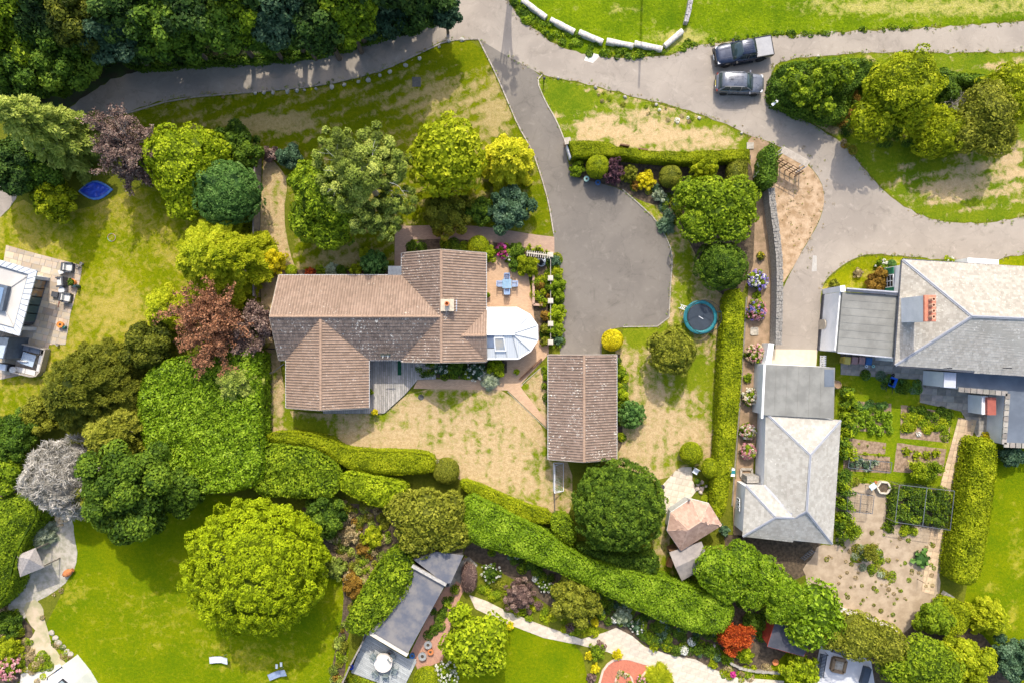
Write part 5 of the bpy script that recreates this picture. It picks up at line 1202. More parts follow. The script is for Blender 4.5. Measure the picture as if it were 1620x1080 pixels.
# ---- red playhouse, bottom right
rp = hip_house('playhouse', P(1240,1005), 'red painted timber playhouse with dark felt roof under the laurel', 'playhouse')
w = PP([(1226,984),(1290,992),(1272,1038),(1214,1022)], 2.2); mb = MB(); mb.slab3(w, .08); mb.build('roof', mat('shade_dark_felt', (.045,.05,.065), (.07,.07,.085), .8, 1.5), rp, world=True)  # felt colour made darker so the roof reads as lying in shade
REDW = mat('red_boarding', (.42,.06,.03), (.34,.05,.03), .6, 6)
mb = MB()
for i in range(4): mb.bar(w[i]-Vector((0,0,.06)), w[(i+1)%4]-Vector((0,0,.06)), .04, .1)
mb.build('edge_trim', REDW, rp, world=True)
c_ = (w[0]+w[2])/2; mb = MB(); mb.prism([(c_.x+(p.x-c_.x)*.93, c_.y+(p.y-c_.y)*.93) for p in w], 0, 2.1); mb.build('wall', REDW, rp, world=True)
vq = PP([(1221,978),(1229,984),(1216,1012),(1208,1009)], .9)
for k in range(9): a = lerp(vq[0],vq[3],k/8); b = lerp(vq[1],vq[2],k/8); mb = MB(); mb.bar(a-Vector((0,0,.35)), b-Vector((0,0,.35)), .16, .04); mb.build('porch_plank', REDW, rp, world=True)
mb = MB(); mb.bar(vq[0], vq[3], .06, .06); 
for k in range(7): a = lerp(vq[0],vq[3],k/6); mb.bar(a-Vector((0,0,.9)), a, .04)
mb.build('railing', REDW, rp, world=True)

# ---- hip roofed thatch shelter on the gravel
tb = hip_house('garden_shelter', P(45,890), 'small square shelter with weathered grey pyramid roof on the gravel', 'shelter')
w = PP([(24,879),(56,866),(70,897),(32,912)], 2.3); ap = P(46,884,3.0); GT = mat('weathered_shingle', (.36,.33,.31), (.26,.24,.23), .9, 6, bmp=.6)
for i in range(4): mb = MB(); mb.slab3([w[i], w[(i+1)%4], ap], .05); mb.build('roof_slope', GT, tb, world=True)
for i in range(4): q = lerp(w[i], Vector((ap.x, ap.y, 2.3)), .12); mb = MB(); mb.bar((q.x,q.y,0), (q.x,q.y,2.25), .1); mb.build('post', WOODW, tb, world=True)
# ---------------------------------------------------------------- vehicles (length along +x, front at +x)
def loft(sts, m, name, parent, smooth=True):
    """sts: list of (x, [(y,z) half profile from centre top to bottom])"""
    mb = MB(); n = len(sts[0][1]); vs = []
    for x, pr in sts:
        full = [(-y, z) for y, z in pr[::-1]][:-1 if abs(pr[0][0]) < 1e-6 else None] + list(pr); N = len(full)
        vs += [(x, y, z) for y, z in full]
    fs = [(i*N+j, i*N+j+1, (i+1)*N+j+1, (i+1)*N+j) for i in range(len(sts)-1) for j in range(N-1)]
    fs += [(i*N+N-1, i*N, (i+1)*N, (i+1)*N+N-1) for i in range(len(sts)-1)]
    fs += [tuple(range(N-1, -1, -1)), tuple((len(sts)-1)*N+k for k in range(N))]
    mb.add(vs, fs); return mb.build(name, m, parent, smooth=smooth)
TYRE = mat('tyre_rubber', (.02,.02,.022), (.03,.03,.03), .8); RIM = mat('alloy_rim', (.45,.46,.48), (.35,.36,.38), .3, metal=.8)
CARGL = glass('car_glass', (.03,.05,.055), .05); LAMP = mat('lamp_lens', (.6,.62,.65), (.5,.52,.55), .15, spec=.8); TAIL = mat('tail_lens', (.22,.02,.015), (.16,.015,.01), .2); TRIM = mat('black_trim', (.02,.02,.022), (.03,.03,.03), .6)
PLATEY = mat('yellow_plate', (.75,.6,.08), None, .5)
def wheel(root, x, y, r=.36, w=.24):
    s = 1 if y > 0 else -1; o = MB(); n = 20
    o.lathe([(r*.62,-w/2),(r*.92,-w/2),(r,-w*.32),(r,w*.32),(r*.92,w/2),(r*.62,w/2)], n); M_ = Matrix.Translation((x,y,r))@Matrix.Rotation(R(90),4,'X')
    o.v = [tuple(M_@Vector(v)) for v in o.v]; e = empty('wheel', (0,0,0)); e.parent = root; o.build('tyre', TYRE, e)
    q = MB(); q.lathe([(.05,w*.40),(.08,w*.40),(r*.64,w*.3),(r*.64,-w*.3)], n)
    for k in range(5): a = 2*math.pi*k/5; q.bar((0,0,w*.42),(math.cos(a)*r*.6, math.sin(a)*r*.6, w*.42), .05, .03)
    M2 = Matrix.Translation((x,y,r))@Matrix.Rotation(R(-90*s),4,'X'); q.v = [tuple(M2@Vector(v)) for v in q.v]; q.build('rim', RIM, e)
def prof(w, zt, zb=.28, crown=.03, sh=.12): return [(0,zt+crown),(w*.55,zt+crown*.7),(w*.86,zt-.01),(w*.97,zt-sh),(w,zt-sh*2.4),(w,zb+.2),(w*.96,zb)]
def suv(loc, rz):
    L = 4.45; PT = paint('grey_car_paint', (.125,.135,.16)); t = empty('parked_car', loc, rz, 'dark grey estate sized SUV with roof rails and panoramic lines, parked nearer the hedge', 'car')
    loft([(-2.22,prof(.62,.72,.4)),(-2.17,prof(.80,.90,.32)),(-1.95,prof(.88,.98)),(-1.2,prof(.92,1.02)),(.6,prof(.92,1.02)),(1.0,prof(.91,1.01)),(1.7,prof(.88,.93)),(2.0,prof(.82,.86)),(2.17,prof(.68,.76,.34)),(2.23,prof(.48,.64,.42))], PT, 'body', t)
    gp = lambda w, zt, zb=.98: [(0,zt+.02),(w*.6,zt+.015),(w*.92,zt-.03),(w,zt-.10),(w+.10*(zt-zb)/.55,zb)]
    loft([(-2.05,gp(.70,1.04)),(-1.75,gp(.70,1.44)),(-1.5,gp(.70,1.55)),(-.2,gp(.71,1.60)),(.35,gp(.70,1.55)),(.62,gp(.68,1.42)),(1.12,gp(.72,1.02))], CARGL, 'window', t)
    loft([(-1.86,[(0,1.46),(.62,1.44),(.66,1.40)]),(-1.55,[(0,1.585),(.60,1.575),(.68,1.53)]),(-.9,[(0,1.63),(.60,1.62),(.69,1.56)]),(-.2,[(0,1.64),(.60,1.63),(.69,1.57)]),(.33,[(0,1.59),(.58,1.58),(.67,1.53)]),(.40,[(0,1.56),(.57,1.55),(.66,1.50)])], PT, 'roof', t)
    for k in (-.28,-.14,0,.14,.28): mb = MB(); mb.box(-1.3,k-.012,1.635,.05,k+.012,1.652); mb.build('roof_rib', PT, t)
    for s in (-1,1):
        mb = MB(); mb.tube([(-1.6,s*.66,1.56),(-1.4,s*.67,1.65),(0,s*.67,1.68),(.2,s*.66,1.6)], .022, 6); mb.build('roof_rail', RIM, t)
        mb = MB()
        for x0_, x1_ in ((-1.12,-1.0),(-.12,0.0)): mb.bar(((x0_+x1_)/2, s*.70, 1.53), ((x0_+x1_)/2+.02, s*.83, 1.0), .05, .09)
        mb.bar((.42,s*.67,1.50),(1.08,s*.80,1.02),.07,.05); mb.bar((-1.60,s*.69,1.50),(-1.98,s*.80,1.02),.12,.07); mb.build('pillar', PT, t)
        mb = MB(); mb.cbox((.82,s*1.0,1.03),(.13,.2,.13)); mb.bar((.82,s*.86,1.0),(.82,s*.95,1.02),.04); mb.build('door_mirror', PT, t)
        mb = MB(); mb.lathe([(.02,0),(.14,.03),(.16,.08)],12,(0,0,0),sx=1.5); mb.v=[(1.93+v[0]*.6, s*.66+v[1]*1.0, .79+v[2]) for v in mb.v]; mb.build('headlight', LAMP, t)
        mb = MB(); mb.cbox((-2.13,s*.74,.84),(.12,.2,.14)); mb.build('tail_light', TAIL, t)
        for x_ in (-.3,-1.35): mb = MB(); mb.cbox((x_+.35,s*.935,.86),(.18,.03,.03)); mb.build('door_handle', PT, t)
        for x_ in (1.38,-1.38): wheel(t, x_, s*.82)
        mb = MB(); mb.box(-.95,s*.90-.03,.24,.95,s*.90+.03,.38); mb.build('sill', TRIM, t)
    mb = MB(); mb.cbox((2.22,0,.48),(.04,.5,.11)); mb.build('number_plate', WHITEP, t); mb = MB(); mb.cbox((-2.22,0,.62),(.04,.5,.11)); mb.build('number_plate', PLATEY, t)
    mb = MB(); mb.cbox((2.18,0,.62),(.06,.9,.14)); mb.build('grille', TRIM, t)
    mb = MB(); mb.cbox((-1.0,0,1.66),(.22,.06,.05)); mb.build('roof_aerial', TRIM, t); mb = MB(); mb.cbox((-1.55,-.0,1.60),(.02,.3,.01)); mb.bar((-2.0,-.1,1.16),(-2.0,.35,1.16),.02); mb.build('wiper', TRIM, t)
    for y_ in (-.1,.35): mb = MB(); mb.bar((1.06,y_,1.06),(.86,y_+.42,1.24),.02); mb.build('wiper', TRIM, t)
    for y_ in (-.35,.35): mb = MB(); mb.bar((1.15,y_*1.3,1.035),(1.9,y_*1.0,.90),.03,.02); mb.build('bonnet_crease', PT, t)
    return t
def pickup(loc, rz):
    PT = paint('navy_truck_paint', (.012,.021,.048)); t = empty('pickup_truck', loc, rz, 'dark navy double cab pickup truck with a grey hard tonneau cover', 'pickup')
    loft([(-2.62,prof(.86,.98,.45)),(-2.55,prof(.92,1.02,.4)),(-1.0,prof(.93,1.06)),(-.9,prof(.94,1.07)),(.85,prof(.94,1.08)),(1.2,prof(.93,1.08)),(1.9,prof(.91,1.03)),(2.3,prof(.86,.98)),(2.5,prof(.78,.90,.36)),(2.6,prof(.60,.76,.42))], PT, 'body', t)
    gp = lambda w, zt, zb=1.04: [(0,zt+.02),(w*.6,zt+.015),(w*.92,zt-.03),(w,zt-.10),(w+.12*(zt-zb)/.6,zb)]
    loft([(-.98,gp(.68,1.12)),(-.86,gp(.68,1.62)),(-.5,gp(.69,1.74)),(.35,gp(.69,1.74)),(.55,gp(.67,1.62)),(1.18,gp(.74,1.10))], CARGL, 'window', t)
    loft([(-.93,[(0,1.65),(.60,1.64),(.66,1.60)]),(-.5,[(0,1.77),(.60,1.76),(.68,1.71)]),(.30,[(0,1.77),(.60,1.76),(.68,1.71)]),(.44,[(0,1.71),(.58,1.70),(.66,1.65)])], PT, 'roof', t)
    for k in (-.36,-.18,.18,.36): mb = MB(); mb.box(-.75,k-.014,1.765,.2,k+.014,1.785); mb.build('roof_rib', PT, t)
    TON = mat('grey_tonneau', (.34,.34,.345), (.30,.30,.31), .6)
    mb = MB(); mb.box(-2.60,-.86,1.07,-1.02,.86,1.13); mb.build('tonneau_cover', TON, t)
    mb = MB(); mb.bar((-2.58,-.89,1.12),(-1.02,-.89,1.12),.07,.1); mb.bar((-2.58,.89,1.12),(-1.02,.89,1.12),.07,.1); mb.bar((-2.61,-.9,1.1),(-2.61,.9,1.1),.07,.1); mb.build('load_bed_rail', TRIM, t)
    mb = MB(); mb.bar((-1.0,-.8,1.30),(-1.0,.8,1.30),.05,.40) ; 
    for s in (-1,1):
        mb = MB(); mb.bar((-.2,s*.69,1.68),(-.2,s*.85,1.06),.09,.05); mb.bar((.44,s*.66,1.66),(1.14,s*.84,1.09),.07,.05); mb.bar((-.90,s*.66,1.62),(-.97,s*.84,1.08),.10,.06); mb.build('pillar', PT, t)
        mb = MB(); mb.cbox((.90,s*1.04,1.14),(.15,.22,.18)); mb.build('door_mirror', TRIM, t)
        mb = MB(); mb.cbox((2.36,s*.70,.85),(.3,.22,.12)); mb.build('headlight', LAMP, t); mb = MB(); mb.cbox((-2.58,s*.84,.86),(.08,.1,.3)); mb.build('tail_light', TAIL, t)
        for x_ in (1.62,-1.58): wheel(t, x_, s*.84, .40, .27)
        for x_ in (1.62,-1.58):
            mb = MB(); n = 10; 
            for k in range(n): a0 = math.pi*k/n; a1 = math.pi*(k+1)/n; mb.bar((x_+.48*math.cos(a0),s*.95,.42+.46*math.sin(a0)),(x_+.48*math.cos(a1),s*.95,.42+.46*math.sin(a1)),.07,.06)
            mb.build('wheel_arch', TRIM, t)
        mb = MB(); mb.bar((-.9,s*.97,.36),(.95,s*.97,.36),.16,.05); mb.build('side_step', TRIM, t)
    mb = MB(); mb.box(2.48,-.82,.40,2.66,.82,.62); mb.build('front_bumper', TRIM, t); mb = MB(); mb.box(2.54,-.5,.64,2.62,.5,.86); mb.build('grille', TRIM, t)
    mb = MB(); mb.box(-2.78,-.8,.45,-2.6,.8,.6); mb.build('rear_bumper', TRIM, t); mb = MB(); mb.cbox((2.67,0,.5),(.03,.5,.11)); mb.build('number_plate', WHITEP, t)
    for y_ in (-.3,.3): mb = MB(); mb.bar((1.25,y_*1.4,1.115),(2.25,y_*1.2,1.01),.05,.03); mb.build('bonnet_crease', PT, t)
    
    for y_ in (-.3,.25): mb = MB(); mb.bar((1.12,y_,1.14),(.95,y_+.4,1.30),.02); mb.build('wiper', TRIM, t)
    return t
c = P(1171.5,131,.9); suv((c.x, c.y, .01), R(-2)); c = P(1177,80,1.0); pickup((c.x, c.y, .01), R(180+10))

# ---------------------------------------------------------------- furniture and garden things
def at(name, x, y, label, cat, rz=0, z=0, zt=0, group=None):
    p = P(x, y, zt or z); return empty(name, (p.x, p.y, z), rz, label, cat, group)
# patio table with four chairs
BLUE = mat('pale_blue_paint', (.30,.42,.62), (.24,.35,.54), .5, 5)
t = at('garden_table', 802, 449, 'small square pale blue garden table at the middle of four chairs', 'table', zt=.74)
mb = MB()
for k in range(6): mb.box(-.42+k*.14+.005,-.42,.70,-.42+(k+1)*.14-.005,.42,.73)
mb.build('tabletop', mat('blue_tabletop', (.24,.38,.50), (.20,.33,.45), .5, 5), t)
for sx in (-1,1):
    for sy in (-1,1): mb = MB(); mb.box(sx*.36-.025,sy*.36-.025,0,sx*.36+.025,sy*.36+.025,.70); mb.build('leg', BLUE, t)
def chair(x, y, rz, label, m=BLUE, group='pale blue patio chairs', w=.5, name='garden_chair'):
    t = at(name, x, y, label, 'chair', rz, zt=.6, group=group); mb = MB()
    for k in range(6): mb.box(-w/2+.01, -w/2+k*w/6, .42, w/2-.01, -w/2+(k+1)*w/6-.015, .45)
    mb.build('seat', m, t); mb = MB()
    for k in range(6): mb.box(-w/2+.02+k*(w-.04)/6, -w/2-.06, .5, -w/2+.02+(k+1)*(w-.04)/6-.02, -w/2-.02, .92)
    mb.box(-w/2,-w/2-.07,.88,w/2,-w/2-.01,.95); mb.box(-w/2,-w/2-.07,.46,w/2,-w/2-.01,.5); mb.build('backrest', m, t)
    for sx in (-1,1):
        mb = MB(); mb.box(sx*w/2-.03,-w/2,.62,sx*w/2+.03,w/2,.65); mb.build('armrest', m, t)
        for sy in (-1,1): mb = MB(); mb.box(sx*(w/2-.03)-.02,sy*(w/2-.03)-.02,0,sx*(w/2-.03)+.02,sy*(w/2-.03)+.02,.62 if sy > 0 else .9); mb.build('leg', m, t)
    return t
chair(802,438,R(180),'pale blue slatted chair on the house planting side, top of the patio table'); chair(802,461,0,'pale blue slatted chair nearest the conservatory at the patio table')
chair(791,449,R(-90),'pale blue slatted chair on the bungalow side of the patio table'); chair(814,449,R(90),'pale blue slatted chair on the raised bed side of the patio table')
# posts and chains by the drive
POSTM = mat('cream_post', (.52,.47,.39), (.42,.38,.32), .8, 4)
zp = 1.05
for i, y_ in enumerate((403,440,476,512,541)):
    t = at('gate_pier' if False else 'brick_pier', 871, y_, ['cream capped pier at the pergola corner beside the driveway','second cream capped pier from the pergola, beside green shrubs','middle cream capped pier of the five along the driveway bed','fourth cream capped pier, opposite the conservatory end','last cream capped pier, nearest the garage roof'][i], 'pier', zt=zp, group='cream piers along the driveway bed')
    mb = MB(); mb.box(-.17,-.17,0,.17,.17,1.0); mb.build('shaft', BRICKW, t); mb = MB(); mb.box(-.24,-.24,1.0,.24,.24,1.07); mb.box(-.19,-.19,1.07,.19,.19,1.1); mb.build('cap', POSTM, t)
for i, (a, b) in enumerate(((403,440),(440,476),(476,512),(512,541))):
    p, q = P(871,a,.8), P(871,b,.8); mb = MB(); 
    mb.bar((p.x,p.y-.2,.9),(q.x,q.y+.2,.9),.05,.05); mb.bar((p.x,p.y-.2,.2),(q.x,q.y+.2,.2),.05,.05)
    for k in range(9): z = lerp(p, q, (k+.5)/9); mb.bar((z.x,z.y,.2),(z.x,z.y,.9),.03)
    tag(mb.build('white_railing', VERGE, None, (p.x,(p.y+q.y)/2,0), world=True), ['white railing between the pergola pier and the second pier','white railing between the second and the middle pier','white railing between the middle and fourth pier','short white railing between the fourth pier and the last'][i], 'railing', 'white railings of the driveway bed')
# pergola arch
t = at('pergola', 852, 402, 'low pergola with short cream rafters over the path by the driveway', 'pergola', R(-7), zt=2.0)
mb = MB(); mb.box(-1.1,-.06,1.95,1.1,.06,2.05); mb.build('beam', POSTM, t)
for k in range(11): mb = MB(); mb.box(-1.0+k*.2-.03,-.32,2.05,-1.0+k*.2+.03,.2,2.12); mb.build('rafter', POSTM, t)
for s in (-1,1): mb = MB(); mb.box(s*1.0-.06,-.06,0,s*1.0+.06,.06,1.95); mb.build('post', POSTM, t)
# spiral ornament
t = at('spiral_ornament', 857, 413, 'white and black spiral of stacked crescents standing under the pergola', 'ornament', zt=.7)
for k in range(4):
    r = .40-.085*k; mb = MB(); n = 22; a0 = 2.2+k*.3; a1 = a0+4.2; pts = [(r*math.cos(a)+.05*k, r*math.sin(a)+.06*k, .12+.24*k) for a in np.linspace(a0, a1, n)]; mb.tube(pts, .045, 6); mb.build('spiral_ring', WHITEP, t)
mb = MB(); mb.lathe([(.42,0),(.30,.35),(.16,.8),(.02,1.0)], 18); mb.build('core', mat('black_core', (.02,.02,.03), None, .6), t)
# raised brick planter edge, water butt wall
mb = MB()
for a, b in (((844,433),(844,482)),((844,482),(858,483))): mb.bar(P(*a,.25), P(*b,.25), .22, .5)
tag(mb.build('planter_wall', mat('pinkish_brick', (.46,.30,.22), (.36,.24,.18), .85, 6, bmp=.4), None, (P(844,470).x,P(844,470).y,0), world=True), 'low brick wall holding the raised bed beside the patio', 'wall')
mb = MB(); mb.bar(P(822,600,.12), P(857,567,.12), .16, .3); tag(mb.build('low_fence', WOODB, None, (P(840,583).x,P(840,583).y,0), world=True), 'low brown edging board slanting across the patio toward the garage', 'fence')
def pot(x, y, r, h, m, label, plant=None, name='plant_pot', cat='pot', z=0):
    t = at(name, x, y, label, cat, zt=h, z=z); mb = MB(); mb.lathe([(r*.7,0),(r,h*.9),(r*1.08,h*.92),(r*1.08,h),(r*.9,h),(r*.86,h*.93)], 16); mb.build('pot', m, t)
    mb = MB(); mb.lathe([(r*.88,h*.90),(.001,h*.96)], 16); mb.build('compost', SOIL, t)
    if plant: SEED[0] += 1; lf = LF(SEED[0]*3); crown(lf, (0,0,h+.1), (r*1.25,r*1.25,.25), nl=8, lr=.4, leaf=.06, zmin=-.2); lf.build('plant', LM[plant], t)
    return t
pot(817.5,588,.22,.42,mat('grey_green_pot',(.28,.33,.25)),'green planted pot on the brick patio below the conservatory','lime'); pot(772,467,.15,.3,TERRA,'small potted plant against the bungalow wall by the patio','mid')
pot(587,619,.2,.35,TERRA,'potted green plant on the deck against the house wall','mid',z=.19); pot(594,651,.24,.35,TERRA,'yellow leaved potted plant on the front point of the deck','gold',z=.19)
mb = MB(); mb.lathe([(.27,0),(.27,.02),(.02,.03)], 16); c = P(666,628); tag(mb.build('drain_cover', mat('dull_iron', (.06,.06,.055), (.10,.10,.09), .8), None, (c.x,c.y,.01)), 'round dark drain cover in the dry lawn below the deck', 'drain cover')
mb = MB(); mb.box(-.4,-.45,0,.4,.45,.03); c = P(659,130); tag(mb.build('manhole_cover', mat('dull_iron2', (.13,.12,.11), (.09,.09,.08), .8, 6), None, (c.x,c.y,.01)), 'square grey manhole cover in the front lawn', 'manhole cover')
# wheelie box pots by the topiary
pot(928,283,.24,.55,mat('pale_green_pot',(.35,.55,.48)),'pale green tub at the driveway edge beneath the big round topiary'); pot(946,289,.24,.35,mat('blue_glazed_pot',(.03,.12,.30),None,.3),'blue glazed bowl at the driveway edge beneath the big round topiary')

# trampoline
t = at('trampoline', 1108, 502, 'round trampoline with teal padded rim and black mat beside the long hedge', 'trampoline', zt=.85); TR = 1.52
TEAL = mat('teal_pad', (.02,.20,.235), (.015,.15,.18), .45, 2); mb = MB(); mb.torus((0,0,.86), TR-.12, .17, 36, 8, zs=.25); mb.build('padded_rim', TEAL, t, smooth=True)
mb = MB(); mb.lathe([(TR-.32,.81),(TR-.32,.84)], 36); mb.build('jumping_mat', mat('trampoline_mat', (.035,.05,.07), (.028,.04,.055), .6, 2), t)
mb = MB(); mb.torus((0,0,.80), TR-.05, .03, 36, 6); mb.build('frame', GREYM, t)
mb = MB(); mb.torus((0,0,2.3), TR-.02, .025, 36, 6); mb.build('net_ring', BLACK, t)
for k in range(6):
    a = k*math.pi/3+.3; c_, s_ = math.cos(a)*TR, math.sin(a)*TR; mb = MB(); mb.tube([(c_,s_,.0),(c_*1.03,s_*1.03,1.2),(c_,s_,2.3)], .025, 6); mb.build('net_pole', TEAL, t)
    mb = MB(); mb.tube([(c_*.95,s_*.95,.8),(c_*.98,s_*.98,.02)], .03, 6); mb.build('leg', GREYM, t)
mb = MB(); 
for k in range(72): a = 2*math.pi*k/72; mb.bar((math.cos(a)*TR*.99,math.sin(a)*TR*.99,.9),(math.cos(a+.03)*TR*.99,math.sin(a+.03)*TR*.99,2.3),.006)
for z in np.linspace(1.0,2.2,7):
    for k in range(24): a = 2*math.pi*k/24; b = 2*math.pi*(k+1)/24; mb.bar((math.cos(a)*TR*.99,math.sin(a)*TR*.99,z),(math.cos(b)*TR*.99,math.sin(b)*TR*.99,z),.006)
tag(mb.build('safety_net', BLACK, t), kind='stuff')
a = R(148); mb = MB()
for s in (-.18,.18): mb.bar((math.cos(a)*TR*1.02-math.sin(a)*s, math.sin(a)*TR*1.02+math.cos(a)*s, .85),(math.cos(a)*TR*1.32-math.sin(a)*s, math.sin(a)*TR*1.32+math.cos(a)*s, 0),.04)
for q in (.25,.5,.75): mb.bar((math.cos(a)*TR*(1.02+.3*q)-math.sin(a)*.18, math.sin(a)*TR*(1.02+.3*q)+math.cos(a)*.18, .85*(1-q)),(math.cos(a)*TR*(1.02+.3*q)+math.sin(a)*.18, math.sin(a)*TR*(1.02+.3*q)-math.cos(a)*.18, .85*(1-q)),.05)
mb.build('ladder', WHITEP, t)
mb = MB(); mb.bar((-.15,.1,.86),(.25,-.15,.86),.05,.02); mb.build('mat_logo', WHITEP, t)
# football goal
t = at('football_goal', 884, 755, 'small white framed football goal with net below the garage', 'goal', zt=.3); mb = MB()
for a, b in (((-.48,1.3,0),(-.48,-1.3,0)),((.45,1.3,0),(.45,-1.3,0)),((-.48,1.3,0),(-.42,1.25,1.1)),((-.48,-1.3,0),(-.42,-1.25,1.1)),((-.42,1.25,1.1),(-.42,-1.25,1.1)),((-.48,1.3,0),(.45,1.3,0)),((-.48,-1.3,0),(.45,-1.3,0)),((-.42,1.25,1.1),(.45,1.3,0)),((-.42,-1.25,1.1),(.45,-1.3,0))): mb.bar(a, b, .06)
mb.build('frame', WHITEP, t); mb = MB()
for k in range(18): y_ = -1.25+k*.147; mb.bar((-.42,y_,1.1),(.45,y_,.02),.008)
for k in range(8): x_ = -.42+k*.12; z_ = 1.1-(x_+.42)/.87*1.08; mb.bar((x_,-1.27,z_),(x_,1.27,z_),.008)
tag(mb.build('net', WHITEP, t), kind='stuff')
# fences
def fence(pts, label, h=1.5, step=1.8, m=WOODW, pz=0, cat='fence', board=.15, name='fence', top=True):
    q = PP(pts); t = empty(name, (q[0].x, q[0].y, 0), 0, label, cat); o = Vector((q[0].x, q[0].y, 0))
    for a, b in zip(q[:-1], q[1:]):
        L = (b-a).length; n = max(1, round(L/step)); d = (b-a)/n
        for k in range(n+1): p = a+d*k-o; mb = MB(); mb.box(p.x-.05,p.y-.05,0,p.x+.05,p.y+.05,h+.05); mb.build('post', m, t)
        for k in range(n):
            s = a+d*k-o; mb = MB(); 
            for j in range(int(h/board)): mb.bar(s+d*.03+Vector((0,0,board*(j+.5))), s+d*.97+Vector((0,0,board*(j+.5)+.01)), .025, board*.97)
            mb.build('fence_panel', m, t)
            if top: mb = MB(); mb.bar(s+d*.02+Vector((0,0,h+.02)), s+d*.98+Vector((0,0,h+.02)), .14, .04); mb.build('fence_capping', m, t)
    return t
fence([(414,252),(412,330),(411,400),(412,470)], 'grey boarded fence between the side passage and the left garden', 1.7)
fence([(415,540),(416,600),(416,680)], 'lower stretch of grey boarded fence behind the laurel block', 1.7)
fence([(877,733),(877,814)], 'thin slatted fence running down from the garage past the goal', 1.0, 2.2, WOODW, board=.12, top=False)
fence([(1255,1030),(1253,1100)], 'grey capped fence below the red playhouse', 1.6)
fence([(540,1085),(560,1040),(580,1003)], 'grey boarded fence on the left of the lower deck', 1.5)
mb = MB()
for k in range(10): q = lerp(P(424,551,.5), P(450,553,.5), k/9); mb.bar(q-Vector((0,0,.5)), q+Vector((0,0,.5)), .05)
for z in (.2,.8): mb.bar(P(424,551)+Vector((0,0,z)), P(450,553)+Vector((0,0,z)), .05)
tag(mb.build('side_gate', BLACK, None, (P(437,552).x,P(437,552).y,0), world=True), 'dark slatted gate across the passage beside the bungalow', 'gate')
mb = MB(); mb.tube([P(416,595,.9), P(432,588,.95), P(449,575,.9)], .035, 6); mb.bar(P(449,575,.0), P(449,575,.95), .05); tag(mb.build('washing_line_arm', GREYM, None, (P(449,575).x,P(449,575).y,0), world=True), 'pale pole leaning out over the side passage', 'pole')

# stones along the lane
def stone(x, y, r, h, m, label, group=None, seed=0, cat='stone', name='edging_stone'):
    V, F = ico(2); g = np.random.default_rng(seed); k = 1+g.normal(0, .10, (len(V),1)); v = V*k*np.array([r*g.uniform(.8,1.3), r, h]); a = g.uniform(0, 3); ca, sa = math.cos(a), math.sin(a)
    v = np.column_stack([v[:,0]*ca-v[:,1]*sa, v[:,0]*sa+v[:,1]*ca, v[:,2]]); me = bpy.data.meshes.new(name); me.from_pydata(v.tolist(), [], F.tolist()); p = P(x, y); return tag(link(name, me, m, None, (p.x, p.y, h*.3)), label, cat, group)
WST = mat('whitish_stone', (.48,.46,.41), (.34,.32,.28), .9, 5, bmp=.6, var=.15)
ORD = 'first second third fourth fifth sixth seventh eighth ninth tenth eleventh twelfth thirteenth fourteenth fifteenth sixteenth seventeenth last'.split()
ROCKL = ['honey rock at the upper left of the rock pile','largest honey rock in the middle of the pile','honey rock on the left side of the pile','topmost small honey rock of the pile','lower middle honey rock of the pile','small honey rock on the right of the pile','outermost left honey rock of the pile','lowest honey rock, nearest the gravel']
g = random.Random(3)
edge = [(404,147),(418,146),(432,146),(455,144),(470,143),(482,142),(500,140),(525,137),(545,134),(567,129),(583,126),(601,119),(617,113),(642,103),(664,92),(695,74),(710,64),(731,62)]
for i, (x, y) in enumerate(edge): stone(x, y+1, g.uniform(.12,.24), .14, WST, ORD[17-i]+' whitish edging stone from the road junction along the front lawn', 'stones edging the front lawn', i)
for i, (x, y, l, m_) in enumerate(((883,124,'dark stone nearest the bollard on the verge',STONED),(942,139,'second dark stone along the verge edge',STONED),(989,154,'black rounded stone midway along the verge edge',STONED),(1038,166,'white stone on the lane edge of the triangular verge',WST),(1106,187,'pale stone among weeds on the verge edge',WST),(1173,211,'larger pale stone at the verge point near the gate',WST),(1294,90,'white stone on the lane edge by the dark hedge',WST),(1432,83,'pale stone on the grass edge past the hedge',WST))):
    stone(x, y, .15, .15, m_, l, None, 40+i)
# low white wall segments along the top verge, and the stone wall
segs = [((826,-1),(864,27)),((871,30),(909,50)),((916,50),(954,66)),((960,64),(1002,72)),((1004,68),(1048,77)),((1052,72),(1080,48))]
LB = ['white wall block at the top edge where the lane enters','second white wall block beside the ivy bank','thick white wall block in the middle of the curve','thin white wall block left of the pole shadow','white wall block just right of the pole shadow','white wall block set diagonally at the end of the curve']
for (a, b), l in zip(segs, LB):
    p, q = P(*a,.45), P(*b,.45); d = q-p; n = max(3, int(d.length/.5)); mb = MB(); s = d.cross(Vector((0,0,1))).normalized(); vs = []; k = 7
    for i in range(n+1):
        c = p+d*i/n; r = .24+g.uniform(-.02,.03)
        for j in range(k+1): t_ = math.pi*j/k; vs.append((c.x+s.x*math.cos(t_)*r, c.y+s.y*math.cos(t_)*r, .38+math.sin(t_)*r*.6))
        vs[-1] = (vs[-1][0], vs[-1][1], 0); vs[-(k+1)] = (vs[-(k+1)][0], vs[-(k+1)][1], 0)
    mb.add(vs, [(i*(k+1)+j, i*(k+1)+j+1, (i+1)*(k+1)+j+1, (i+1)*(k+1)+j) for i in range(n) for j in range(k)]+[tuple(range(k,-1,-1)), tuple(n*(k+1)+j for j in range(k+1))])
    tag(mb.build('wall_block', mat('lime_washed_stone', (.66,.62,.56), (.42,.38,.33), .85, 5, bmp=.6), None, (p.x,p.y,0), world=True), l, 'wall', 'white wall blocks along the field verge')
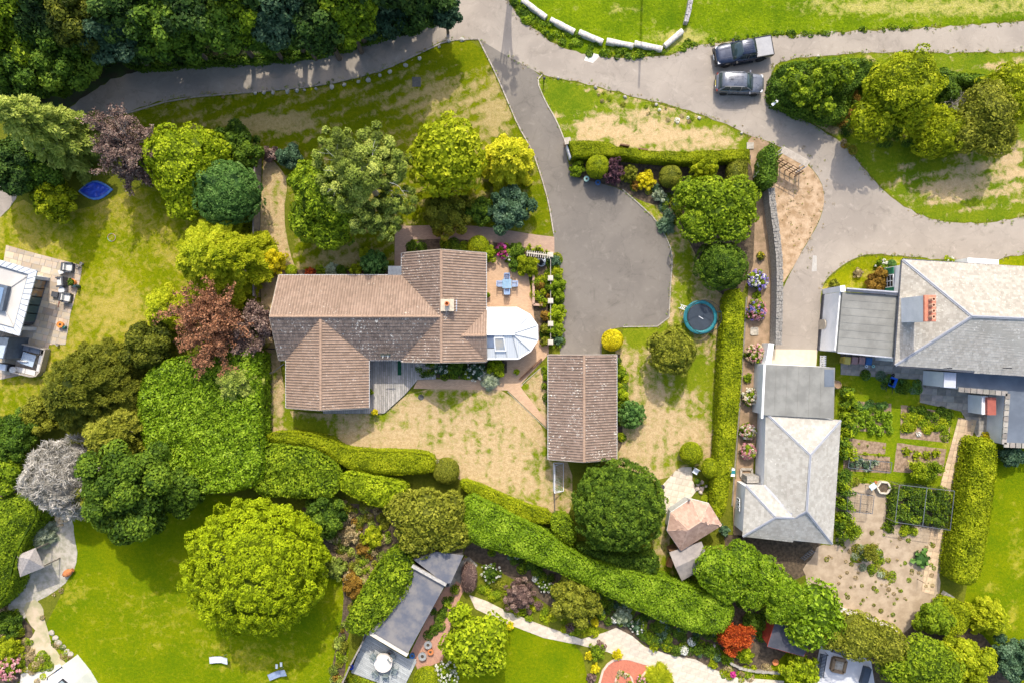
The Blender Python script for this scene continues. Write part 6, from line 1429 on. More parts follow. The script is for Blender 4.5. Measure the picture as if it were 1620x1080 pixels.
def stonewall(pts, w, h, label, seed, m=STONED, capm=None, name='stone_wall', sz=.28):
    q = PP(smooth_poly(pts, 1, False)); t = empty(name, (q[0].x, q[0].y, 0), 0, label, 'wall'); o = Vector((q[0].x, q[0].y, 0)); rs = random.Random(seed)
    mb = MB()
    for a, b in zip(q[:-1], q[1:]): mb.bar(a-o+Vector((0,0,h/2-.04)), b-o+Vector((0,0,h/2-.04)), w*.86, h-.08)
    mb.build('wall_core', m, t); cap = MB()
    for a, b in zip(q[:-1], q[1:]):
        d = b-a; L = d.length; d.normalize(); s = Vector((-d.y, d.x, 0)); x = 0
        while x < L:
            l = rs.uniform(.7,1.3)*sz; y = -w/2
            while y < w/2-.05:
                ww = min(rs.uniform(.6,1.1)*sz, w/2-y); c = a-o+d*(x+l/2)+s*(y+ww/2); hh = h+rs.uniform(-.05,.04)
                M_ = Matrix.Translation((c.x,c.y,0))@Matrix.Rotation(math.atan2(d.y,d.x)+rs.gauss(0,.08),4,'Z'); cap.box(-l/2+.012,-ww/2+.012,h-.2,l/2-.012,ww/2-.012,hh,M=M_); y += ww
            x += l
    tag(cap.build('wall_stones', m if capm is None else capm, t), kind='stuff'); return t
stonewall([(1211,303),(1213,330),(1219,370),(1224,420),(1224,470),(1222,545)], .62, 1.5, 'curved old grey stone wall between the bark border and the lane', 4)
stonewall([(1095,-30),(1090,10),(1083,40)], .42, .7, 'short grey stone wall running up from the field verge', 5, mat('grey_wall_stone', (.40,.38,.38), (.28,.27,.27), .9, 5, bmp=.6, var=.2), sz=.22)
mb = MB(); a = P(1219,545,1.6); mb.bar(P(1215,543,.85), P(1209,580,.85), .5, 1.7); tag(mb.build('white_wall', RENDER, None, (P(1212,560).x,P(1212,560).y,0), world=True), 'short white rendered wall joining stone wall to outbuilding', 'wall')
stonewall([(1290,950),(1350,968),(1410,992)], .35, .7, 'pale low stone wall below the dry vegetable plot', 6, mat('pale_wall_stone', (.62,.57,.50), (.46,.42,.37), .9, 4, var=.12))
stonewall([(1232,1062),(1180,1058),(1150,1045),(1130,1020)], .25, .35, 'low curved retaining edge by the red acer', 8, mat('grey_edge_stone', (.36,.33,.28), (.25,.23,.2), .9, 4, var=.15), sz=.35)
# gate pillar, bollard, signs
t = at('gate_pillar', 898, 223, 'square pillar with pale cap at the driveway end of the flat hedge', 'pillar', R(10), zt=1.4); mb = MB(); mb.box(-.22,-.22,0,.22,.22,1.3); mb.build('shaft', BRICKW, t); mb = MB(); mb.box(-.3,-.3,1.3,.3,.3,1.4); mb.build('cap', STONE, t)
mb = MB(); mb.bar(P(896,232,.5), P(902,252,.5), .12, 1.0); tag(mb.build('low_wall', RENDER, None, (P(899,242).x,P(899,242).y,0), world=True), 'thin white end wall beside the pale capped pillar', 'wall')
t = at('bollard_light', 861, 124, 'black bollard light at the tip of the grass verge', 'bollard', zt=.9); mb = MB(); mb.lathe([(.06,0),(.06,.75),(.13,.78),(.13,.95),(.02,1.0)], 12); mb.build('post', BLACK, t)
t = at('name_sign', 1226, 163, 'white pointed sign on a post in front of the dark hedge', 'sign', R(38), zt=1.2); mb = MB(); mb.prism([(-.35,-.12),(.25,-.12),(.35,0),(.25,.12),(-.35,.12)], 1.2, 1.24); mb.build('board', WHITEP, t); mb = MB(); mb.box(-.04,-.04,0,.04,.04,1.2); mb.build('post', WHITE, t)
t = at('gate', 1200, 266, 'white panelled garden gate standing open beside the ivy clad arch', 'gate', R(75), zt=.9); 
for k in range(6): mb = MB(); mb.box(-.75+k*.25,-.03,.1,-.75+k*.25+.23,.03,1.2+.15*math.sin(k*.6)); mb.build('plank', WHITE, t)
mb = MB(); mb.box(-.75,.03,.3,.75,.07,.4); mb.box(-.75,.03,.95,.75,.07,1.05); mb.build('brace', WHITE, t)
mb = MB(); mb.box(-.35,-.3,.02,.3,.3,.08); c = P(1187,231); tag(mb.build('stepping_slab', STONE, None, (c.x,c.y,.01)), 'pale slab at the mouth of the narrow path', 'slab')
c = P(1185,250,.6); mb = MB(); mb.box(-.08,-.18,0,.08,.18,.8); tag(mb.build('letter_box', BLACK, None, (c.x,c.y,0)), 'black letter box post beside the flat hedge end', 'post box')
# white slatted pergola over the gravel
t = at('white_pergola', 1255, 254, 'white topped rose arch with brown trellis beside the dry gravel', 'pergola', R(-29), zt=2.1)
for k in range(5): mb = MB(); mb.box(-1.35,.05+k*.13,2.1,1.35,.05+k*.13+.11,2.14); mb.build('slat', VERGE, t)
mb = MB(); 
for k in range(6): x_ = -1.3+k*.52; mb.bar((x_,-.35,.0),(x_,-.35,2.05),.07)
for z in (.4,.9,1.4,1.95): mb.bar((-1.3,-.35,z),(1.3,-.35,z),.05)
mb.build('trellis', WOODB, t)
for x_ in (-1.25,1.25):
    for y_ in (.05,.65): mb = MB(); mb.box(x_-.05,y_-.05,0,x_+.05,y_+.05,2.1); mb.build('post', WHITE, t)
t = at('ball_light', 1227, 322, 'small white ball lamp on the dry gravel beside the stone wall', 'lamp', zt=.3); mb = MB(); mb.lathe([(.02,0),(.12,.1),(.12,.2),(.02,.32)], 12); mb.build('globe', WHITEP, t, smooth=True)
t = at('electric_meter', 1232, 431, 'blue grey cabinet on the lane side of the stone wall', 'cabinet', zt=.9); mb = MB(); mb.box(-.2,-.45,0,.2,.45,.9); mb.build('cabinet_body', mat('blue_grey_plastic', (.45,.56,.66), (.38,.48,.58), .4), t); mb = MB(); mb.box(-.22,-.47,.9,.22,.47,.95); mb.build('lid', WHITEP, t)
# paving square in the border
c = P(1193,524); mb = MB(); 
for a, b in (((-.32,-.32),(.32,-.32)),((.32,-.32),(.32,.32)),((.32,.32),(-.32,.32)),((-.32,.32),(-.32,-.32))): mb.bar((a[0],a[1],.04),(b[0],b[1],.04),.1,.08)
mb.box(-.27,-.27,.0,.27,.27,.03); tag(mb.build('square_slab', STONE, None, (c.x,c.y,.01)), 'square stone frame in the bark border between hydrangeas', 'slab')
c = P(1180,747); mb = MB()
for a, b in (((-.5,-.35),(.5,-.35)),((.5,-.35),(.5,.35)),((.5,.35),(-.5,.35)),((-.5,.35),(-.5,-.35))): mb.bar((a[0],a[1],.1),(b[0],b[1],.1),.2,.2)
tag(mb.build('stone_trough', STONE, None, (c.x,c.y,.01)), 'rectangular stone edging by the outbuilding wall', 'trough')
t = at('water_butt', 1159, 747, 'small teal topped box between the long hedge and the outbuilding', 'box', zt=.7); mb = MB(); mb.box(-.22,-.35,0,.22,.35,.7); mb.build('box', WHITEP, t); mb = MB(); mb.box(-.24,-.1,.7,.24,.2,.74); mb.build('lid', TEAL, t)

# bins and small things behind the garage
def bin_(x, y, m, label):
    t = at('wheelie_bin', x, y, label, 'bin', R(-8), zt=1.05, group='wheelie bins behind the flat roofed garage'); mb = MB(); mb.add([(-.22,-.26,0),(.22,-.26,0),(.22,.26,0),(-.22,.26,0),(-.27,-.32,.98),(.27,-.32,.98),(.27,.34,.98),(-.27,.34,.98)], [(0,3,2,1),(0,1,5,4),(1,2,6,5),(2,3,7,6),(3,0,4,7),(4,5,6,7)]); mb.build('body', m, t)
    mb = MB(); mb.box(-.29,-.35,.98,.29,.34,1.03); mb.box(-.26,-.30,1.03,.26,.28,1.07); mb.build('lid', m, t); mb = MB(); mb.bar((-.25,.38,.98),(.25,.38,.98),.035); mb.build('handle', BLACK, t)
bin_(1341,570,mat('yellow_bin',(.62,.48,.10),(.5,.4,.1),.5),'yellow lidded wheelie bin, first of the row behind the garage'); bin_(1352.5,570,mat('brown_bin',(.36,.22,.21),(.3,.18,.17),.5),'brown wheelie bin next to the yellow one'); bin_(1364,570,mat('brown_bin'  ,(.36,.22,.21)),'brown wheelie bin next to the blue one'); bin_(1375,571,mat('blue_bin',(.03,.13,.32),(.03,.1,.26),.4),'blue wheelie bin at the end of the row')
t = at('garden_gate', 1306, 573, 'white slatted gate between the two white garages', 'gate', R(88), zt=1.2)
for k in range(8): mb = MB(); mb.box(-.62+k*.16,-.03,.1,-.62+k*.16+.10,.03,1.25); mb.build('slat', WHITE, t)
mb = MB(); mb.box(-.62,.03,.25,.62,.07,.37); mb.box(-.62,.03,.95,.62,.07,1.07); mb.bar((-.6,.06,.3),(.6,.06,1.0),.06); mb.build('brace', WHITE, t)
for x, y, m_, l in ((1371,579,WHITEP,'small white bucket in front of the blue bin'),(1382,579,mat('mint_bucket',(.35,.6,.55)),'pale mint bucket in front of the bins')):
    pot(x, y, .13, .28, m_, l, name='bucket', cat='bucket')
t = at('barrel', 1325.5, 608, 'half barrel of weathered wood behind the outbuilding', 'barrel', zt=.8); mb = MB(); mb.lathe([(.32,0),(.40,.4),(.34,.85),(.28,.85),(.28,.8)], 16); mb.build('staves', mat('barrel_wood', (.34,.22,.13), (.26,.17,.10), .8), t); mb = MB(); mb.torus((0,0,.6), .38, .02, 18, 4); mb.torus((0,0,.2), .37, .02, 18, 4); mb.build('hoop', GREYM, t)
t = at('blue_wheelbarrow', 1413, 604, 'bright blue wheelbarrow in the shaded bed of the kitchen garden', 'wheelbarrow', R(70), zt=.6); mb = MB(); mb.add([(-.3,-.22,.3),(.3,-.22,.3),(.3,.22,.3),(-.3,.22,.3),(-.45,-.33,.6),(.45,-.33,.6),(.45,.33,.6),(-.45,.33,.6)], [(0,3,2,1),(0,1,5,4),(1,2,6,5),(2,3,7,6),(3,0,4,7),(0,1,2,3)]); mb.build('tray', mat('blue_tray', (.03,.14,.60), (.03,.11,.5), .4), t)
mb = MB(); mb.bar((-.4,-.25,.3),(-1.0,-.3,.55),.04); mb.bar((-.4,.25,.3),(-1.0,.3,.55),.04); mb.bar((.4,-.2,.28),(.6,0,.18),.03); mb.bar((.4,.2,.28),(.6,0,.18),.03); mb.build('handle', BLACK, t); mb = MB(); mb.torus((0,0,0), .17, .05, 16, 6); mb.v = [(v[0]+.6, v[2], v[1]+.2) for v in mb.v]; mb.build('wheel', TYRE, t)
t = at('garden_bench', 1478, 609, 'weathered bench standing on the shaded flag terrace', 'bench', R(0), zt=.6); 
for k in range(4): mb = MB(); mb.box(-.65,-.2+k*.11,.42,.65,-.2+k*.11+.09,.45); mb.build('seat_slat', WOODW, t)
mb = MB(); mb.box(-.65,.24,.6,.65,.27,.9); mb.build('backrest', WOODW, t)
for s in (-1,1): mb = MB(); mb.box(s*.58-.04,-.2,0,s*.58+.04,.25,.42); mb.build('leg', WOODW, t)

# kitchen garden: cages, planter, table
def cage(x0, y0, x1, y1, h, rot, label, nx=1, net=.18, m=GREYM, q=None):
    a = [P(*p, h) for p in q]; t = empty('fruit_cage', (a[0].x, a[0].y, 0), 0, label, 'cage'); o = Vector((a[0].x, a[0].y, 0)); a = [p-o for p in a]; mb = MB()
    for i in range(4): mb.bar(a[i], a[(i+1)%4], .04); mb.bar((a[i].x,a[i].y,0), a[i], .04)
    for k in range(1, nx+1): s = lerp(a[0],a[1],k/(nx+1)); e = lerp(a[3],a[2],k/(nx+1)); mb.bar(s, e, .05); mb.bar((s.x,s.y,0), s, .05); mb.bar((e.x,e.y,0), e, .05)
    mb.build('frame', m, t); mb = MB(); w_ = .007; L1 = (a[1]-a[0]).length; L2 = (a[3]-a[0]).length; n1 = int(L1/net); n2 = int(L2/net)
    for k in range(n1): s = lerp(a[0],a[1],k/n1); e = lerp(a[3],a[2],k/n1); mb.bar(s, e, w_); mb.bar(e, (e.x,e.y,0), w_); mb.bar(s, (s.x,s.y,0), w_)
    for k in range(n2): mb.bar(lerp(a[0],a[3],k/n2), lerp(a[1],a[2],k/n2), w_); p = lerp(a[0],a[3],k/n2); mb.bar(p, (p.x,p.y,0), w_); p = lerp(a[1],a[2],k/n2); mb.bar(p, (p.x,p.y,0), w_)
    for k in range(1, int(h/net)):
        for i in range(4): p, q_ = a[i].copy(), a[(i+1)%4].copy(); p.z = q_.z = k*net; mb.bar(p, q_, w_)
    tag(mb.build('netting', BLACK, t), kind='stuff')
cage(0,0,0,0,1.9,0,'large grey framed fruit cage over the dark leafy crop',1,.30,GREYM,[(1423,766),(1510,776),(1503,838),(1416,825)])
cage(0,0,0,0,.8,0,'low netted frame over silvery leaves between the vegetable beds',1,.20,GREYM,[(1344,724),(1411,731),(1409,747),(1342,739)])
cage(0,0,0,0,1.1,0,'small netted cage beside the hexagonal planter',1,.2,GREYM,[(1342,778),(1383,784),(1380,812),(1340,808)])
t = at('hexagonal_planter', 1399, 771, 'hexagonal cream edged raised planter with dark centre', 'planter', R(-5), zt=.45); hx = [(math.cos(k*math.pi/3)*.64, math.sin(k*math.pi/3)*.58) for k in range(6)]
for k in range(6): a, b = hx[k], hx[(k+1)%6]; mb = MB(); mb.bar((a[0],a[1],.22),(b[0],b[1],.22),.14,.44); mb.build('side_board', mat('cream_board', (.62,.56,.45), (.50,.45,.36), .8), t)
mb = MB(); mb.prism([(x*.9,y*.9) for x,y in hx], 0, .3); mb.build('soil', SOIL, t)
t = at('potting_table', 1381, 769, 'small pale folding table on the dry soil beside the planter', 'table', R(35), zt=.7); mb = MB(); mb.box(-.3,-.25,.66,.3,.25,.7); mb.build('tabletop', mat('pale_blue_top', (.55,.65,.70), (.45,.56,.6), .5), t)
for sx in (-1,1):
    for sy in (-1,1): mb = MB(); mb.box(sx*.26-.02,sy*.2-.02,0,sx*.26+.02,sy*.2+.02,.66); mb.build('leg', WOODW, t)
pot(1386,762,.12,.25,TERRA,'small terracotta pot next to the folding table')
mb = MB(); mb.box(-.45,-.2,0,.45,.2,.5); c = P(1502,943,.5); o = tag(mb.build('wooden_chest', mat('driftwood', (.56,.50,.42), (.42,.38,.32), .85, 3), None, (c.x,c.y,0)), 'pale wooden chest at the foot of the tall clipped hedge', 'chest'); o.rotation_euler.z = R(-32)
for x, y, l in ((1353,884,'cane in the dry soil near the outbuilding corner'),(1402,905,'cane among weeds in the middle of the dry plot'),(1451,915,'dark short post near the rhubarb clump')):
    mb = MB(); mb.tube([(0,0,0),(0,.02,1.1)], .03, 6); c = P(x, y); tag(mb.build('garden_cane', WOODB, None, (c.x,c.y,0)), l, 'post')
t = at('ladder', 1279, 877, 'small leaning step ladder behind the slate outbuilding', 'ladder', R(60), zt=.6); mb = MB()
for s in (-.2,.2): mb.bar((-.7,s,.05),(.7,s,1.0),.04)
for k in range(6): mb.bar((-.6+k*.22,-.2,.12+k*.15),(-.6+k*.22,.2,.12+k*.15),.04)
mb.build('rails', GREYM, t)

# left patio furniture
def armchair(x, y, rz, label, cm=CUSH, m=WICK):
    t = at('rattan_armchair', x, y, label, 'armchair', rz, zt=.5, group='dark rattan armchairs on the stone patio'); mb = MB(); mb.box(-.4,-.4,.05,.4,.4,.36); mb.build('base', m, t)
    mb = MB(); mb.box(-.4,-.42,.36,.4,-.27,.85); mb.build('backrest', m, t)
    for s in (-1,1): mb = MB(); mb.box(s*.40-.07,-.3,.36,s*.40+.07,.4,.62); mb.build('armrest', m, t)
    mb = MB(); mb.box(-.3,-.2,.37,.3,.36,.48); mb.build('seat_cushion', cm, t); mb = MB(); mb.box(-.3,-.3,.48,.3,-.16,.8, M=None); mb.build('back_cushion', cm, t)
armchair(107,423,R(-95),'dark rattan armchair with white cushion nearest the lawn corner'); armchair(96,446,R(95),'largest dark rattan armchair, white throw over its back, facing the lawn'); armchair(104,471,R(-100),'rattan armchair with pale cushion at the lower end of the group')
t = at('side_table', 97, 459, 'small round glass topped table between two rattan chairs', 'table', zt=.45); mb = MB(); mb.lathe([(.25,0),(.22,.4),(.3,.42),(.3,.45)], 16); mb.build('tabletop', mat('white_glass', (.62,.64,.66), (.5,.52,.55), .2), t)
t = at('footstool', 86, 466, 'low dark rattan footstool near the glazed bay', 'stool', R(-10), zt=.35); mb = MB(); mb.box(-.3,-.25,.05,.3,.25,.34); mb.build('base', WICK, t)
t = at('footstool', 97, 430, 'low cream cushion stool between the upper chairs', 'stool', R(20), zt=.4); mb = MB(); mb.box(-.28,-.2,.05,.28,.2,.42); mb.build('cushion', CUSH, t)
pot(113.5,446.5,.30,.45,mat('bright_terracotta', (.72,.26,.05), (.6,.2,.05), .7),'orange terracotta pot beside the rattan chairs','dark'); pot(94.5,513.5,.28,.42,mat('bright_terracotta',(.72,.26,.05)),'orange terracotta pot standing alone lower on the stone patio')
t = at('garden_statue', 119, 453, 'dark figure ornament at the patio edge beside the orange pot', 'ornament', zt=.6); mb = MB(); mb.lathe([(.16,0),(.18,.3),(.1,.6),(.14,.75)], 10); mb.build('body', mat('dark_teal', (.03,.06,.07), None, .4), t)
t = at('watering_can', 100, 518, 'dark green watering can next to the lower orange pot', 'watering can', zt=.4); mb = MB(); mb.lathe([(.15,0),(.15,.35),(.1,.38)], 12); mb.build('body', mat('dark_green_plastic', (.02,.10,.09), None, .4), t); mb = MB(); mb.tube([(.1,0,.1),(.4,.15,.45)], .02, 6); mb.build('spout', mat('dark_green_plastic',(.02,.1,.09)), t)
t = at('loose_pole', 94, 478, 'pair of red and dark poles lying on the patio below the chairs', 'pole', zt=.05); mb = MB(); mb.tube([(-.0,.5,.04),(-.12,-.5,.04)], .03, 6); mb.tube([(.15,.3,.04),(-.15,-.5,.06)], .02, 6); mb.build('pole', mat('red_brown', (.25,.08,.06), None, .6), t)
for x, y, l in ((122,422,'small grey stone lantern at the patio corner'),(128,417,'round pale stone ball on the lawn at the patio corner'),(90,545,'small dark pot at the lower edge of the stone patio')):
    pot(x, y, .12, .3, STONED if 'dark' in l else STONE, l, name='lantern' if 'lantern' in l else 'garden_ornament', cat='ornament')
# corner sofa
t = at('corner_sofa', 46, 569, 'curved outdoor corner sofa with cream seats around a square table', 'sofa', R(-13), zt=.5)
SOFW = mat('light_rattan', (.40,.36,.31), (.30,.27,.23), .7, 12)
mb = MB(); mb.box(-1.0,.75,.05,1.15,1.2,.4); mb.box(.85,-.9,.05,1.3,1.2,.4); mb.box(-1.2,-1.35,.05,.95,-.85,.4); mb.build('base', SOFW, t)
pts = [(-1.15,-1.4),(.6,-1.4),(1.1,-1.25),(1.35,-.8),(1.4,1.3),(-1.0,1.3)]; mb = MB()
for a, b in zip(pts[:-1], pts[1:]): mb.bar((a[0],a[1],.45),(b[0],b[1],.45),.12,.75)
mb.build('backrest', SOFW, t)
for a in ((-.95,.72,-.2,1.22),(-.15,.72,.75,1.22),(.85,-.1,1.28,.65),(.85,-.85,1.28,-.15),(-.1,-1.3,.8,-.85),(-1.1,-1.3,-.15,-.85)): mb = MB(); mb.box(a[0],a[1],.4,a[2],a[3],.5); mb.build('seat_cushion', CUSH if a[1] < .7 else mat('grey_cushion', (.20,.23,.28), (.16,.19,.23), .8), t)
t = at('coffee_table', 44, 568, 'square pale blue grey table inside the corner sofa', 'table', R(-18), zt=.65); mb = MB(); mb.box(-.62,-.55,.6,.62,.55,.65); mb.build('tabletop', mat('pale_slate_top', (.42,.50,.58), (.36,.44,.52), .4, 2), t)
for sx in (-1,1):
    for sy in (-1,1): mb = MB(); mb.box(sx*.52-.03,sy*.45-.03,0,sx*.52+.03,sy*.45+.03,.6); mb.build('leg', GREYM, t)
t = at('parasol', 36, 571, 'closed cream parasol lying on the square table', 'parasol', R(-5), zt=.7, z=.65); mb = MB(); mb.v = []; mb.lathe([(.03,-.5),(.10,-.3),(.05,.5)], 10); mb.v = [(v[2], v[0], v[1]+.1) for v in mb.v]; mb.build('folded_canopy', CUSH, t)
t = at('red_stool', 17, 550, 'round red stool on the shaded flags', 'stool', zt=.4); mb = MB(); mb.lathe([(.14,0),(.12,.35),(.2,.37),(.2,.42),(.001,.43)], 14); mb.build('seat', mat('red_plastic', (.60,.05,.06), None, .4), t)
t = at('barbecue', 8, 581, 'covered barbecue with white lid at the left edge', 'barbecue', R(-10), zt=.9); mb = MB(); mb.box(-.8,-.3,.1,.3,.3,.8); mb.build('cabinet', BLACK, t); mb = MB(); mb.box(-.75,-.28,.8,.1,.28,1.0); mb.build('lid', WHITEP, t); mb = MB(); mb.lathe([(.2,0),(.28,.5),(.3,.8),(.05,.95)], 12, (.62,-.1,0)); mb.build('cover', CUSH, t)

# blue pool, hoop, loungers
t = at('paddling_pool', 150, 301, 'crumpled bright blue paddling pool cover on the shaded lawn', 'pool cover', R(3), zt=.2)
BP = mat('blue_tarpaulin', (.03,.10,.62), (.02,.06,.45), .3, 2.5, spec=.6, bmp=.5); mb = MB(); n = 22; ring = []
for k in range(n): a = 2*math.pi*k/n; x_ = 1.62*math.cos(a); ring.append((x_, math.copysign(.92*(1-abs(x_/1.62)**1.7), math.sin(a)) if abs(math.sin(a)) > 1e-3 else 0, .06))
gg = np.random.default_rng(2); vs = [(0,0,.05)]; fs = []
for j, f in enumerate((.3,.55,.78,.9,1.0)):
    for k in range(n): x, y, z = ring[k]; vs.append((x*f, y*f, .03+float(gg.uniform(0,.08))))
fs += [(0,1+k,1+(k+1)%n) for k in range(n)]
for j in range(4): fs += [(1+j*n+k, 1+(j+1)*n+k, 1+(j+1)*n+(k+1)%n, 1+j*n+(k+1)%n) for k in range(n)]
mb.add(vs, fs); mb.build('sheet', BP, t); mb = MB(); q = [(x, y, .10) for x, y, z in ring]; q2 = [(x*.86, y*.80, .22) for x, y, z in ring]; mb.add(q+q2, [(k, (k+1)%n, n+(k+1)%n, n+k) for k in range(n)]); mb.build('border', mat('light_blue_border', (.12,.30,.66), (.06,.16,.5), .35, 3), t)
mb = MB(); mb.torus((0,0,.03), .36, .02, 28, 6); c = P(177,376); tag(mb.build('hoop', mat('hoop_plastic', (.25,.55,.50), (.6,.3,.3), .4, 3, lo=.48, hi=.52), None, (c.x,c.y,.02)), 'thin coloured hoop lying on the left lawn', 'hoop')
def lounger(x, y, rz, m, label):
    t = at('sun_lounger', x, y, label, 'sun lounger', rz, zt=.35, group='sun loungers on the green lawn'); pts = [(-.9,.32),(-.3,.28),(.2,.34),(.5,.55),(.95,.80)]
    mb = MB()
    for a, b in zip(pts[:-1], pts[1:]): mb.bar((a[0],0,a[1]),(b[0],0,b[1]),.58,.04)
    mb.build('sling', m, t)
    for s in (-1,1):
        mb = MB(); mb.tube([(p[0],s*.30,p[1]) for p in pts], .022, 6); mb.tube([(.3,s*.30,.4),(.6,s*.3,0)], .02, 6); mb.tube([(-.6,s*.30,.3),(-.7,s*.3,0)], .02, 6); mb.build('frame', GREYM, t)
lounger(346.5,1043,R(4),mat('white_sling', (.62,.64,.66), (.52,.54,.57), .5),'white sun lounger on the open green lawn'); lounger(439,1066,R(22),mat('blue_sling', (.28,.34,.46), (.22,.28,.40), .5),'blue grey sun lounger in the shade of the big domed tree')
for x, y, l in ((438,1053,'white slipper nearer the lounger'),(445,1050,'white slipper farther from the lounger')): mb = MB(); mb.box(-.1,-.2,0,.1,.2,.08); c = P(x, y); tag(mb.build('slipper', WHITEP, None, (c.x,c.y,.01)), l, 'slipper', 'pair of slippers')
t = at('chiminea', 106, 906, 'terracotta pot on its side at the gravel edge', 'pot', R(30), zt=.5); mb = MB(); mb.lathe([(.15,0),(.33,.3),(.33,.6),(.15,.85),(.18,1.0)], 14); mb.v = [(v[2]-.5, v[0], v[1]+.34) for v in mb.v]; mb.build('pot', TERRA, t)
for i, (x, y, r) in enumerate(((96,812,.28),(101,817,.3),(92,819,.26),(103,808,.22),(97,824,.26),(106,822,.2),(90,812,.22),(98,830,.2))): stone(x, y, r, .25, mat('honey_stone', (.62,.48,.28), (.50,.40,.28), .85, 3, var=.15), ROCKL[i], 'rock pile at the lawn corner', 70+i, 'rock', 'rock')
for i, (x, y) in enumerate(((88,1008),(92,1016),(100,1022),(106,1030),(112,1034),(82,1000))): stone(x, y, .3, .12, STONE, ORD[i]+' flat pale rock down the lower path from the gravel', 'flat rocks by the lower path', 90+i, 'rock', 'rock')
for i, (x, y) in enumerate(((1104,765),(1110,762),(1103,772),(1110,772),(1116,768),(1108,778))): stone(x, y, .2, .22, mat('mixed_rock', (.40,.36,.33), (.55,.42,.36), .85, 3, var=.25), ORD[i]+' rock of the rockery, counting away from the white chair', 'rockery above the summerhouse', 110+i, 'rock', 'rock')
t = at('white_chair', 1101, 745, 'white garden chair between the two clipped bushes', 'chair', R(-30), zt=.5); mb = MB(); mb.box(-.25,-.25,.4,.25,.25,.44); mb.build('seat', WHITEP, t); mb = MB(); mb.box(-.25,.22,.44,.25,.27,.85); mb.build('backrest', WHITEP, t)
for sx in (-1,1):
    for sy in (-1,1): mb = MB(); mb.box(sx*.22-.02,sy*.22-.02,0,sx*.22+.02,sy*.22+.02,.4); mb.build('leg', WHITEP, t)
pot(1048,770,.2,.35,mat('dark_glazed', (.05,.05,.06), None, .3),'dark glazed pot on the edge of the cream slab patio'); pot(1103,760,.18,.35,mat('dark_glazed',(.05,.05,.06)),'dark glazed pot in the rockery','dark')
t = at('brown_box', 1061, 890, 'small brown planter box beside the felt shed', 'planter', R(-20), zt=.5); mb = MB(); mb.box(-.25,-.4,0,.25,.4,.5); mb.build('box', mat('orange_wood', (.45,.22,.10), (.36,.17,.08), .8), t)

# lower deck table and chairs
t = at('round_table', 606, 1049, 'round table under a pale cloth on the lower deck', 'table', zt=.9, z=.15); mb = MB(); n = 28; vs = [(0,0,.77)]
for k in range(n): a = 2*math.pi*k/n; vs.append((.82*math.cos(a), .82*math.sin(a), .76))
for k in range(n): a = 2*math.pi*k/n; r = .86+.03*math.sin(a*7); vs.append((r*math.cos(a), r*math.sin(a), .5))
mb.add(vs, [(0,1+k,1+(k+1)%n) for k in range(n)]+[(1+k,1+n+k,1+n+(k+1)%n,1+(k+1)%n) for k in range(n)]); mb.build('tablecloth', mat('pale_cloth', (.62,.55,.50), (.70,.66,.62), .8, 2.2), t); mb = MB(); mb.lathe([(.3,0),(.06,.05),(.06,.75)], 12); mb.build('pedestal', GREYM, t)
for x, y, a, l in ((594,1040,55,'metal chair on the hedge side of the round table'),(617,1041,-50,'metal chair by the corner pot at the round table'),(609,1066,175,'metal chair at the front of the round table'),(596,1062,130,'metal chair at the lower left of the round table'),(620,1058,-110,'metal chair on the brick path side of the round table')):
    c = chair(606+(x-606)*1.3, 1049+(y-1049)*1.3, R(a), l, mat('grey_green_metal', (.22,.26,.26), (.16,.2,.2), .5), 'metal chairs round the cloth covered table', .48); c.location.z = .15
pot(616,1032,.27,.4,mat('dark_grey_pot', (.10,.11,.12), None, .5),'dark grey round pot by the cream fascia',z=.15); pot(555.5,1055,.22,.4,mat('cobalt_pot', (.02,.05,.42), None, .25),'cobalt blue pot at the deck corner',z=.0); pot(652,1037,.24,.4,mat('blue_glazed_pot',(.03,.12,.30)),'blue pot at the path corner of the lower deck')
pot(677,1020,.34,.5,mat('grey_pot', (.30,.31,.31), (.24,.25,.25), .7),'large grey tub on the brick path'); pot(681,1031,.27,.4,TERRA,'terracotta pot next to the grey tub'); pot(668,1038,.36,.45,mat('grey_pot',(.3,.31,.31)),'wide grey planter in front of the terracotta pot'); pot(686,966,.28,.5,mat('dark_grey_pot',(.1,.11,.12)),'dark planter against the felt roofed building','dark'); pot(707,924,.22,.4,mat('dark_grey_pot',(.1,.11,.12)),'dark pot under the corner of the felt roof')
pot(1159,1065,.18,.32,WHITEP,'white pot of red flowers at the path bend','magenta')
t = at('clay_bowl', 1227.5, 1047.5, 'round clay fire bowl on the shaded grass', 'bowl', zt=.3); mb = MB(); mb.lathe([(.12,0),(.28,.2),(.3,.25),(.24,.24),(.1,.12)], 16); mb.build('bowl', TERRA, t)
# paved corner, bottom right
def slat_bench(x, y, rz, w, label):
    t = at('metal_bench', x, y, label, 'bench', rz, zt=.5, group='black slatted benches round the fire pit'); DM = mat('dark_slat', (.05,.065,.09), (.04,.05,.07), .45); n = int(w/.13)
    for k in range(n): mb = MB(); mb.box(-w/2+k*w/n+.01,-.3,.42,-w/2+(k+1)*w/n-.03,.3,.45); mb.build('slat', DM, t)
    mb = MB(); mb.bar((-w/2,-.3,.44),(w/2,-.3,.44),.05); mb.bar((-w/2,.3,.44),(w/2,.3,.44),.05); mb.bar((-w/2,.36,.85),(w/2,.36,.85),.06); mb.build('frame', BLACK, t)
    for s in (-1,1): mb = MB(); mb.tube([(s*w/2,-.32,0),(s*w/2,-.32,.62),(s*w/2,.32,.66),(s*w/2,.36,.86)], .03, 6); mb.build('armrest', BLACK, t)
slat_bench(1301,1052,R(80),2.1,'black slatted bench along the left of the grey paving'); slat_bench(1334,1031,R(-19),2.1,'black slatted bench half under the olive tree')
t = at('fire_pit', 1328, 1053, 'square brown framed fire pit with grey stone centre', 'fire pit', R(-12), zt=.4); mb = MB()
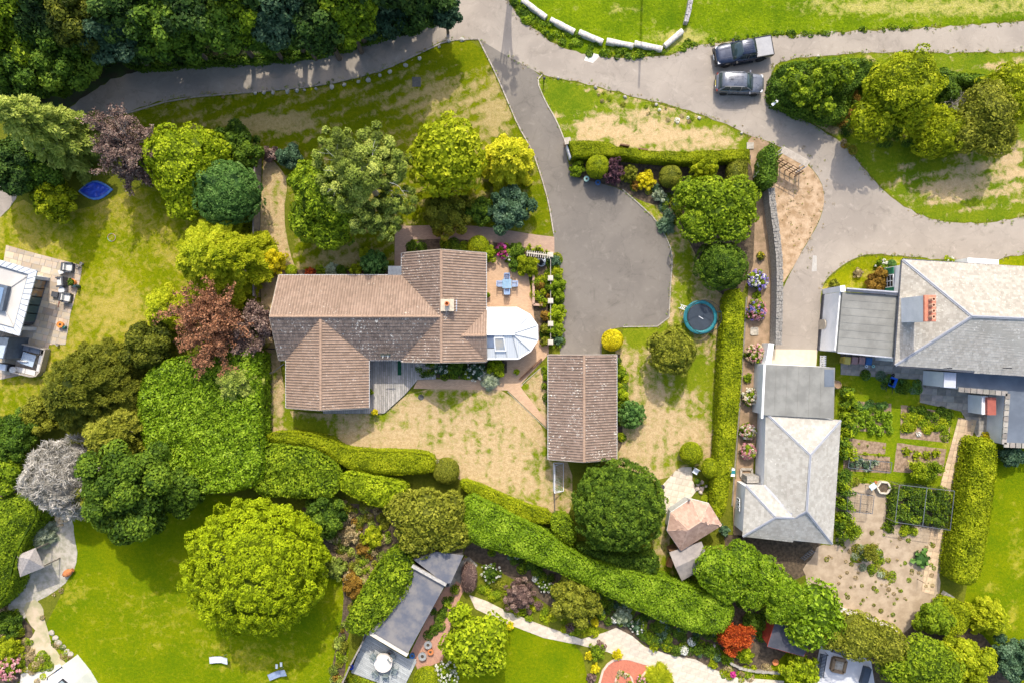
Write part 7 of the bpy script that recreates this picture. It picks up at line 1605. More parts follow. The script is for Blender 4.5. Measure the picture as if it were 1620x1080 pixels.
for a, b in (((-.55,-.55),(.55,-.55)),((.55,-.55),(.55,.55)),((.55,.55),(-.55,.55)),((-.55,.55),(-.55,-.55))): mb.bar((a[0],a[1],.2),(b[0],b[1],.2),.28,.4)
mb.build('surround', mat('rust_wood', (.26,.18,.10), (.2,.14,.09), .8, 5), t); mb = MB(); mb.box(-.42,-.42,0,.42,.42,.3); mb.box(-.25,-.25,.3,.25,.25,.34); mb.build('stone_centre', STONE, t)
t = at('dark_planter', 1371, 1070, 'dark slate planter box at the corner of the grey paving', 'planter', R(-15), zt=.5); mb = MB(); mb.box(-.3,-.8,0,.3,.8,.5); mb.build('box', mat('slate_box', (.06,.08,.11), None, .6), t)
# pole whose shadow falls over the lane: it stands just beyond the top edge
c = P(1016,-14); t = empty('telegraph_pole', (c.x,c.y,0), 0, 'tall wooden telegraph pole at the top edge by the field', 'pole'); mb = MB(); mb.tube([(0,0,0),(0,0,9.3)], .13, 10, r2=.09); mb.build('shaft', WOODB, t)
# goal edge slabs by the flat hedge
for i, (x, y, a) in enumerate(((955,229.5,0),(989,229.5,-8),(1018,236,-8))):
    mb = MB(); mb.box(-.42,-.06,0,.42,.06,1.5); c = P(x, y, 1.5); o = tag(mb.build('hedge_rail', WOODB, None, (c.x,c.y,0)), ['dark rail end showing above the flat hedge, leftmost of three','middle dark rail end above the flat hedge','dark rail end above the flat hedge, nearest the dry grass'][i], 'rail', 'rail ends in the flat hedge'); o.rotation_euler.z = R(a)
# ---------------------------------------------------------------- trees
B = dict(leaf=.17, nl=26, lr=.34, cover=1.35)
wood = [
 (16,128,46,4.5,'ivy','dark leafy tree at the left edge below the corner tree',.16),(22,38,58,7.5,'mid','bushy mid green tree in the top left corner',.17),(88,22,52,8,'wood','dark tree on the top edge beside the corner tree',.17),
 (132,52,44,7.5,'yew','olive dark tree just above the big bramble mound',.15),(92,122,66,5,'ivy','wide low mound of dark green shrubbery beside the lane bend',.15),
 (174,82,40,6.5,'woodblue','blue green tree beside the lane where it disappears',.17),(198,20,48,8.5,'wood','dark tree on the top edge above the blue green one',.18),
 (252,38,50,8,'ivy','leafy dark tree on the top edge, third along the wood',.18),(222,88,32,5,'wood','small dark tree on the lane edge left of the wood front',.16),
 (305,16,46,8.5,'wood','tall dark tree on the top edge, middle of the wood',.18),(288,82,36,5,'ivy','low leafy tree on the lane edge in the wood front',.16),
 (352,62,42,6.5,'ivy','leafy tree in the wood front above the straight lane',.17),(382,12,44,8,'mid','lighter green tree on the top edge of the wood',.17),
 (412,76,32,5,'ivy','low leafy tree at the lane edge, fourth of the wood front',.15),(440,28,50,8,'woodblue','bluish dark tree on the top edge of the wood',.18),
 (468,72,32,5,'ivy','small tree hanging over the lane near its rise',.15),(502,40,46,7.5,'wood','dark tree set back from the rising lane',.18),
 (545,8,46,8,'mid','mid green tree on the top edge near the road mouth',.17),(545,55,34,5.5,'mid','bright leafed tree at the lane edge of the wood',.15),
 (600,22,44,7.5,'woodblue','blue green tree near the right end of the wood',.17),(640,28,34,6,'wood','dark tree overhanging the lane close to the junction',.17),
 (672,2,40,7.5,'wood','last tall dark tree of the wood at the junction',.18),(702,24,24,6,'woodblue','thin outer boughs at the junction end of the wood',.17)]
for x, y, r, h, m, l, lf_ in wood: tree('broad', x, y-(24 if y > 50 else 4), r, h*(1+.22*min(1, x/500))*(1 if x < 590 else .72)+((1.6 if y > 50 else .5) if x < 590 else 0), m, 'woodland_tree', l, group='trees of the dark wood above the lane', leaf=lf_, nl=30, lr=.30, cover=1.25, irr=.25, tone=.5)
hedge([(205,97),(300,86),(400,84),(500,73),(560,58),(640,34),(684,12),(700,16),(692,27),(655,45),(610,58),(560,75),(500,89),(450,96),(400,100),(300,104),(218,113)], 1.1, 'ivy', 'undergrowth', 'leafy bank of ivy and bramble along the lane edge of the wood', 'undergrowth', leaf=.11, und=.18, rnd=.5, lump=.25, tone=.25)
for i, x in enumerate((-40, 60, 160, 270, 380, 490, 600)): tree('broad', x, -60, 66, 11+1.6*(i > 3), 'wood', 'woodland_tree', ORD[i]+' dark tree beyond the top edge, counting from the corner', group='trees of the wood beyond the top edge', leaf=.26, nl=18, lr=.34, cover=1.0)

tree('broad', 806, -150, 30, 11.5, 'wood', 'woodland_tree', 'tall thin tree beyond the top edge beside the lane', leaf=.2, nl=26, lr=.22, gaps=.5, inner=.25, cover=.7)
tree('conifer', 72, 204, 62, 12, 'pale', 'conifer', 'tall grey green conifer with feathery boughs left of the purple tree', nb=120, leaf=.18, asp=.38, cover=1.25, droop=.3, dome=.6, zc=5.5, bark=BARK)
tree('broad', 18, 262, 40, 5.5, 'wood', 'tree', 'dark tree at the left edge below the grey green conifer', leaf=.16)
tree('broad', 58, 270, 34, 4.2, 'ivy', 'shrub', 'dark leafy shrub above the round bush by the blue cover', 'shrub', leaf=.13)
tree('broad', 88, 316, 38, 3.2, 'hedge', 'shrub', 'round yellow green bush beside the blue pool cover', 'shrub', leaf=.12, irr=.08, nl=30, lr=.26)
# purple and dying tree
def twiggy(x, y, r, h, m, label, bark, leafn=1.0, cat='tree', nb=16, leaf=.10, name='tree', spread=1.0, sub=4, rr=.07, group=None):
    SEED[0] += 1; lf = LF(SEED[0]*5); zc = h*.6; c = P(x, y, zc); kk = (H-zc)/H/S; R1 = r*kk; root = empty(name, (c.x,c.y,0), 0, label, cat, group)
    mb = MB(); mb.tube([(0,0,0),(.05,0,h*.3)], .14, 8, r2=.1); mb.build('trunk', bark, root); mb = MB(); branches(mb, (0,0), R1, h*.25, h, nb, rr, SEED[0], sub, spread=spread); mb.build('branches', bark, root)
    if leafn:
        V = np.array(mb.v); n = int(len(V)*leafn); i = lf.g.integers(0, len(V), n); p = V[i]+lf.g.normal(0, .12, (n,3)); k = np.hypot(p[:,0], p[:,1]) > R1*.12; p = p[k]
        lf.leaves(p, lf.g.normal(0,.6,p.shape)+np.array([0,0,1]), leaf, .55, None, .4); lf.build('crown', LM[m], root)
    return root
twiggy(180, 222, 52, 10, 'plum', 'purple leaved tree with bare grey twigs on its top', BARKP, 1.9, nb=20, sub=4, leaf=.085, rr=.05)
twiggy(214, 262, 30, 5.5, 'plum', 'smaller purple leaved tree below the twiggy purple one', BARKP, 2.6, nb=14, leaf=.09, rr=.045)
tree('multi', 292, 262, 70, 6, 'lime', 'tree', 'spreading lime green tree left of the round blue green conifer', parts=[(0,-8,52,4.2,1.9,0),(-35,-18,34,3.6,1.6,0),(38,-20,36,3.6,1.6,0),(5,30,40,3.4,1.5,0),(0,62,28,3,1.3,0),(30,20,30,3.5,1.4,0)], nk=45, amp=.28, leaf=.13, cover=1.4, asp=.55)
tree('knob', 361, 305, 49, 5.5, 'emerald', 'conifer', 'dense round blue green conifer beside the boarded fence', leaf=.13, asp=.32, nk=150, amp=.10, irr=.02)
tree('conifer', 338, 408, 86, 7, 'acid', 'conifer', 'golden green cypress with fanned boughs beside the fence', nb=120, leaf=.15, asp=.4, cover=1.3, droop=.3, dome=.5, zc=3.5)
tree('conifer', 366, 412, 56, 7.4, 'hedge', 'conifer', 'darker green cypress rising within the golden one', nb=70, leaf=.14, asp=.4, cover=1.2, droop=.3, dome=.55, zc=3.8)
tree('conifer', 262, 490, 44, 4.2, 'acid', 'conifer', 'low acid green conifer left of the copper tree', nb=60, leaf=.13, asp=.4, cover=1.2, dome=.5)
twiggy(338, 512, 66, 6.5, 'copper', 'copper leaved tree above the laurel block', BARK, 1.9, nb=26, sub=4, leaf=.10, rr=.05)
twiggy(398, 520, 40, 5, 'plum', 'brown purple bush leaning over the boarded fence', BARK, 2.6, nb=14, leaf=.09, rr=.04)
tree('broad', 236, 545, 38, 4.5, 'yew', 'shrub', 'grey green shrub between yew and copper tree', 'shrub', leaf=.11)
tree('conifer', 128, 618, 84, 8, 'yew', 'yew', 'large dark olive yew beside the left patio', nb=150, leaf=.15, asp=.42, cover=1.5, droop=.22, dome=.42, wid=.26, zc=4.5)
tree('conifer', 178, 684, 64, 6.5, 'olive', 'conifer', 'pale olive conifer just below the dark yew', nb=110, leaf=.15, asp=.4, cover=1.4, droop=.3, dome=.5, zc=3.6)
tree('conifer', 366, 605, 34, 4.9, 'pale', 'conifer', 'grey green conifer tip showing through the laurel block', nb=40, leaf=.13, asp=.4, cover=1.0, dome=.6, zc=4.2, z0=3.3)
tree('broad', 205, 770, 72, 9, 'dark', 'tree', 'dark evergreen tree shading the top of the green lawn', leaf=.15, nl=34, lr=.28, irr=.25, tone=.5)
tree('broad', 282, 778, 36, 5.5, 'dark', 'tree', 'dark evergreen tree against the bottom of the laurel block', leaf=.14, nl=24)
tree('broad', 155, 785, 34, 4.6, 'olive', 'tree', 'lighter olive bough beside the dead grey tree', leaf=.12)
# dead grey tree
tree('knob', 106, 754, 56, 5.2, 'twig', 'dead_tree', 'leafless silvery grey dead tree beside the left edge hedge', leaf=.36, asp=.05, nk=60, amp=.36, cover=1.1, jn=.9, irr=.05, bark=DEADB)

tree('broad', 22, 690, 40, 4, 'ivy', 'shrub', 'dark shrub at the left edge below the yew', 'shrub', leaf=.12); tree('broad', 8, 742, 38, 4, 'mid', 'shrub', 'mid green shrub at the left edge above the rounded hedge', 'shrub', leaf=.12)
tree('broad', 60, 660, 30, 3, 'olive', 'shrub', 'low olive shrub tucked under the left side of the yew', 'shrub', leaf=.1)
# centre group
tree('broad', 375, 232, 38, 3.4, 'dark', 'shrub', 'dark shrub between lime tree and fence top', 'shrub', leaf=.12)
bush(458, 248, 20, 2, 'blue', 'shrub', 'silvery blue shrub at the top of the side passage', leaf=.09); bush(428, 245, 12, 1.6, 'plum', 'shrub', 'small brown purple shrub beside the silvery blue one')
tree('multi', 518, 318, 72, 6.5, 'mid', 'tree', 'dense mid green tree on the passage side of the birch', parts=[(0,-5,46,4.6,2.0,0),(-30,30,34,3.4,1.6,0),(5,45,34,3.4,1.6,0),(-28,-30,32,3.6,1.6,0),(25,15,36,4.2,1.8,0)], nk=42, amp=.26, leaf=.15, cover=1.45, asp=.55)
t = tree('multi', 575, 285, 92, 10, 'pale', 'birch', 'large pale birch with drooping fine foliage and white limbs', parts=[(0,-5,44,7.6,2.0,0),(-38,-42,36,6.2,1.5,0),(18,-50,34,6,1.5,0),(48,-18,36,6,1.5,0),(50,32,30,5,1.3,0),(5,52,34,5.2,1.3,0),(-40,10,34,6,1.4,0),(30,68,24,4.3,1,0),(-5,25,40,7,1.5,0)], nl=26, lr=.30, leaf=.10, asp=.5, cover=.95, irr=.35, inner=.45, tone=.5, bark=BARKP, gaps=.12)
mb = MB(); branches(mb, (0,0), 3.6, 3.5, 8.6, 12, .05, 3, 3); mb.build('white_limbs', mat('birch_bark', (.66,.64,.58), (.5,.48,.44), .7, 8), t)
tree('knob', 705, 250, 55, 7.5, 'acid', 'maple', 'bright yellow green maple with large leaf clusters', leaf=.19, asp=.55, nk=90, amp=.30, cover=1.5)
tree('conifer', 802, 250, 46, 5.6, 'golden', 'conifer', 'golden yellow conifer beside the driveway bend', nb=80, leaf=.15, asp=.5, cover=1.1, droop=.35, dome=.35)
tree('broad', 806, 330, 38, 3.4, 'blue', 'shrub', 'dark blue green shrub hanging over the brick path', 'shrub', leaf=.12, nl=22, zmin=-.1)
tree('broad', 705, 337, 46, 2.8, 'olive', 'shrub', 'low olive brown shrub in the shade above the brick path', 'shrub', leaf=.10)
tree('broad', 760, 335, 20, 2.4, 'dark', 'shrub', 'small dark shrub between olive brown shrub and blue green one', 'shrub', leaf=.09)
# around the bungalow
bush(433, 413, 20, 2, ('gold'), 'shrub', 'golden variegated rounded shrub near the bungalow corner', leaf=.09, nl=26, lr=.26)
bush(592, 418, 22, 2.3, 'emerald', 'camellia', 'glossy dark green domed camellia by the north wall', leaf=.09, nl=40, lr=.2, irr=.05)
bush(461, 428, 9, .9, 'lime', 'shrub', 'lime green ball at the bungalow north corner', kind='ball', leaf=.06); bush(490, 431, 9, .7, 'redl', 'shrub', 'reddish brown low shrub against the north wall', leaf=.06)
bush(508, 429, 9, .8, 'mid', 'shrub', 'small green shrub against the north wall, right of the reddish one', leaf=.06); bush(524, 429, 12, .8, 'silver', 'yucca', 'grey green spiky plant against the north wall', kind='spray', leaf=.13, asp=.15, nb=18)
bush(540, 430, 11, .8, 'dark', 'shrub', 'dark low shrub between spiky plant and yellow shrub', leaf=.06); bush(563, 428, 11, .9, 'acid', 'shrub', 'yellow green shrub left of the camellia', leaf=.07); bush(578, 402, 10, 1.1, 'acid', 'shrub', 'yellow green shrub above the camellia', leaf=.07)
ground_cover([(648,380),(735,380),(745,398),(690,396),(640,402)], ['ivy','dark','mid'], 'dark ferny planting along the north gable', h=(.2,.7))
bush(757, 390, 17, 1.6, 'hedge', 'shrub', 'clipped green mound at the corner of the east gable', kind='ball', leaf=.06); bush(772, 402, 14, 1.2, 'lime', 'shrub', 'lime green shrub beside the east gable corner', leaf=.07)
flowers(796, 397, 11, 1.1, 'mid', 'magenta', 'rose_bush', 'magenta flowering rose above the patio', 'rose', nf=16, fr=.16); flowers(807, 408, 8, .9, 'mid', 'white', 'rose_bush', 'white flowering rose next to the magenta one', 'rose', nf=8, fr=.10)
bush(815, 398, 14, 1.3, 'dark', 'shrub', 'dark shrub between the roses and the pergola'); bush(816, 418, 13, 1.1, 'ivy', 'shrub', 'dark leafy shrub at the patio top edge')
bush(834, 421, 18, 1.6, 'acid', 'shrub', 'yellow olive shrub left of the spiral ornament', leaf=.07)
ground_cover([(832,390),(868,398),(866,404),(832,397)], ['acid','lime'], 'golden climber along the pergola top', h=(1.9,2.3), r=(.15,.25), leaf=.06, dens=7.5)
ground_cover([(846,436),(868,432),(868,486),(846,480)], ['lime','rust','mid','acid'], 'mixed flower planting in the raised bed', dens=5.1, h=(.5,.8))
for x, y, r, h, m, l in ((877,412,10,1,'blue','blue green shrub by the pergola pier'),(880,450,15,1.3,'mid','round green shrub between first and second pier'),(881,432,9,.9,'acid','small yellow flecked shrub beside the first railing'),(884,468,11,1.0,'mid','green shrub beside the second pier'),(881,495,15,1.3,'lime','bright green dome between third and fourth pier'),(879,521,14,1.2,'mid','green dome beside the fourth pier'),(883,536,9,.9,'blue','grey green shrub beside the last pier'),(863,500,8,.9,'rust','narrow brownish shrub on the patio side of the railing'),(863,520,8,.9,'olive','narrow olive shrub on the patio side of the railing'),(862,540,8,.8,'olive','olive tuft at the patio end of the driveway bed')):
    bush(x, y, r, h, m, 'shrub', l, leaf=.07)
ground_cover([(866,402),(884,405),(888,548),(860,548),(858,490),(866,488)], ['mid','olive','dark'], 'low planting filling the driveway bed', h=(.15,.5), dens=4.25)
ground_cover([(660,572),(800,572),(800,596),(664,594)], ['ivy','dark','mid','white'], 'mixed planting along the south wall', wts=[4,3,2,.6], h=(.2,.7), dens=3.74)
flowers(698, 582, 10, .9, 'blue', 'white', 'shrub', 'white flowering shrub by the deck end', nf=14, fr=.10); bush(722, 580, 14, 1.1, 'ivy', 'shrub', 'dark green shrub in the middle of the south wall bed'); flowers(752, 586, 16, 1.0, 'blue', 'white', 'shrub', 'larger white flowering shrub in the south wall bed', nf=26, fr=.10)
bush(787, 582, 15, 1.3, 'lime', 'shrub', 'bright lime shrub at the conservatory end of the wall bed', leaf=.08); bush(775, 601, 14, 1.1, 'silver', 'grass_clump', 'spiky pale grass clump at the patio corner', kind='spray', leaf=.16, asp=.12, nb=26)
ground_cover([(857,580),(868,575),(868,655),(862,650)], ['mid','orange','dark','lime'], 'mixed flowers along the west wall of the garage', wts=[4,1,3,1], h=(.3,.8), dens=5.1)
for x, y, r, h, m, l in ((981,590,9,1,'mid','leafy shrub at the top of the garage side bed'),(982,622,11,1.2,'lime','bright leafy shrub halfway along the garage side'),(982,642,9,1,'mid','leafy shrub beside the clipped dark dome')): bush(x, y, r, h, m, 'shrub', l)
ground_cover([(976,565),(987,565),(990,700),(978,700)], ['mid','lime','dark'], 'leafy bed along the east wall of the garage', h=(.3,.8), dens=5.1)
# front bed
bush(913, 268, 13, 1.1, 'mid', 'shrub', 'small box shrub in the shadow by the pillar', leaf=.07)
bush(945, 265, 17.5, 2.4, 'hedge', 'topiary', 'larger round clipped topiary beside the driveway', kind='drum', leaf=.05, cover=1.8); bush(1060, 280, 17, 2.0, 'olive', 'topiary', 'second round clipped topiary, right of the golden shrub', kind='drum', leaf=.05, cover=1.8)
tree('broad', 971, 272, 15, 2.2, 'purple', 'smoke_bush', 'dark purple leaved shrub between two clipped topiaries', 'shrub', ry=24, leaf=.12, nl=22, lr=.3, cover=.9)
bush(994, 275, 15, 1.4, 'olive', 'shrub', 'clipped olive green mound right of the purple shrub', leaf=.06, nl=34, lr=.2, irr=.05); bush(1022, 284, 16, 1.3, 'gold', 'shrub', 'vivid golden yellow shrub in the front bed', leaf=.08, nl=26, lr=.26)
bush(1006, 293, 9, .8, 'rust', 'shrub', 'small orange brown shrub below the golden one'); bush(1044, 308, 12, .9, 'silver', 'shrub', 'silvery white leaved shrub below the second topiary'); bush(1113, 268, 22, 2.8, 'hedge', 'shrub', 'domed yellow green shrub behind the flat hedge', leaf=.07, nl=50, lr=.18, irr=.04)
ground_cover([(985,292),(1010,300),(1050,335),(1065,360),(1080,340),(1060,300),(1010,292)], ['dark','blue','mid','olive'], 'low dark planting along the curved drive edge', h=(.15,.6), dens=3.74)
bush(1055, 355, 14, .9, 'blue', 'grass_clump', 'arching blue green plant at the shrub bed tip', kind='spray', leaf=.18, asp=.14, nb=20)
tree('multi', 1128, 328, 68, 5, 'mid', 'tree', 'broad bright green tree in the front shrub bed', parts=[(-8,-8,40,3.6,1.6,0),(-36,-18,28,2.8,1.3,0),(34,-12,34,3.2,1.5,0),(-22,25,34,2.9,1.4,0),(24,26,34,3,1.4,0),(45,8,24,2.7,1.2,0)], nk=42, amp=.26, leaf=.14, cover=1.5, asp=.55)
bush(1160, 278, 12, 1.9, 'olive', 'shrub', 'square clipped olive shrub at the right end of the front bed', kind='drum', ry=24, leaf=.06)
tree('knob', 1142, 420, 37, 4, 'dark', 'tree', 'dark rounded tree above the trampoline', leaf=.11, asp=.4, nk=90, amp=.16)
tree('knob', 1064, 557, 36, 4.2, 'olive', 'tree', 'rounded olive green tree in the right hand lawn', leaf=.10, asp=.5, nk=110, amp=.16)
bush(968.5, 538, 17, 1.7, 'gold', 'topiary', 'clipped golden yellow ball at the garage corner', kind='ball', leaf=.06)
bush(999, 655, 22, 2.2, 'emerald', 'shrub', 'dark green clipped dome beside the garage', leaf=.07, nl=60, lr=.17, irr=.03, point=0)
bush(1093, 716, 18, 1.8, 'hedge', 'topiary', 'clipped yellow green bush above the slab patio', kind='ball', leaf=.055); bush(1120, 738, 12, 2.2, 'hedge', 'topiary', 'pointed clipped bush against the long hedge', kind='ball', ry=16, leaf=.055)
# great domes and other garden trees
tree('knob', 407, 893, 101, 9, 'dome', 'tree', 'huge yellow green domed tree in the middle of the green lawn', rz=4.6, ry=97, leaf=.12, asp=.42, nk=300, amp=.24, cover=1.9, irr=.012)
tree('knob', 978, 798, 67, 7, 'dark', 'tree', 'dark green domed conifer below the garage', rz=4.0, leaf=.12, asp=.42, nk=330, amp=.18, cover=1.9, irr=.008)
tree('multi', 675, 818, 62, 5.2, 'olive', 'tree', 'variegated yellow green tree at the bend of the hedges', parts=[(0,-4,46,3.5,1.7,0),(-30,-14,32,3,1.4,0),(-14,26,34,3,1.3,0),(30,20,34,3,1.3,0),(36,-18,28,3,1.2,0)], leaf=.13, asp=.55, nk=44, amp=.30, cover=1.4)
tree('multi', 752, 1010, 50, 5, 'lime', 'tree', 'lime green broadleaf tree beside the bottom brick path', parts=[(0,0,40,3.3,1.7,0),(-24,-42,18,2.9,1,0),(-32,10,24,2.8,1.2,0),(26,-16,28,3,1.3,0),(22,26,28,2.9,1.2,0),(-6,36,24,2.7,1.1,0)], leaf=.18, asp=.6, nk=34, amp=.34, cover=1.3)
tree('broad', 910, 948, 42, 3.6, 'olive', 'tree', 'olive green shrubby tree under the long curved hedge', leaf=.12, nl=32, irr=.25)
bush(822, 942, 26, 2, 'plum', 'shrub', 'brown purple rounded shrub below the curved hedge', leaf=.07, nl=34, lr=.22)
bush(742, 912, 13, 1.4, 'plum', 'hedge', 'clipped brown pink hedge piece by the felt roof corner', 'hedge', kind='drum', ry=24, leaf=.06)
twiggy(1160, 1005, 24, 2.0, 'redl', 'red leaved acer near the path bend', BARK, 5.0, nb=18, leaf=.09, name='acer', rr=.03)
tree('broad', 515, 815, 38, 3.2, 'dark', 'shrub', 'dark flowering shrub between the dome and the ribbon hedge', 'shrub', leaf=.11, tone=.5)
# right hand island
tree('multi', 1290, 140, 60, 3.8, 'mid', 'tree', 'loose mid green tree within the dark roadside hedge', parts=[(-20,10,26,3,1.1,0),(5,-10,30,3.2,1.2,0),(-38,-6,20,2.8,1,0),(8,30,20,2.6,1,0),(34,-18,24,2.9,1.1,0)], nl=20, lr=.3, leaf=.12, cover=.9, gaps=.15, tone=.5)
tree('multi', 1415, 150, 65, 6, 'hedge', 'tree', 'large domed bright green tree on the road island', parts=[(0,-5,56,4.4,2.3,0),(-35,38,36,3.2,1.7,0),(20,30,30,3.6,1.6,0)], nk=90, amp=.2, leaf=.13, cover=1.6, asp=.5)
tree('knob', 1478, 205, 38, 4, 'hedge', 'tree', 'bright green tree below the domed island tree', leaf=.13, nk=70, amp=.22); tree('multi', 1548, 190, 60, 4.8, 'olive', 'tree', 'olive green spreading tree on the right of the island', parts=[(0,-10,44,3.5,1.6,0),(20,30,34,3,1.4,0),(-25,22,30,3,1.3,0)], nk=60, amp=.26, leaf=.12, cover=1.35, asp=.5)
tree('knob', 1595, 150, 42, 4.4, 'hedge', 'tree', 'yellow green tree at the right edge of the island', leaf=.13, nk=70, amp=.26)
tree('broad', 1490, 140, 28, 3, 'dark', 'shrub', 'dark shrub behind the tangle of dead twigs', 'shrub', leaf=.11)
twiggy(1518, 160, 22, 4.6, 'pale', 'tangle of bare pale twigs in the island trees', DEADB, 0, cat='dead shrub', nb=22, sub=4, name='dead_shrub', rr=.03)
bush(1393, 447, 24, 1.6, 'rust', 'shrub', 'rusty orange flowering shrub by the flat garage roof', leaf=.08); bush(1414, 442, 18, 1.6, 'olive', 'shrub', 'olive shrub under the shuttered window', leaf=.08); flowers(1394, 419, 10, .8, 'mid', 'white', 'shrub', 'white flowering shrub on the verge by the villa', nf=18, fr=.10); bush(1410, 418, 7, .8, 'emerald', 'shrub', 'small dark ball shrub by the villa corner', kind='ball', leaf=.05)
bush(1320, 450, 9, .7, 'olive', 'shrub', 'small shrub on the verge by the garage corner', leaf=.06); bush(1358, 432, 9, .6, 'drygr', 'shrub', 'dry pinkish seed heads on the verge', leaf=.06); flowers(1500, 412.5, 7, .8, 'lime', 'white', 'shrub', 'small pale shrub against the villa north wall', nf=6)
# hydrangeas in the border
for x, y, r, fm, l in ((1198,444,16,('mauve','mauve','white'),'blue and mauve hydrangea beside the old stone wall'),(1195,491,16,('pink','mauve','pink'),'deep pink hydrangea below the blue one'),(1194,559,15,('cream','pink','cream'),'pale pink hydrangea beside the concrete apron'),(1187,627,13,('cream','cream','white'),'cream hydrangea against the flat roofed outbuilding'),(1183,682,12,('cream','white','pink'),'cream and pink hydrangea, smaller, further down the border'),(1183,713,12,('pink','cream','pink'),'pink and white hydrangea, last in the bark border')):
    flowers(x, y, r, 1.1, 'mid', fm, 'hydrangea', l, 'hydrangea', nf=75, fr=.11)
flowers(1203, 405, 6, .6, 'olive', 'yellow', 'shrub', 'small yellow flowering plant in the bark border', nf=6, fr=.07); bush(1182, 597, 8, .3, 'mid', 'shrub', 'patch of low weeds in the bark border', leaf=.05); bush(1198,467,7,.4,'mid','shrub','small green plant between the two brightest hydrangeas',leaf=.05)
# bottom and left planting
bush(65, 846, 22, 1.5, 'silver', 'rosemary', 'spiky grey green rosemary beside the gravel', kind='spray', leaf=.13, asp=.15, nb=40, droop=.3); bush(72, 806, 9, .8, 'redl', 'shrub', 'small red shrub at the hedge end by the dead tree')
flowers(15, 1055, 20, 1.2, 'mid', ('pink','pink'), 'hydrangea', 'coral pink hydrangea in the bottom left corner', 'hydrangea', nf=90, fr=.12); bush(14, 1024, 24, 1.3, 'acid', 'shrub', 'yellow green shrub above the coral hydrangea', leaf=.08); bush(12, 985, 22, 1.5, 'dark', 'shrub', 'dark leafy shrub on the left edge below the gravel', leaf=.09)
ground_cover([(-20,960),(25,960),(40,1000),(60,1030),(85,1050),(60,1085),(30,1060),(-20,1060)], ['mid','olive','drygr','lime'], 'mixed border in the bottom left corner', h=(.15,.5))
ground_cover([(60,940),(110,925),(70,985),(55,985)], ['mid','drygr'], 'weeds on the path beside the green lawn', dens=0.7, h=(.1,.3), r=(.12,.3)); ground_cover([(40,1036),(78,1040),(84,1052),(60,1054),(30,1050)], ['mid','lime'], 'grassy tuft by the cream terrace', dens=3.4, h=(.1,.3)); ground_cover([(72,1010),(90,1012),(122,1040),(150,1085),(140,1090),(110,1050)], ['mid','drygr'], 'scruffy edge planting by the lower path', dens=1.2, h=(.1,.25))
ground_cover([(500,780),(600,800),(620,830),(612,880),(560,960),(545,1000),(545,1085),(520,1085),(535,1000),(555,950),(535,880),(510,840),(490,820)], ['drygr','pale','olive','mid','rust'], 'scrubby dry border between domed tree and laurel', wts=[3,3,3,2,1], dens=3.4, h=(.2,.8))
for x, y, r, h, m, l in ((560,925,20,1.3,'rust','orange brown shrub beside the diagonal laurel'),(575,868,11,1.0,'rust','small rusty shrub in the scrubby border'),(590,848,20,1.2,'acid','yellow green shrub in the scrubby border'),(530,900,20,1.3,'pale','pale leaved shrub beside the big dome'),(552,845,18,1.1,'drygr','straw coloured clump in the scrubby border')): bush(x, y, r, h, m, 'shrub', l)
ground_cover([(740,868),(800,880),(870,935),(900,960),(960,985),(1000,990),(1015,1010),(1060,1028),(1110,1035),(1130,1045),(1150,1000),(1100,985),(1020,960),(940,920),(860,885),(790,860)], ['dark','ivy','mid','blue','white'], 'shady border below the long curved hedge', wts=[4,4,3,2,.5], dens=3.4, h=(.2,.8))
ground_cover([(752,925),(790,920),(860,960),(900,985),(945,1000),(930,1008),(860,985),(800,962),(756,938)], ['acid','mid','plum','lime','olive','orange'], 'flower border along the curving cream path', wts=[3,4,1,3,3,.35], dens=4.25, h=(.15,.5))
for x, y, r, h, m, l in ((941,982,9,.8,'gold','yellow shrub at the kink of the cream path'),(806,990,7,.6,'gold','small yellow mound on the lawn tip'),(985,972,18,1.1,'silver','whitish twiggy shrub in the shady border'),(1000,945,18,1.4,'blue','pale blue green shrub beneath the curved hedge'),(1035,1022,10,.6,'acid','yellow spotted clump along the cream path'),(1055,1024,8,.6,'acid','yellow clump further along the cream path'),(1128,1050,8,.6,'acid','yellow green clump at the path bend'),(1178,1035,16,1.1,'lime','lime shrub below the red acer'),(1150,1038,14,.9,'mid','green shrub left of the lime one'),(1190,985,16,1.2,'dark','dark shrub right of the red acer'),(945,1030,15,1.0,'mid','green shrub between yellow mounds by the brick circle'),(933,1036,8,.6,'gold','yellow mound on the lawn side of the brick circle'),(977,1035,8,.6,'gold','lemon yellow mound by the brick circle'),(941,1056,8,.6,'gold','lower yellow mound on the lawn side'),(950,1022,9,.7,'plum','maroon shrub above the green one'),(936,1072,8,.6,'plum','maroon clump on the bottom edge')): bush(x, y, r, h, m, 'shrub', l, leaf=.07)
flowers(1008, 990, 12, .8, 'blue', 'white', 'shrub', 'white flowered clump beside the whitish shrub', nf=22, fr=.08); flowers(776, 905, 16, 1.0, 'dark', 'white', 'shrub', 'white flowered shrub below the curved hedge start', nf=20, fr=.09); flowers(863, 925, 12, .9, 'dark', 'white', 'shrub', 'white flowered tall clump next to the olive tree', nf=16, fr=.08)
flowers(705, 1065, 21, 1.1, 'mid', ('white','white'), 'shrub', 'mass of white flowers on the bottom lawn edge', nf=110, fr=.08); bush(676, 1075, 22, 1.4, 'hedge', 'shrub', 'clipped green mound left of the white flowers', kind='ball', leaf=.06)
bush(1043, 1072, 26, 1.0, 'acid', 'grass_clump', 'large yellow green grass clump in the brick circle', kind='spray', leaf=.20, asp=.10, nb=60, droop=.5); flowers(1015, 1076, 8, .6, 'mid', 'pink', 'shrub', 'pink flower clump left of the grass', nf=10, fr=.09)
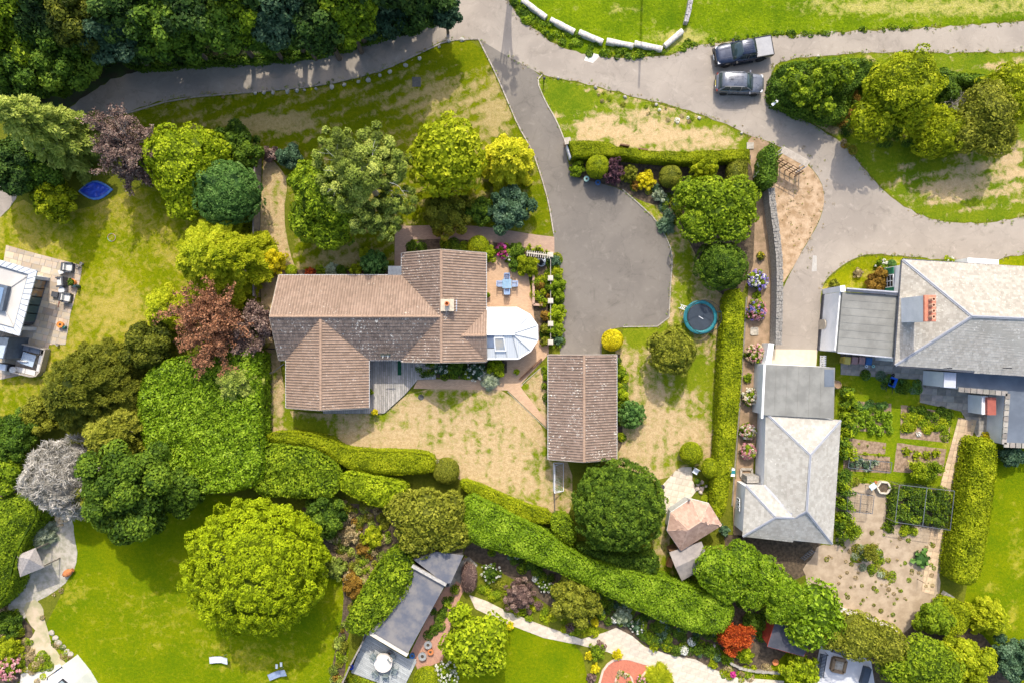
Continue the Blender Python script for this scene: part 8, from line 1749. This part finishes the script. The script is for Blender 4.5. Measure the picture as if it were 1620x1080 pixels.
ground_cover([(975,1062),(990,1062),(1000,1075),(1000,1090),(975,1090)], ['drygr','silver','mid'], 'low planting in the centre of the brick circle', dens=7.5, h=(.05,.15), r=(.12,.25)); ground_cover([(1130,1060),(1165,1030),(1180,1055),(1215,1050),(1235,1068),(1160,1078)], ['mid','drygr','acid'], 'terraced planting at the path bend', dens=3.4, h=(.1,.4))
ground_cover([(1165,945),(1210,960),(1225,985),(1205,1010),(1180,980)], ['dark','ivy','emerald'], 'dark undergrowth beneath the feathery hedge', h=(.2,.9))
ground_cover([(672,1000),(690,985),(705,940),(716,925),(722,930),(700,985),(680,1010)], ['dark','mid','ivy'], 'shaded planting beside the felt roofed building', dens=5.1, h=(.2,.6)); ground_cover([(550,1062),(600,1090),(560,1090),(540,1070)], ['mid','acid'], 'planting at the corner of the lower deck', dens=5.1)
# verge ivy
ground_cover([(806,0),(824,2),(862,32),(910,52),(955,68),(1002,76),(1050,80),(1084,60),(1100,70),(1088,78),(1055,90),(1010,93),(960,92),(930,88),(892,75),(850,50),(822,27)], ['laurel','mid','ivy'], 'bright ivy bank between wall blocks and lane', name='ivy_bank', dens=3.5, h=(.12,.35), r=(.2,.4), leaf=.09)
ground_cover([(1060,86),(1090,70),(1130,62),(1225,52),(1340,46),(1480,40),(1480,44),(1340,53),(1225,59),(1130,70)], ['laurel','mid','ivy'], 'rough leafy fringe along the field edge', dens=6, h=(.06,.2), leaf=.08, r=(.1,.3))
ground_cover([(930,140),(1000,158),(1090,180),(1160,208),(1130,215),(1050,190),(950,162)], ['drygr','white','olive','mid'], 'pale weeds along the verge above the flat hedge', dens=1.4, h=(.05,.2), r=(.1,.25), leaf=.05)
ground_cover([(1318,205),(1336,222),(1350,240),(1335,236),(1300,206)], ['drygr','rust','olive','mid'], 'dry scrub at the island edge', dens=3, h=(.1,.3)); ground_cover([(205,160),(420,146),(600,114),(700,66),(700,70),(600,118),(420,150),(205,166)], ['mid','drygr'], 'tufts along the lane edge stones', dens=1.2, h=(.04,.12), r=(.08,.2), leaf=.05)
ground_cover([(1380,170),(1460,190),(1520,210),(1560,230),(1520,245),(1400,235),(1350,215)], ['dark','ivy'], 'shaded undergrowth below the island trees', dens=1.6, h=(.2,.8))
ground_cover([(1330,120),(1360,110),(1370,150),(1360,200),(1340,215),(1310,190)], ['dark','ivy','rust'], 'dark undergrowth between hedge and domed tree', dens=2, h=(.3,1.0))
# kitchen garden crops
ground_cover([(1346,646),(1410,653),(1408,686),(1344,682)], ['laurel'], 'dense leafy potato crop', name='vegetable_crop', dens=7.5, h=(.4,.7), r=(.22,.36), leaf=.10); ground_cover([(1346,634),(1400,638),(1395,650),(1346,646)], ['dark','emerald'], 'shaded crop behind the leafy one', name='vegetable_crop', dens=6, h=(.2,.5))
ground_cover([(1427,655),(1500,660),(1496,690),(1450,686),(1426,680)], ['acid','mid','white','lime'], 'mixed vegetables with white flowers', name='vegetable_crop', wts=[3,2,1,3], dens=6, h=(.2,.5), leaf=.09); ground_cover([(1428,642),(1504,650),(1502,664),(1427,658)], ['mid','dark'], 'shaded vegetable rows near the terrace', name='vegetable_crop', dens=5.1, h=(.2,.5))
ground_cover([(1405,764),(1496,774),(1492,830),(1404,822)], ['dark','mid','ivy'], 'dark leafy fruit bushes filling the cage', name='fruit_bushes', dens=6, h=(.8,1.3), r=(.3,.45), leaf=.10, wts=[3,2,1]); ground_cover([(1345,722),(1392,728),(1384,746),(1344,742)], ['silver','blue'], 'silvery leeks under the low net', name='vegetable_crop', dens=7.5, h=(.3,.6), r=(.15,.3), leaf=.13)
ground_cover([(1352,700),(1400,706),(1399,709),(1352,703)], ['lime','acid'], 'thin row of seedlings', name='vegetable_crop', dens=12, h=(.05,.15), r=(.08,.15), leaf=.05); ground_cover([(1344,712),(1402,720),(1402,723),(1344,716)], ['lime','acid'], 'second thin row of seedlings', name='vegetable_crop', dens=12, h=(.05,.2), r=(.08,.18), leaf=.05)
for x, y, l in ((1435,714,'pale green cabbage first in the bare bed'),(1450,719,'pale green plant second in the bare bed'),(1466,720,'broad pale green plant third in the bare bed'),(1480,717,'pale green plant last in the bare bed')): bush(x, y, 8, .4, 'acid', 'cabbage', l, 'vegetable', leaf=.11, nl=9, cover=.9)
bush(1458, 884, 17, .7, 'emerald', 'rhubarb', 'large leaved green rhubarb clump on the dry soil', 'vegetable', leaf=.24, asp=.75, nl=10, cover=.9)
for x, y, m, l in ((1453,742,'lime','thin young fruit tree on the left below the bare bed'),(1477,744,'mid','thin young fruit tree on the right below the bare bed'),(1348,840,'mid','small young tree beside the outbuilding corner'),(1375,872,'olive','straggly young tree on the dry plot')): twiggy(x, y, 14, 1.7, m, l, BARK, 2.2, nb=9, sub=3, leaf=.07, rr=.02, name='young_tree')
ground_cover([(1329,620),(1342,615),(1350,640),(1344,700),(1336,760),(1342,800),(1330,850),(1321,850),(1326,740)], ['mid','lime','ivy'], 'climbers along the outbuilding east wall', name='climber', dens=5.1, h=(.8,1.8), r=(.25,.5), leaf=.10)
bush(1343, 625, 8, 1.7, 'lime', 'climber', 'bright climber tip by the barrel', leaf=.1)
ground_cover([(1365,588),(1470,604),(1466,622),(1372,606)], ['dark','emerald','blue'], 'shaded narrow border below the bins', dens=3.4, h=(.1,.5)); ground_cover([(1345,862),(1400,872),(1420,895),(1410,915),(1360,895),(1340,880)], ['silver','olive','mid'], 'low grey green herbs on the dry soil', dens=3.74, h=(.1,.4)); ground_cover([(1330,830),(1480,838),(1478,930),(1420,985),(1330,945),(1300,900)], ['olive','mid','drygr'], 'sparse weeds over the dry plot', dens=1.3, h=(.03,.12), r=(.06,.24), leaf=.05)
ground_cover([(1400,828),(1440,832),(1450,845),(1400,842)], ['mid','lime'], 'leafy plants at the foot of the fruit cage', dens=3.06, h=(.2,.5))
ground_cover([(1326,752),(1400,762),(1398,772),(1328,766)], ['olive','mid'], 'weedy strip above the planter', dens=1, h=(.1,.3)); ground_cover([(1080,745),(1104,752),(1110,790),(1128,800),(1130,780),(1118,760)], ['mid','lime','rust'], 'rockery plants above the summerhouse', dens=4.25, h=(.1,.4), leaf=.06)
bush(1146, 838, 8, 1.5, 'blue', 'shrub', 'small grey green shrub between summerhouse and outbuilding'); 

# ---------------------------------------------------------------- hedges
hedge([(226,590),(262,566),(330,556),(411,545),(414,600),(413,680),(420,720),(418,755),(395,775),(335,782),(275,778),(243,750),(226,700),(216,640)], 3.6, 'laurel', 'hedge', 'broad flat block of bright laurel between two gardens', leaf=.115, und=.10, rnd=.5, lump=.12, tone=.12)
hedge([(412,700),(470,705),(512,716),(538,742),(538,775),(520,790),(460,788),(398,784),(402,740)], 3.0, 'mid', 'hedge', 'darker leafy hedge ribbon continuing from the laurel block', leaf=.12, und=.12, rnd=.5)
hedge([(420,683),(470,681),(520,690),(543,708),(600,712),(650,712),(684,718),(690,733),(684,750),(610,752),(560,744),(542,738),(515,716),(470,706),(424,700)], 2.0, 'hedge', 'hedge', 'clipped winding hedge at the bottom of the dry lawn', leaf=.07, und=.04, rnd=.3, cover=1.8)
hedge([(536,748),(560,745),(610,757),(645,768),(640,790),(615,806),(575,796),(538,776)], 3.0, 'lime', 'hedge', 'lime green rounded hedge left of the variegated tree', leaf=.10, und=.1, rnd=.5)
bush(706, 744, 21, 2.0, 'olive', 'topiary', 'brownish clipped ball at the hedge end with dead twigs on it', kind='ball', leaf=.055)
twiggy(700, 733, 12, 2.0, 'pale', 'small whitish dead shrub beside the brownish clipped ball', DEADB, 0, cat='dead shrub', nb=14, sub=3, name='dead_shrub', rr=.03)
hedge([(735,775),(790,803),(832,826),(872,846),(905,872),(960,892),(1010,905),(1060,917),(1110,932),(1148,944),(1163,958),(1160,980),(1140,1004),(1100,1001),(1040,980),(985,955),(930,928),(870,900),(810,878),(750,862),(728,840)], 3.2, 'laurel', 'hedge', 'long curving bright green hedge across the lower gardens', leaf=.085, und=.06, rnd=.45, cover=1.8)
hedge([(728,756),(762,767),(800,784),(838,800),(876,809),(871,832),(822,822),(768,796),(727,772)], 1.5, 'hedge', 'hedge', 'low clipped hedge running along the dry lawn edge', leaf=.07, und=.03, rnd=.15, cover=1.8)
hedge([(548,975),(575,925),(605,880),(635,862),(656,885),(652,925),(625,965),(588,1004),(562,1006),(545,995)], 3.3, 'mid', 'hedge', 'diagonal leafy laurel beside the felt roofed building', leaf=.13, und=.14, rnd=.5)
hedge([(1148,458),(1178,456),(1176,540),(1172,620),(1163,700),(1153,780),(1146,820),(1124,815),(1128,760),(1134,690),(1137,600),(1142,520)], 1.9, 'hedge', 'hedge', 'long straight clipped hedge between right lawn and bark border', leaf=.08, und=.04, rnd=.15, cover=1.8)
hedge([(899,224),(935,222),(962,225),(976,232),(1020,238),(1080,240),(1140,237),(1185,236),(1186,254),(1140,257),(1080,259),(1010,254),(985,248),(906,249)], 1.7, 'hedge', 'hedge', 'flat topped clipped hedge below the grass verge', leaf=.06, und=.05, rnd=.12, cover=1.9, smooth=0)
hedge([(1160,250),(1183,250),(1184,290),(1180,305),(1162,300)], 1.6, 'olive', 'hedge', 'short side hedge at the right end of the flat hedge', leaf=.06, und=.03, rnd=.12, smooth=0)
hedge([(1543,691),(1577,694),(1578,735),(1570,800),(1557,880),(1547,920),(1528,927),(1510,922),(1506,905),(1514,850),(1527,780),(1537,725)], 2.6, 'hedge', 'hedge', 'tall broad clipped hedge right of the kitchen garden path', leaf=.09, und=.05, rnd=.35, cover=1.8)
hedge([(1222,112),(1250,97),(1310,92),(1370,92),(1400,100),(1390,125),(1350,140),(1340,190),(1315,195),(1280,188),(1240,172),(1218,160)], 1.6, 'ivy', 'hedge', 'dark dense hedge at the point of the road island', leaf=.10, und=.18, rnd=.3, lump=.2, tone=.2)
hedge([(1462,108),(1530,114),(1620,128),(1660,134),(1660,150),(1600,142),(1520,132),(1462,128)], 1.6, 'ivy', 'hedge', 'dark narrow hedge along the back of the island trees', leaf=.10, und=.1, rnd=.25)
hedge([(-40,800),(0,785),(35,778),(60,795),(60,822),(42,850),(27,880),(20,915),(6,955),(-40,985)], 3.2, 'mid', 'hedge', 'rounded clipped hedge on the left edge beside the gravel', leaf=.09, und=.06, rnd=.9)
hedge([(1212,226),(1230,228),(1232,262),(1228,296),(1202,298),(1204,260)], 2.6, 'ivy', 'ivy_arch', 'dense dark ivy arch over the garden gate', 'ivy', leaf=.10, und=.06, rnd=.35)
hedge([(870,812),(905,815),(915,850),(905,865),(872,845)], 2.2, 'mid', 'hedge', 'rounded hedge piece between low hedge and dark dome', leaf=.09, und=.06, rnd=.35); hedge([(905,865),(930,862),(985,880),(1040,870),(1046,905),(1020,912),(960,895)], 2.4, 'dark', 'hedge', 'dark leafy undergrowth hedge beneath the domed conifer', leaf=.10, und=.1, rnd=.3)
tree('multi', 1160, 900, 60, 4.8, 'laurel', 'conifer', 'feathery green conifer mass beside the summerhouse', parts=[(-30,-5,36,3.3,1.5,0),(8,-8,38,3.2,1.4,0),(45,8,34,3.0,1.3,0),(70,30,30,2.9,1.3,0),(-10,22,30,2.9,1.2,0),(28,34,28,2.7,1.2,0),(88,44,28,3,1.3,0),(72,62,24,2.9,1.2,0)], nk=60, amp=.2, leaf=.13, asp=.33, cover=1.6)
tree('multi', 1287, 962, 50, 4.6, 'laurel', 'tree', 'large leaved green laurel over the red playhouse', parts=[(0,-8,40,3.2,1.4,0),(-12,26,34,2.9,1.3,0),(18,18,28,2.9,1.3,0)], nk=60, amp=.28, leaf=.19, asp=.5, cover=1.4)
tree('multi', 1352, 1000, 60, 4.2, 'olive', 'tree', 'olive gold tree behind the black benches', parts=[(0,0,42,3,1.3,0),(-38,-2,28,2.7,1.1,0),(40,12,34,3,1.2,0)], nk=46, amp=.3, leaf=.10, asp=.5, cover=1.35)
tree('multi', 1450, 1035, 60, 4.6, 'mid', 'tree', 'mid green tree in the middle of the bottom right belt', parts=[(0,0,40,3.4,1.4,0),(-36,12,30,2.9,1.2,0),(32,20,32,3,1.2,0),(-10,38,30,2.8,1.1,0),(40,48,30,2.8,1.1,0)], nk=40, amp=.3, leaf=.13, asp=.5, cover=1.4)
tree('broad', 1528, 1050, 42, 3.8, 'acid', 'tree', 'yellow green tree right of the bottom belt', leaf=.12, nl=36, tone=.4); tree('broad', 1268, 1060, 30, 2.6, 'lime', 'shrub', 'yellow green shrub between fence and grey paving', 'shrub', leaf=.12, nl=24, tone=.4)
tree('broad', 1475, 975, 30, 3, 'mid', 'tree', 'small mid green tree at the bottom of the dry plot', leaf=.11); hedge([(1492,945),(1530,952),(1538,975),(1525,1005),(1500,1008),(1480,990)], 1.9, 'hedge', 'hedge', 'low squarish hedge below the wooden chest', leaf=.08, und=.05, rnd=.25)
tree('conifer', 1572, 980, 30, 3.2, 'acid', 'conifer', 'feathery yellow green conifer on the right lawn', nb=50, leaf=.12, asp=.4, dome=.5); tree('broad', 1604, 1040, 36, 3.2, 'blue', 'shrub', 'blue green shrub in the bottom right corner', 'shrub', leaf=.11); tree('broad', 1600, 720, 18, 2, 'blue', 'shrub', 'dark blue green shrub below the rear extension', 'shrub', leaf=.09)
bush(1560, 690, 8, .6, 'gold', 'shrub', 'small yellow flowering plant by the hedge end', leaf=.06)

# grass and grit creeping over the road edges
def edge_tufts(lines, label, dens=5, w=.16, mats=('laurel','olive','drygr')):
    SEED[0] += 1; lf = LF(SEED[0]); g = lf.g
    for ln in lines:
        q = PP(ln)
        for a, b in zip(q[:-1], q[1:]):
            n = int((b-a).length*dens)
            for i in range(n):
                p = a.lerp(b, g.uniform()); r = g.uniform(.05, .16); x, y = p.x+g.normal(0, w), p.y+g.normal(0, w); m_ = 9; d = sphere_dirs(g, m_, .1)
                lf.leaves(np.stack([x+d[:, 0]*r, y+d[:, 1]*r, d[:, 2]*r*.5+.015], 1), d+np.array([0, 0, .6]), .05, .4, None, .5, mi=int(g.choice(3, p=(.4, .3, .3))))
    tag(lf.build('grass_tufts', [LM[m] for m in mats], None, (0, 0, .005)), label, 'grass', None, 'stuff')
edge_tufts([LANE[7:21], LANE[21:34]], 'ragged grass and grit along the lane edge of the front lawns')
edge_tufts([LANE[44:60], LANE[60:84], LANE[86:100]], 'ragged grass and grit along the island and field edges of the lane')
edge_tufts([[(757,62),(785,118),(805,165),(820,200),(842,238),(855,275),(868,320),(876,370)],[(858,119),(849,128),(862,160),(880,190),(893,222)],[(985,300),(1010,322),(1040,350),(1060,388),(1064,410),(1060,460),(1058,516),(985,517)]], 'grass creeping over the driveway kerbs', 4, .08)
edge_tufts([[(1240,238),(1280,262),(1299,287),(1305,312),(1300,341),(1285,372),(1251,430)],[(1232,250),(1262,280),(1270,330),(1255,390)],[(1225,260),(1250,300),(1245,370)]], 'dry weeds over the bark chippings by the stone wall', 4, .5, ('drygr','olive','drygr'))
ground_cover([(-60,-60),(700,-60),(700,0),(680,14),(640,36),(560,62),(500,76),(400,86),(300,90),(205,100),(150,112),(90,140),(20,170),(-60,190)], ['ivy','wood','mid'], 'shrubby undergrowth filling the wood beneath the trees', dens=.22, h=(1.2,2.6), r=(.9,1.6), leaf=.16, wts=[4,4,1])
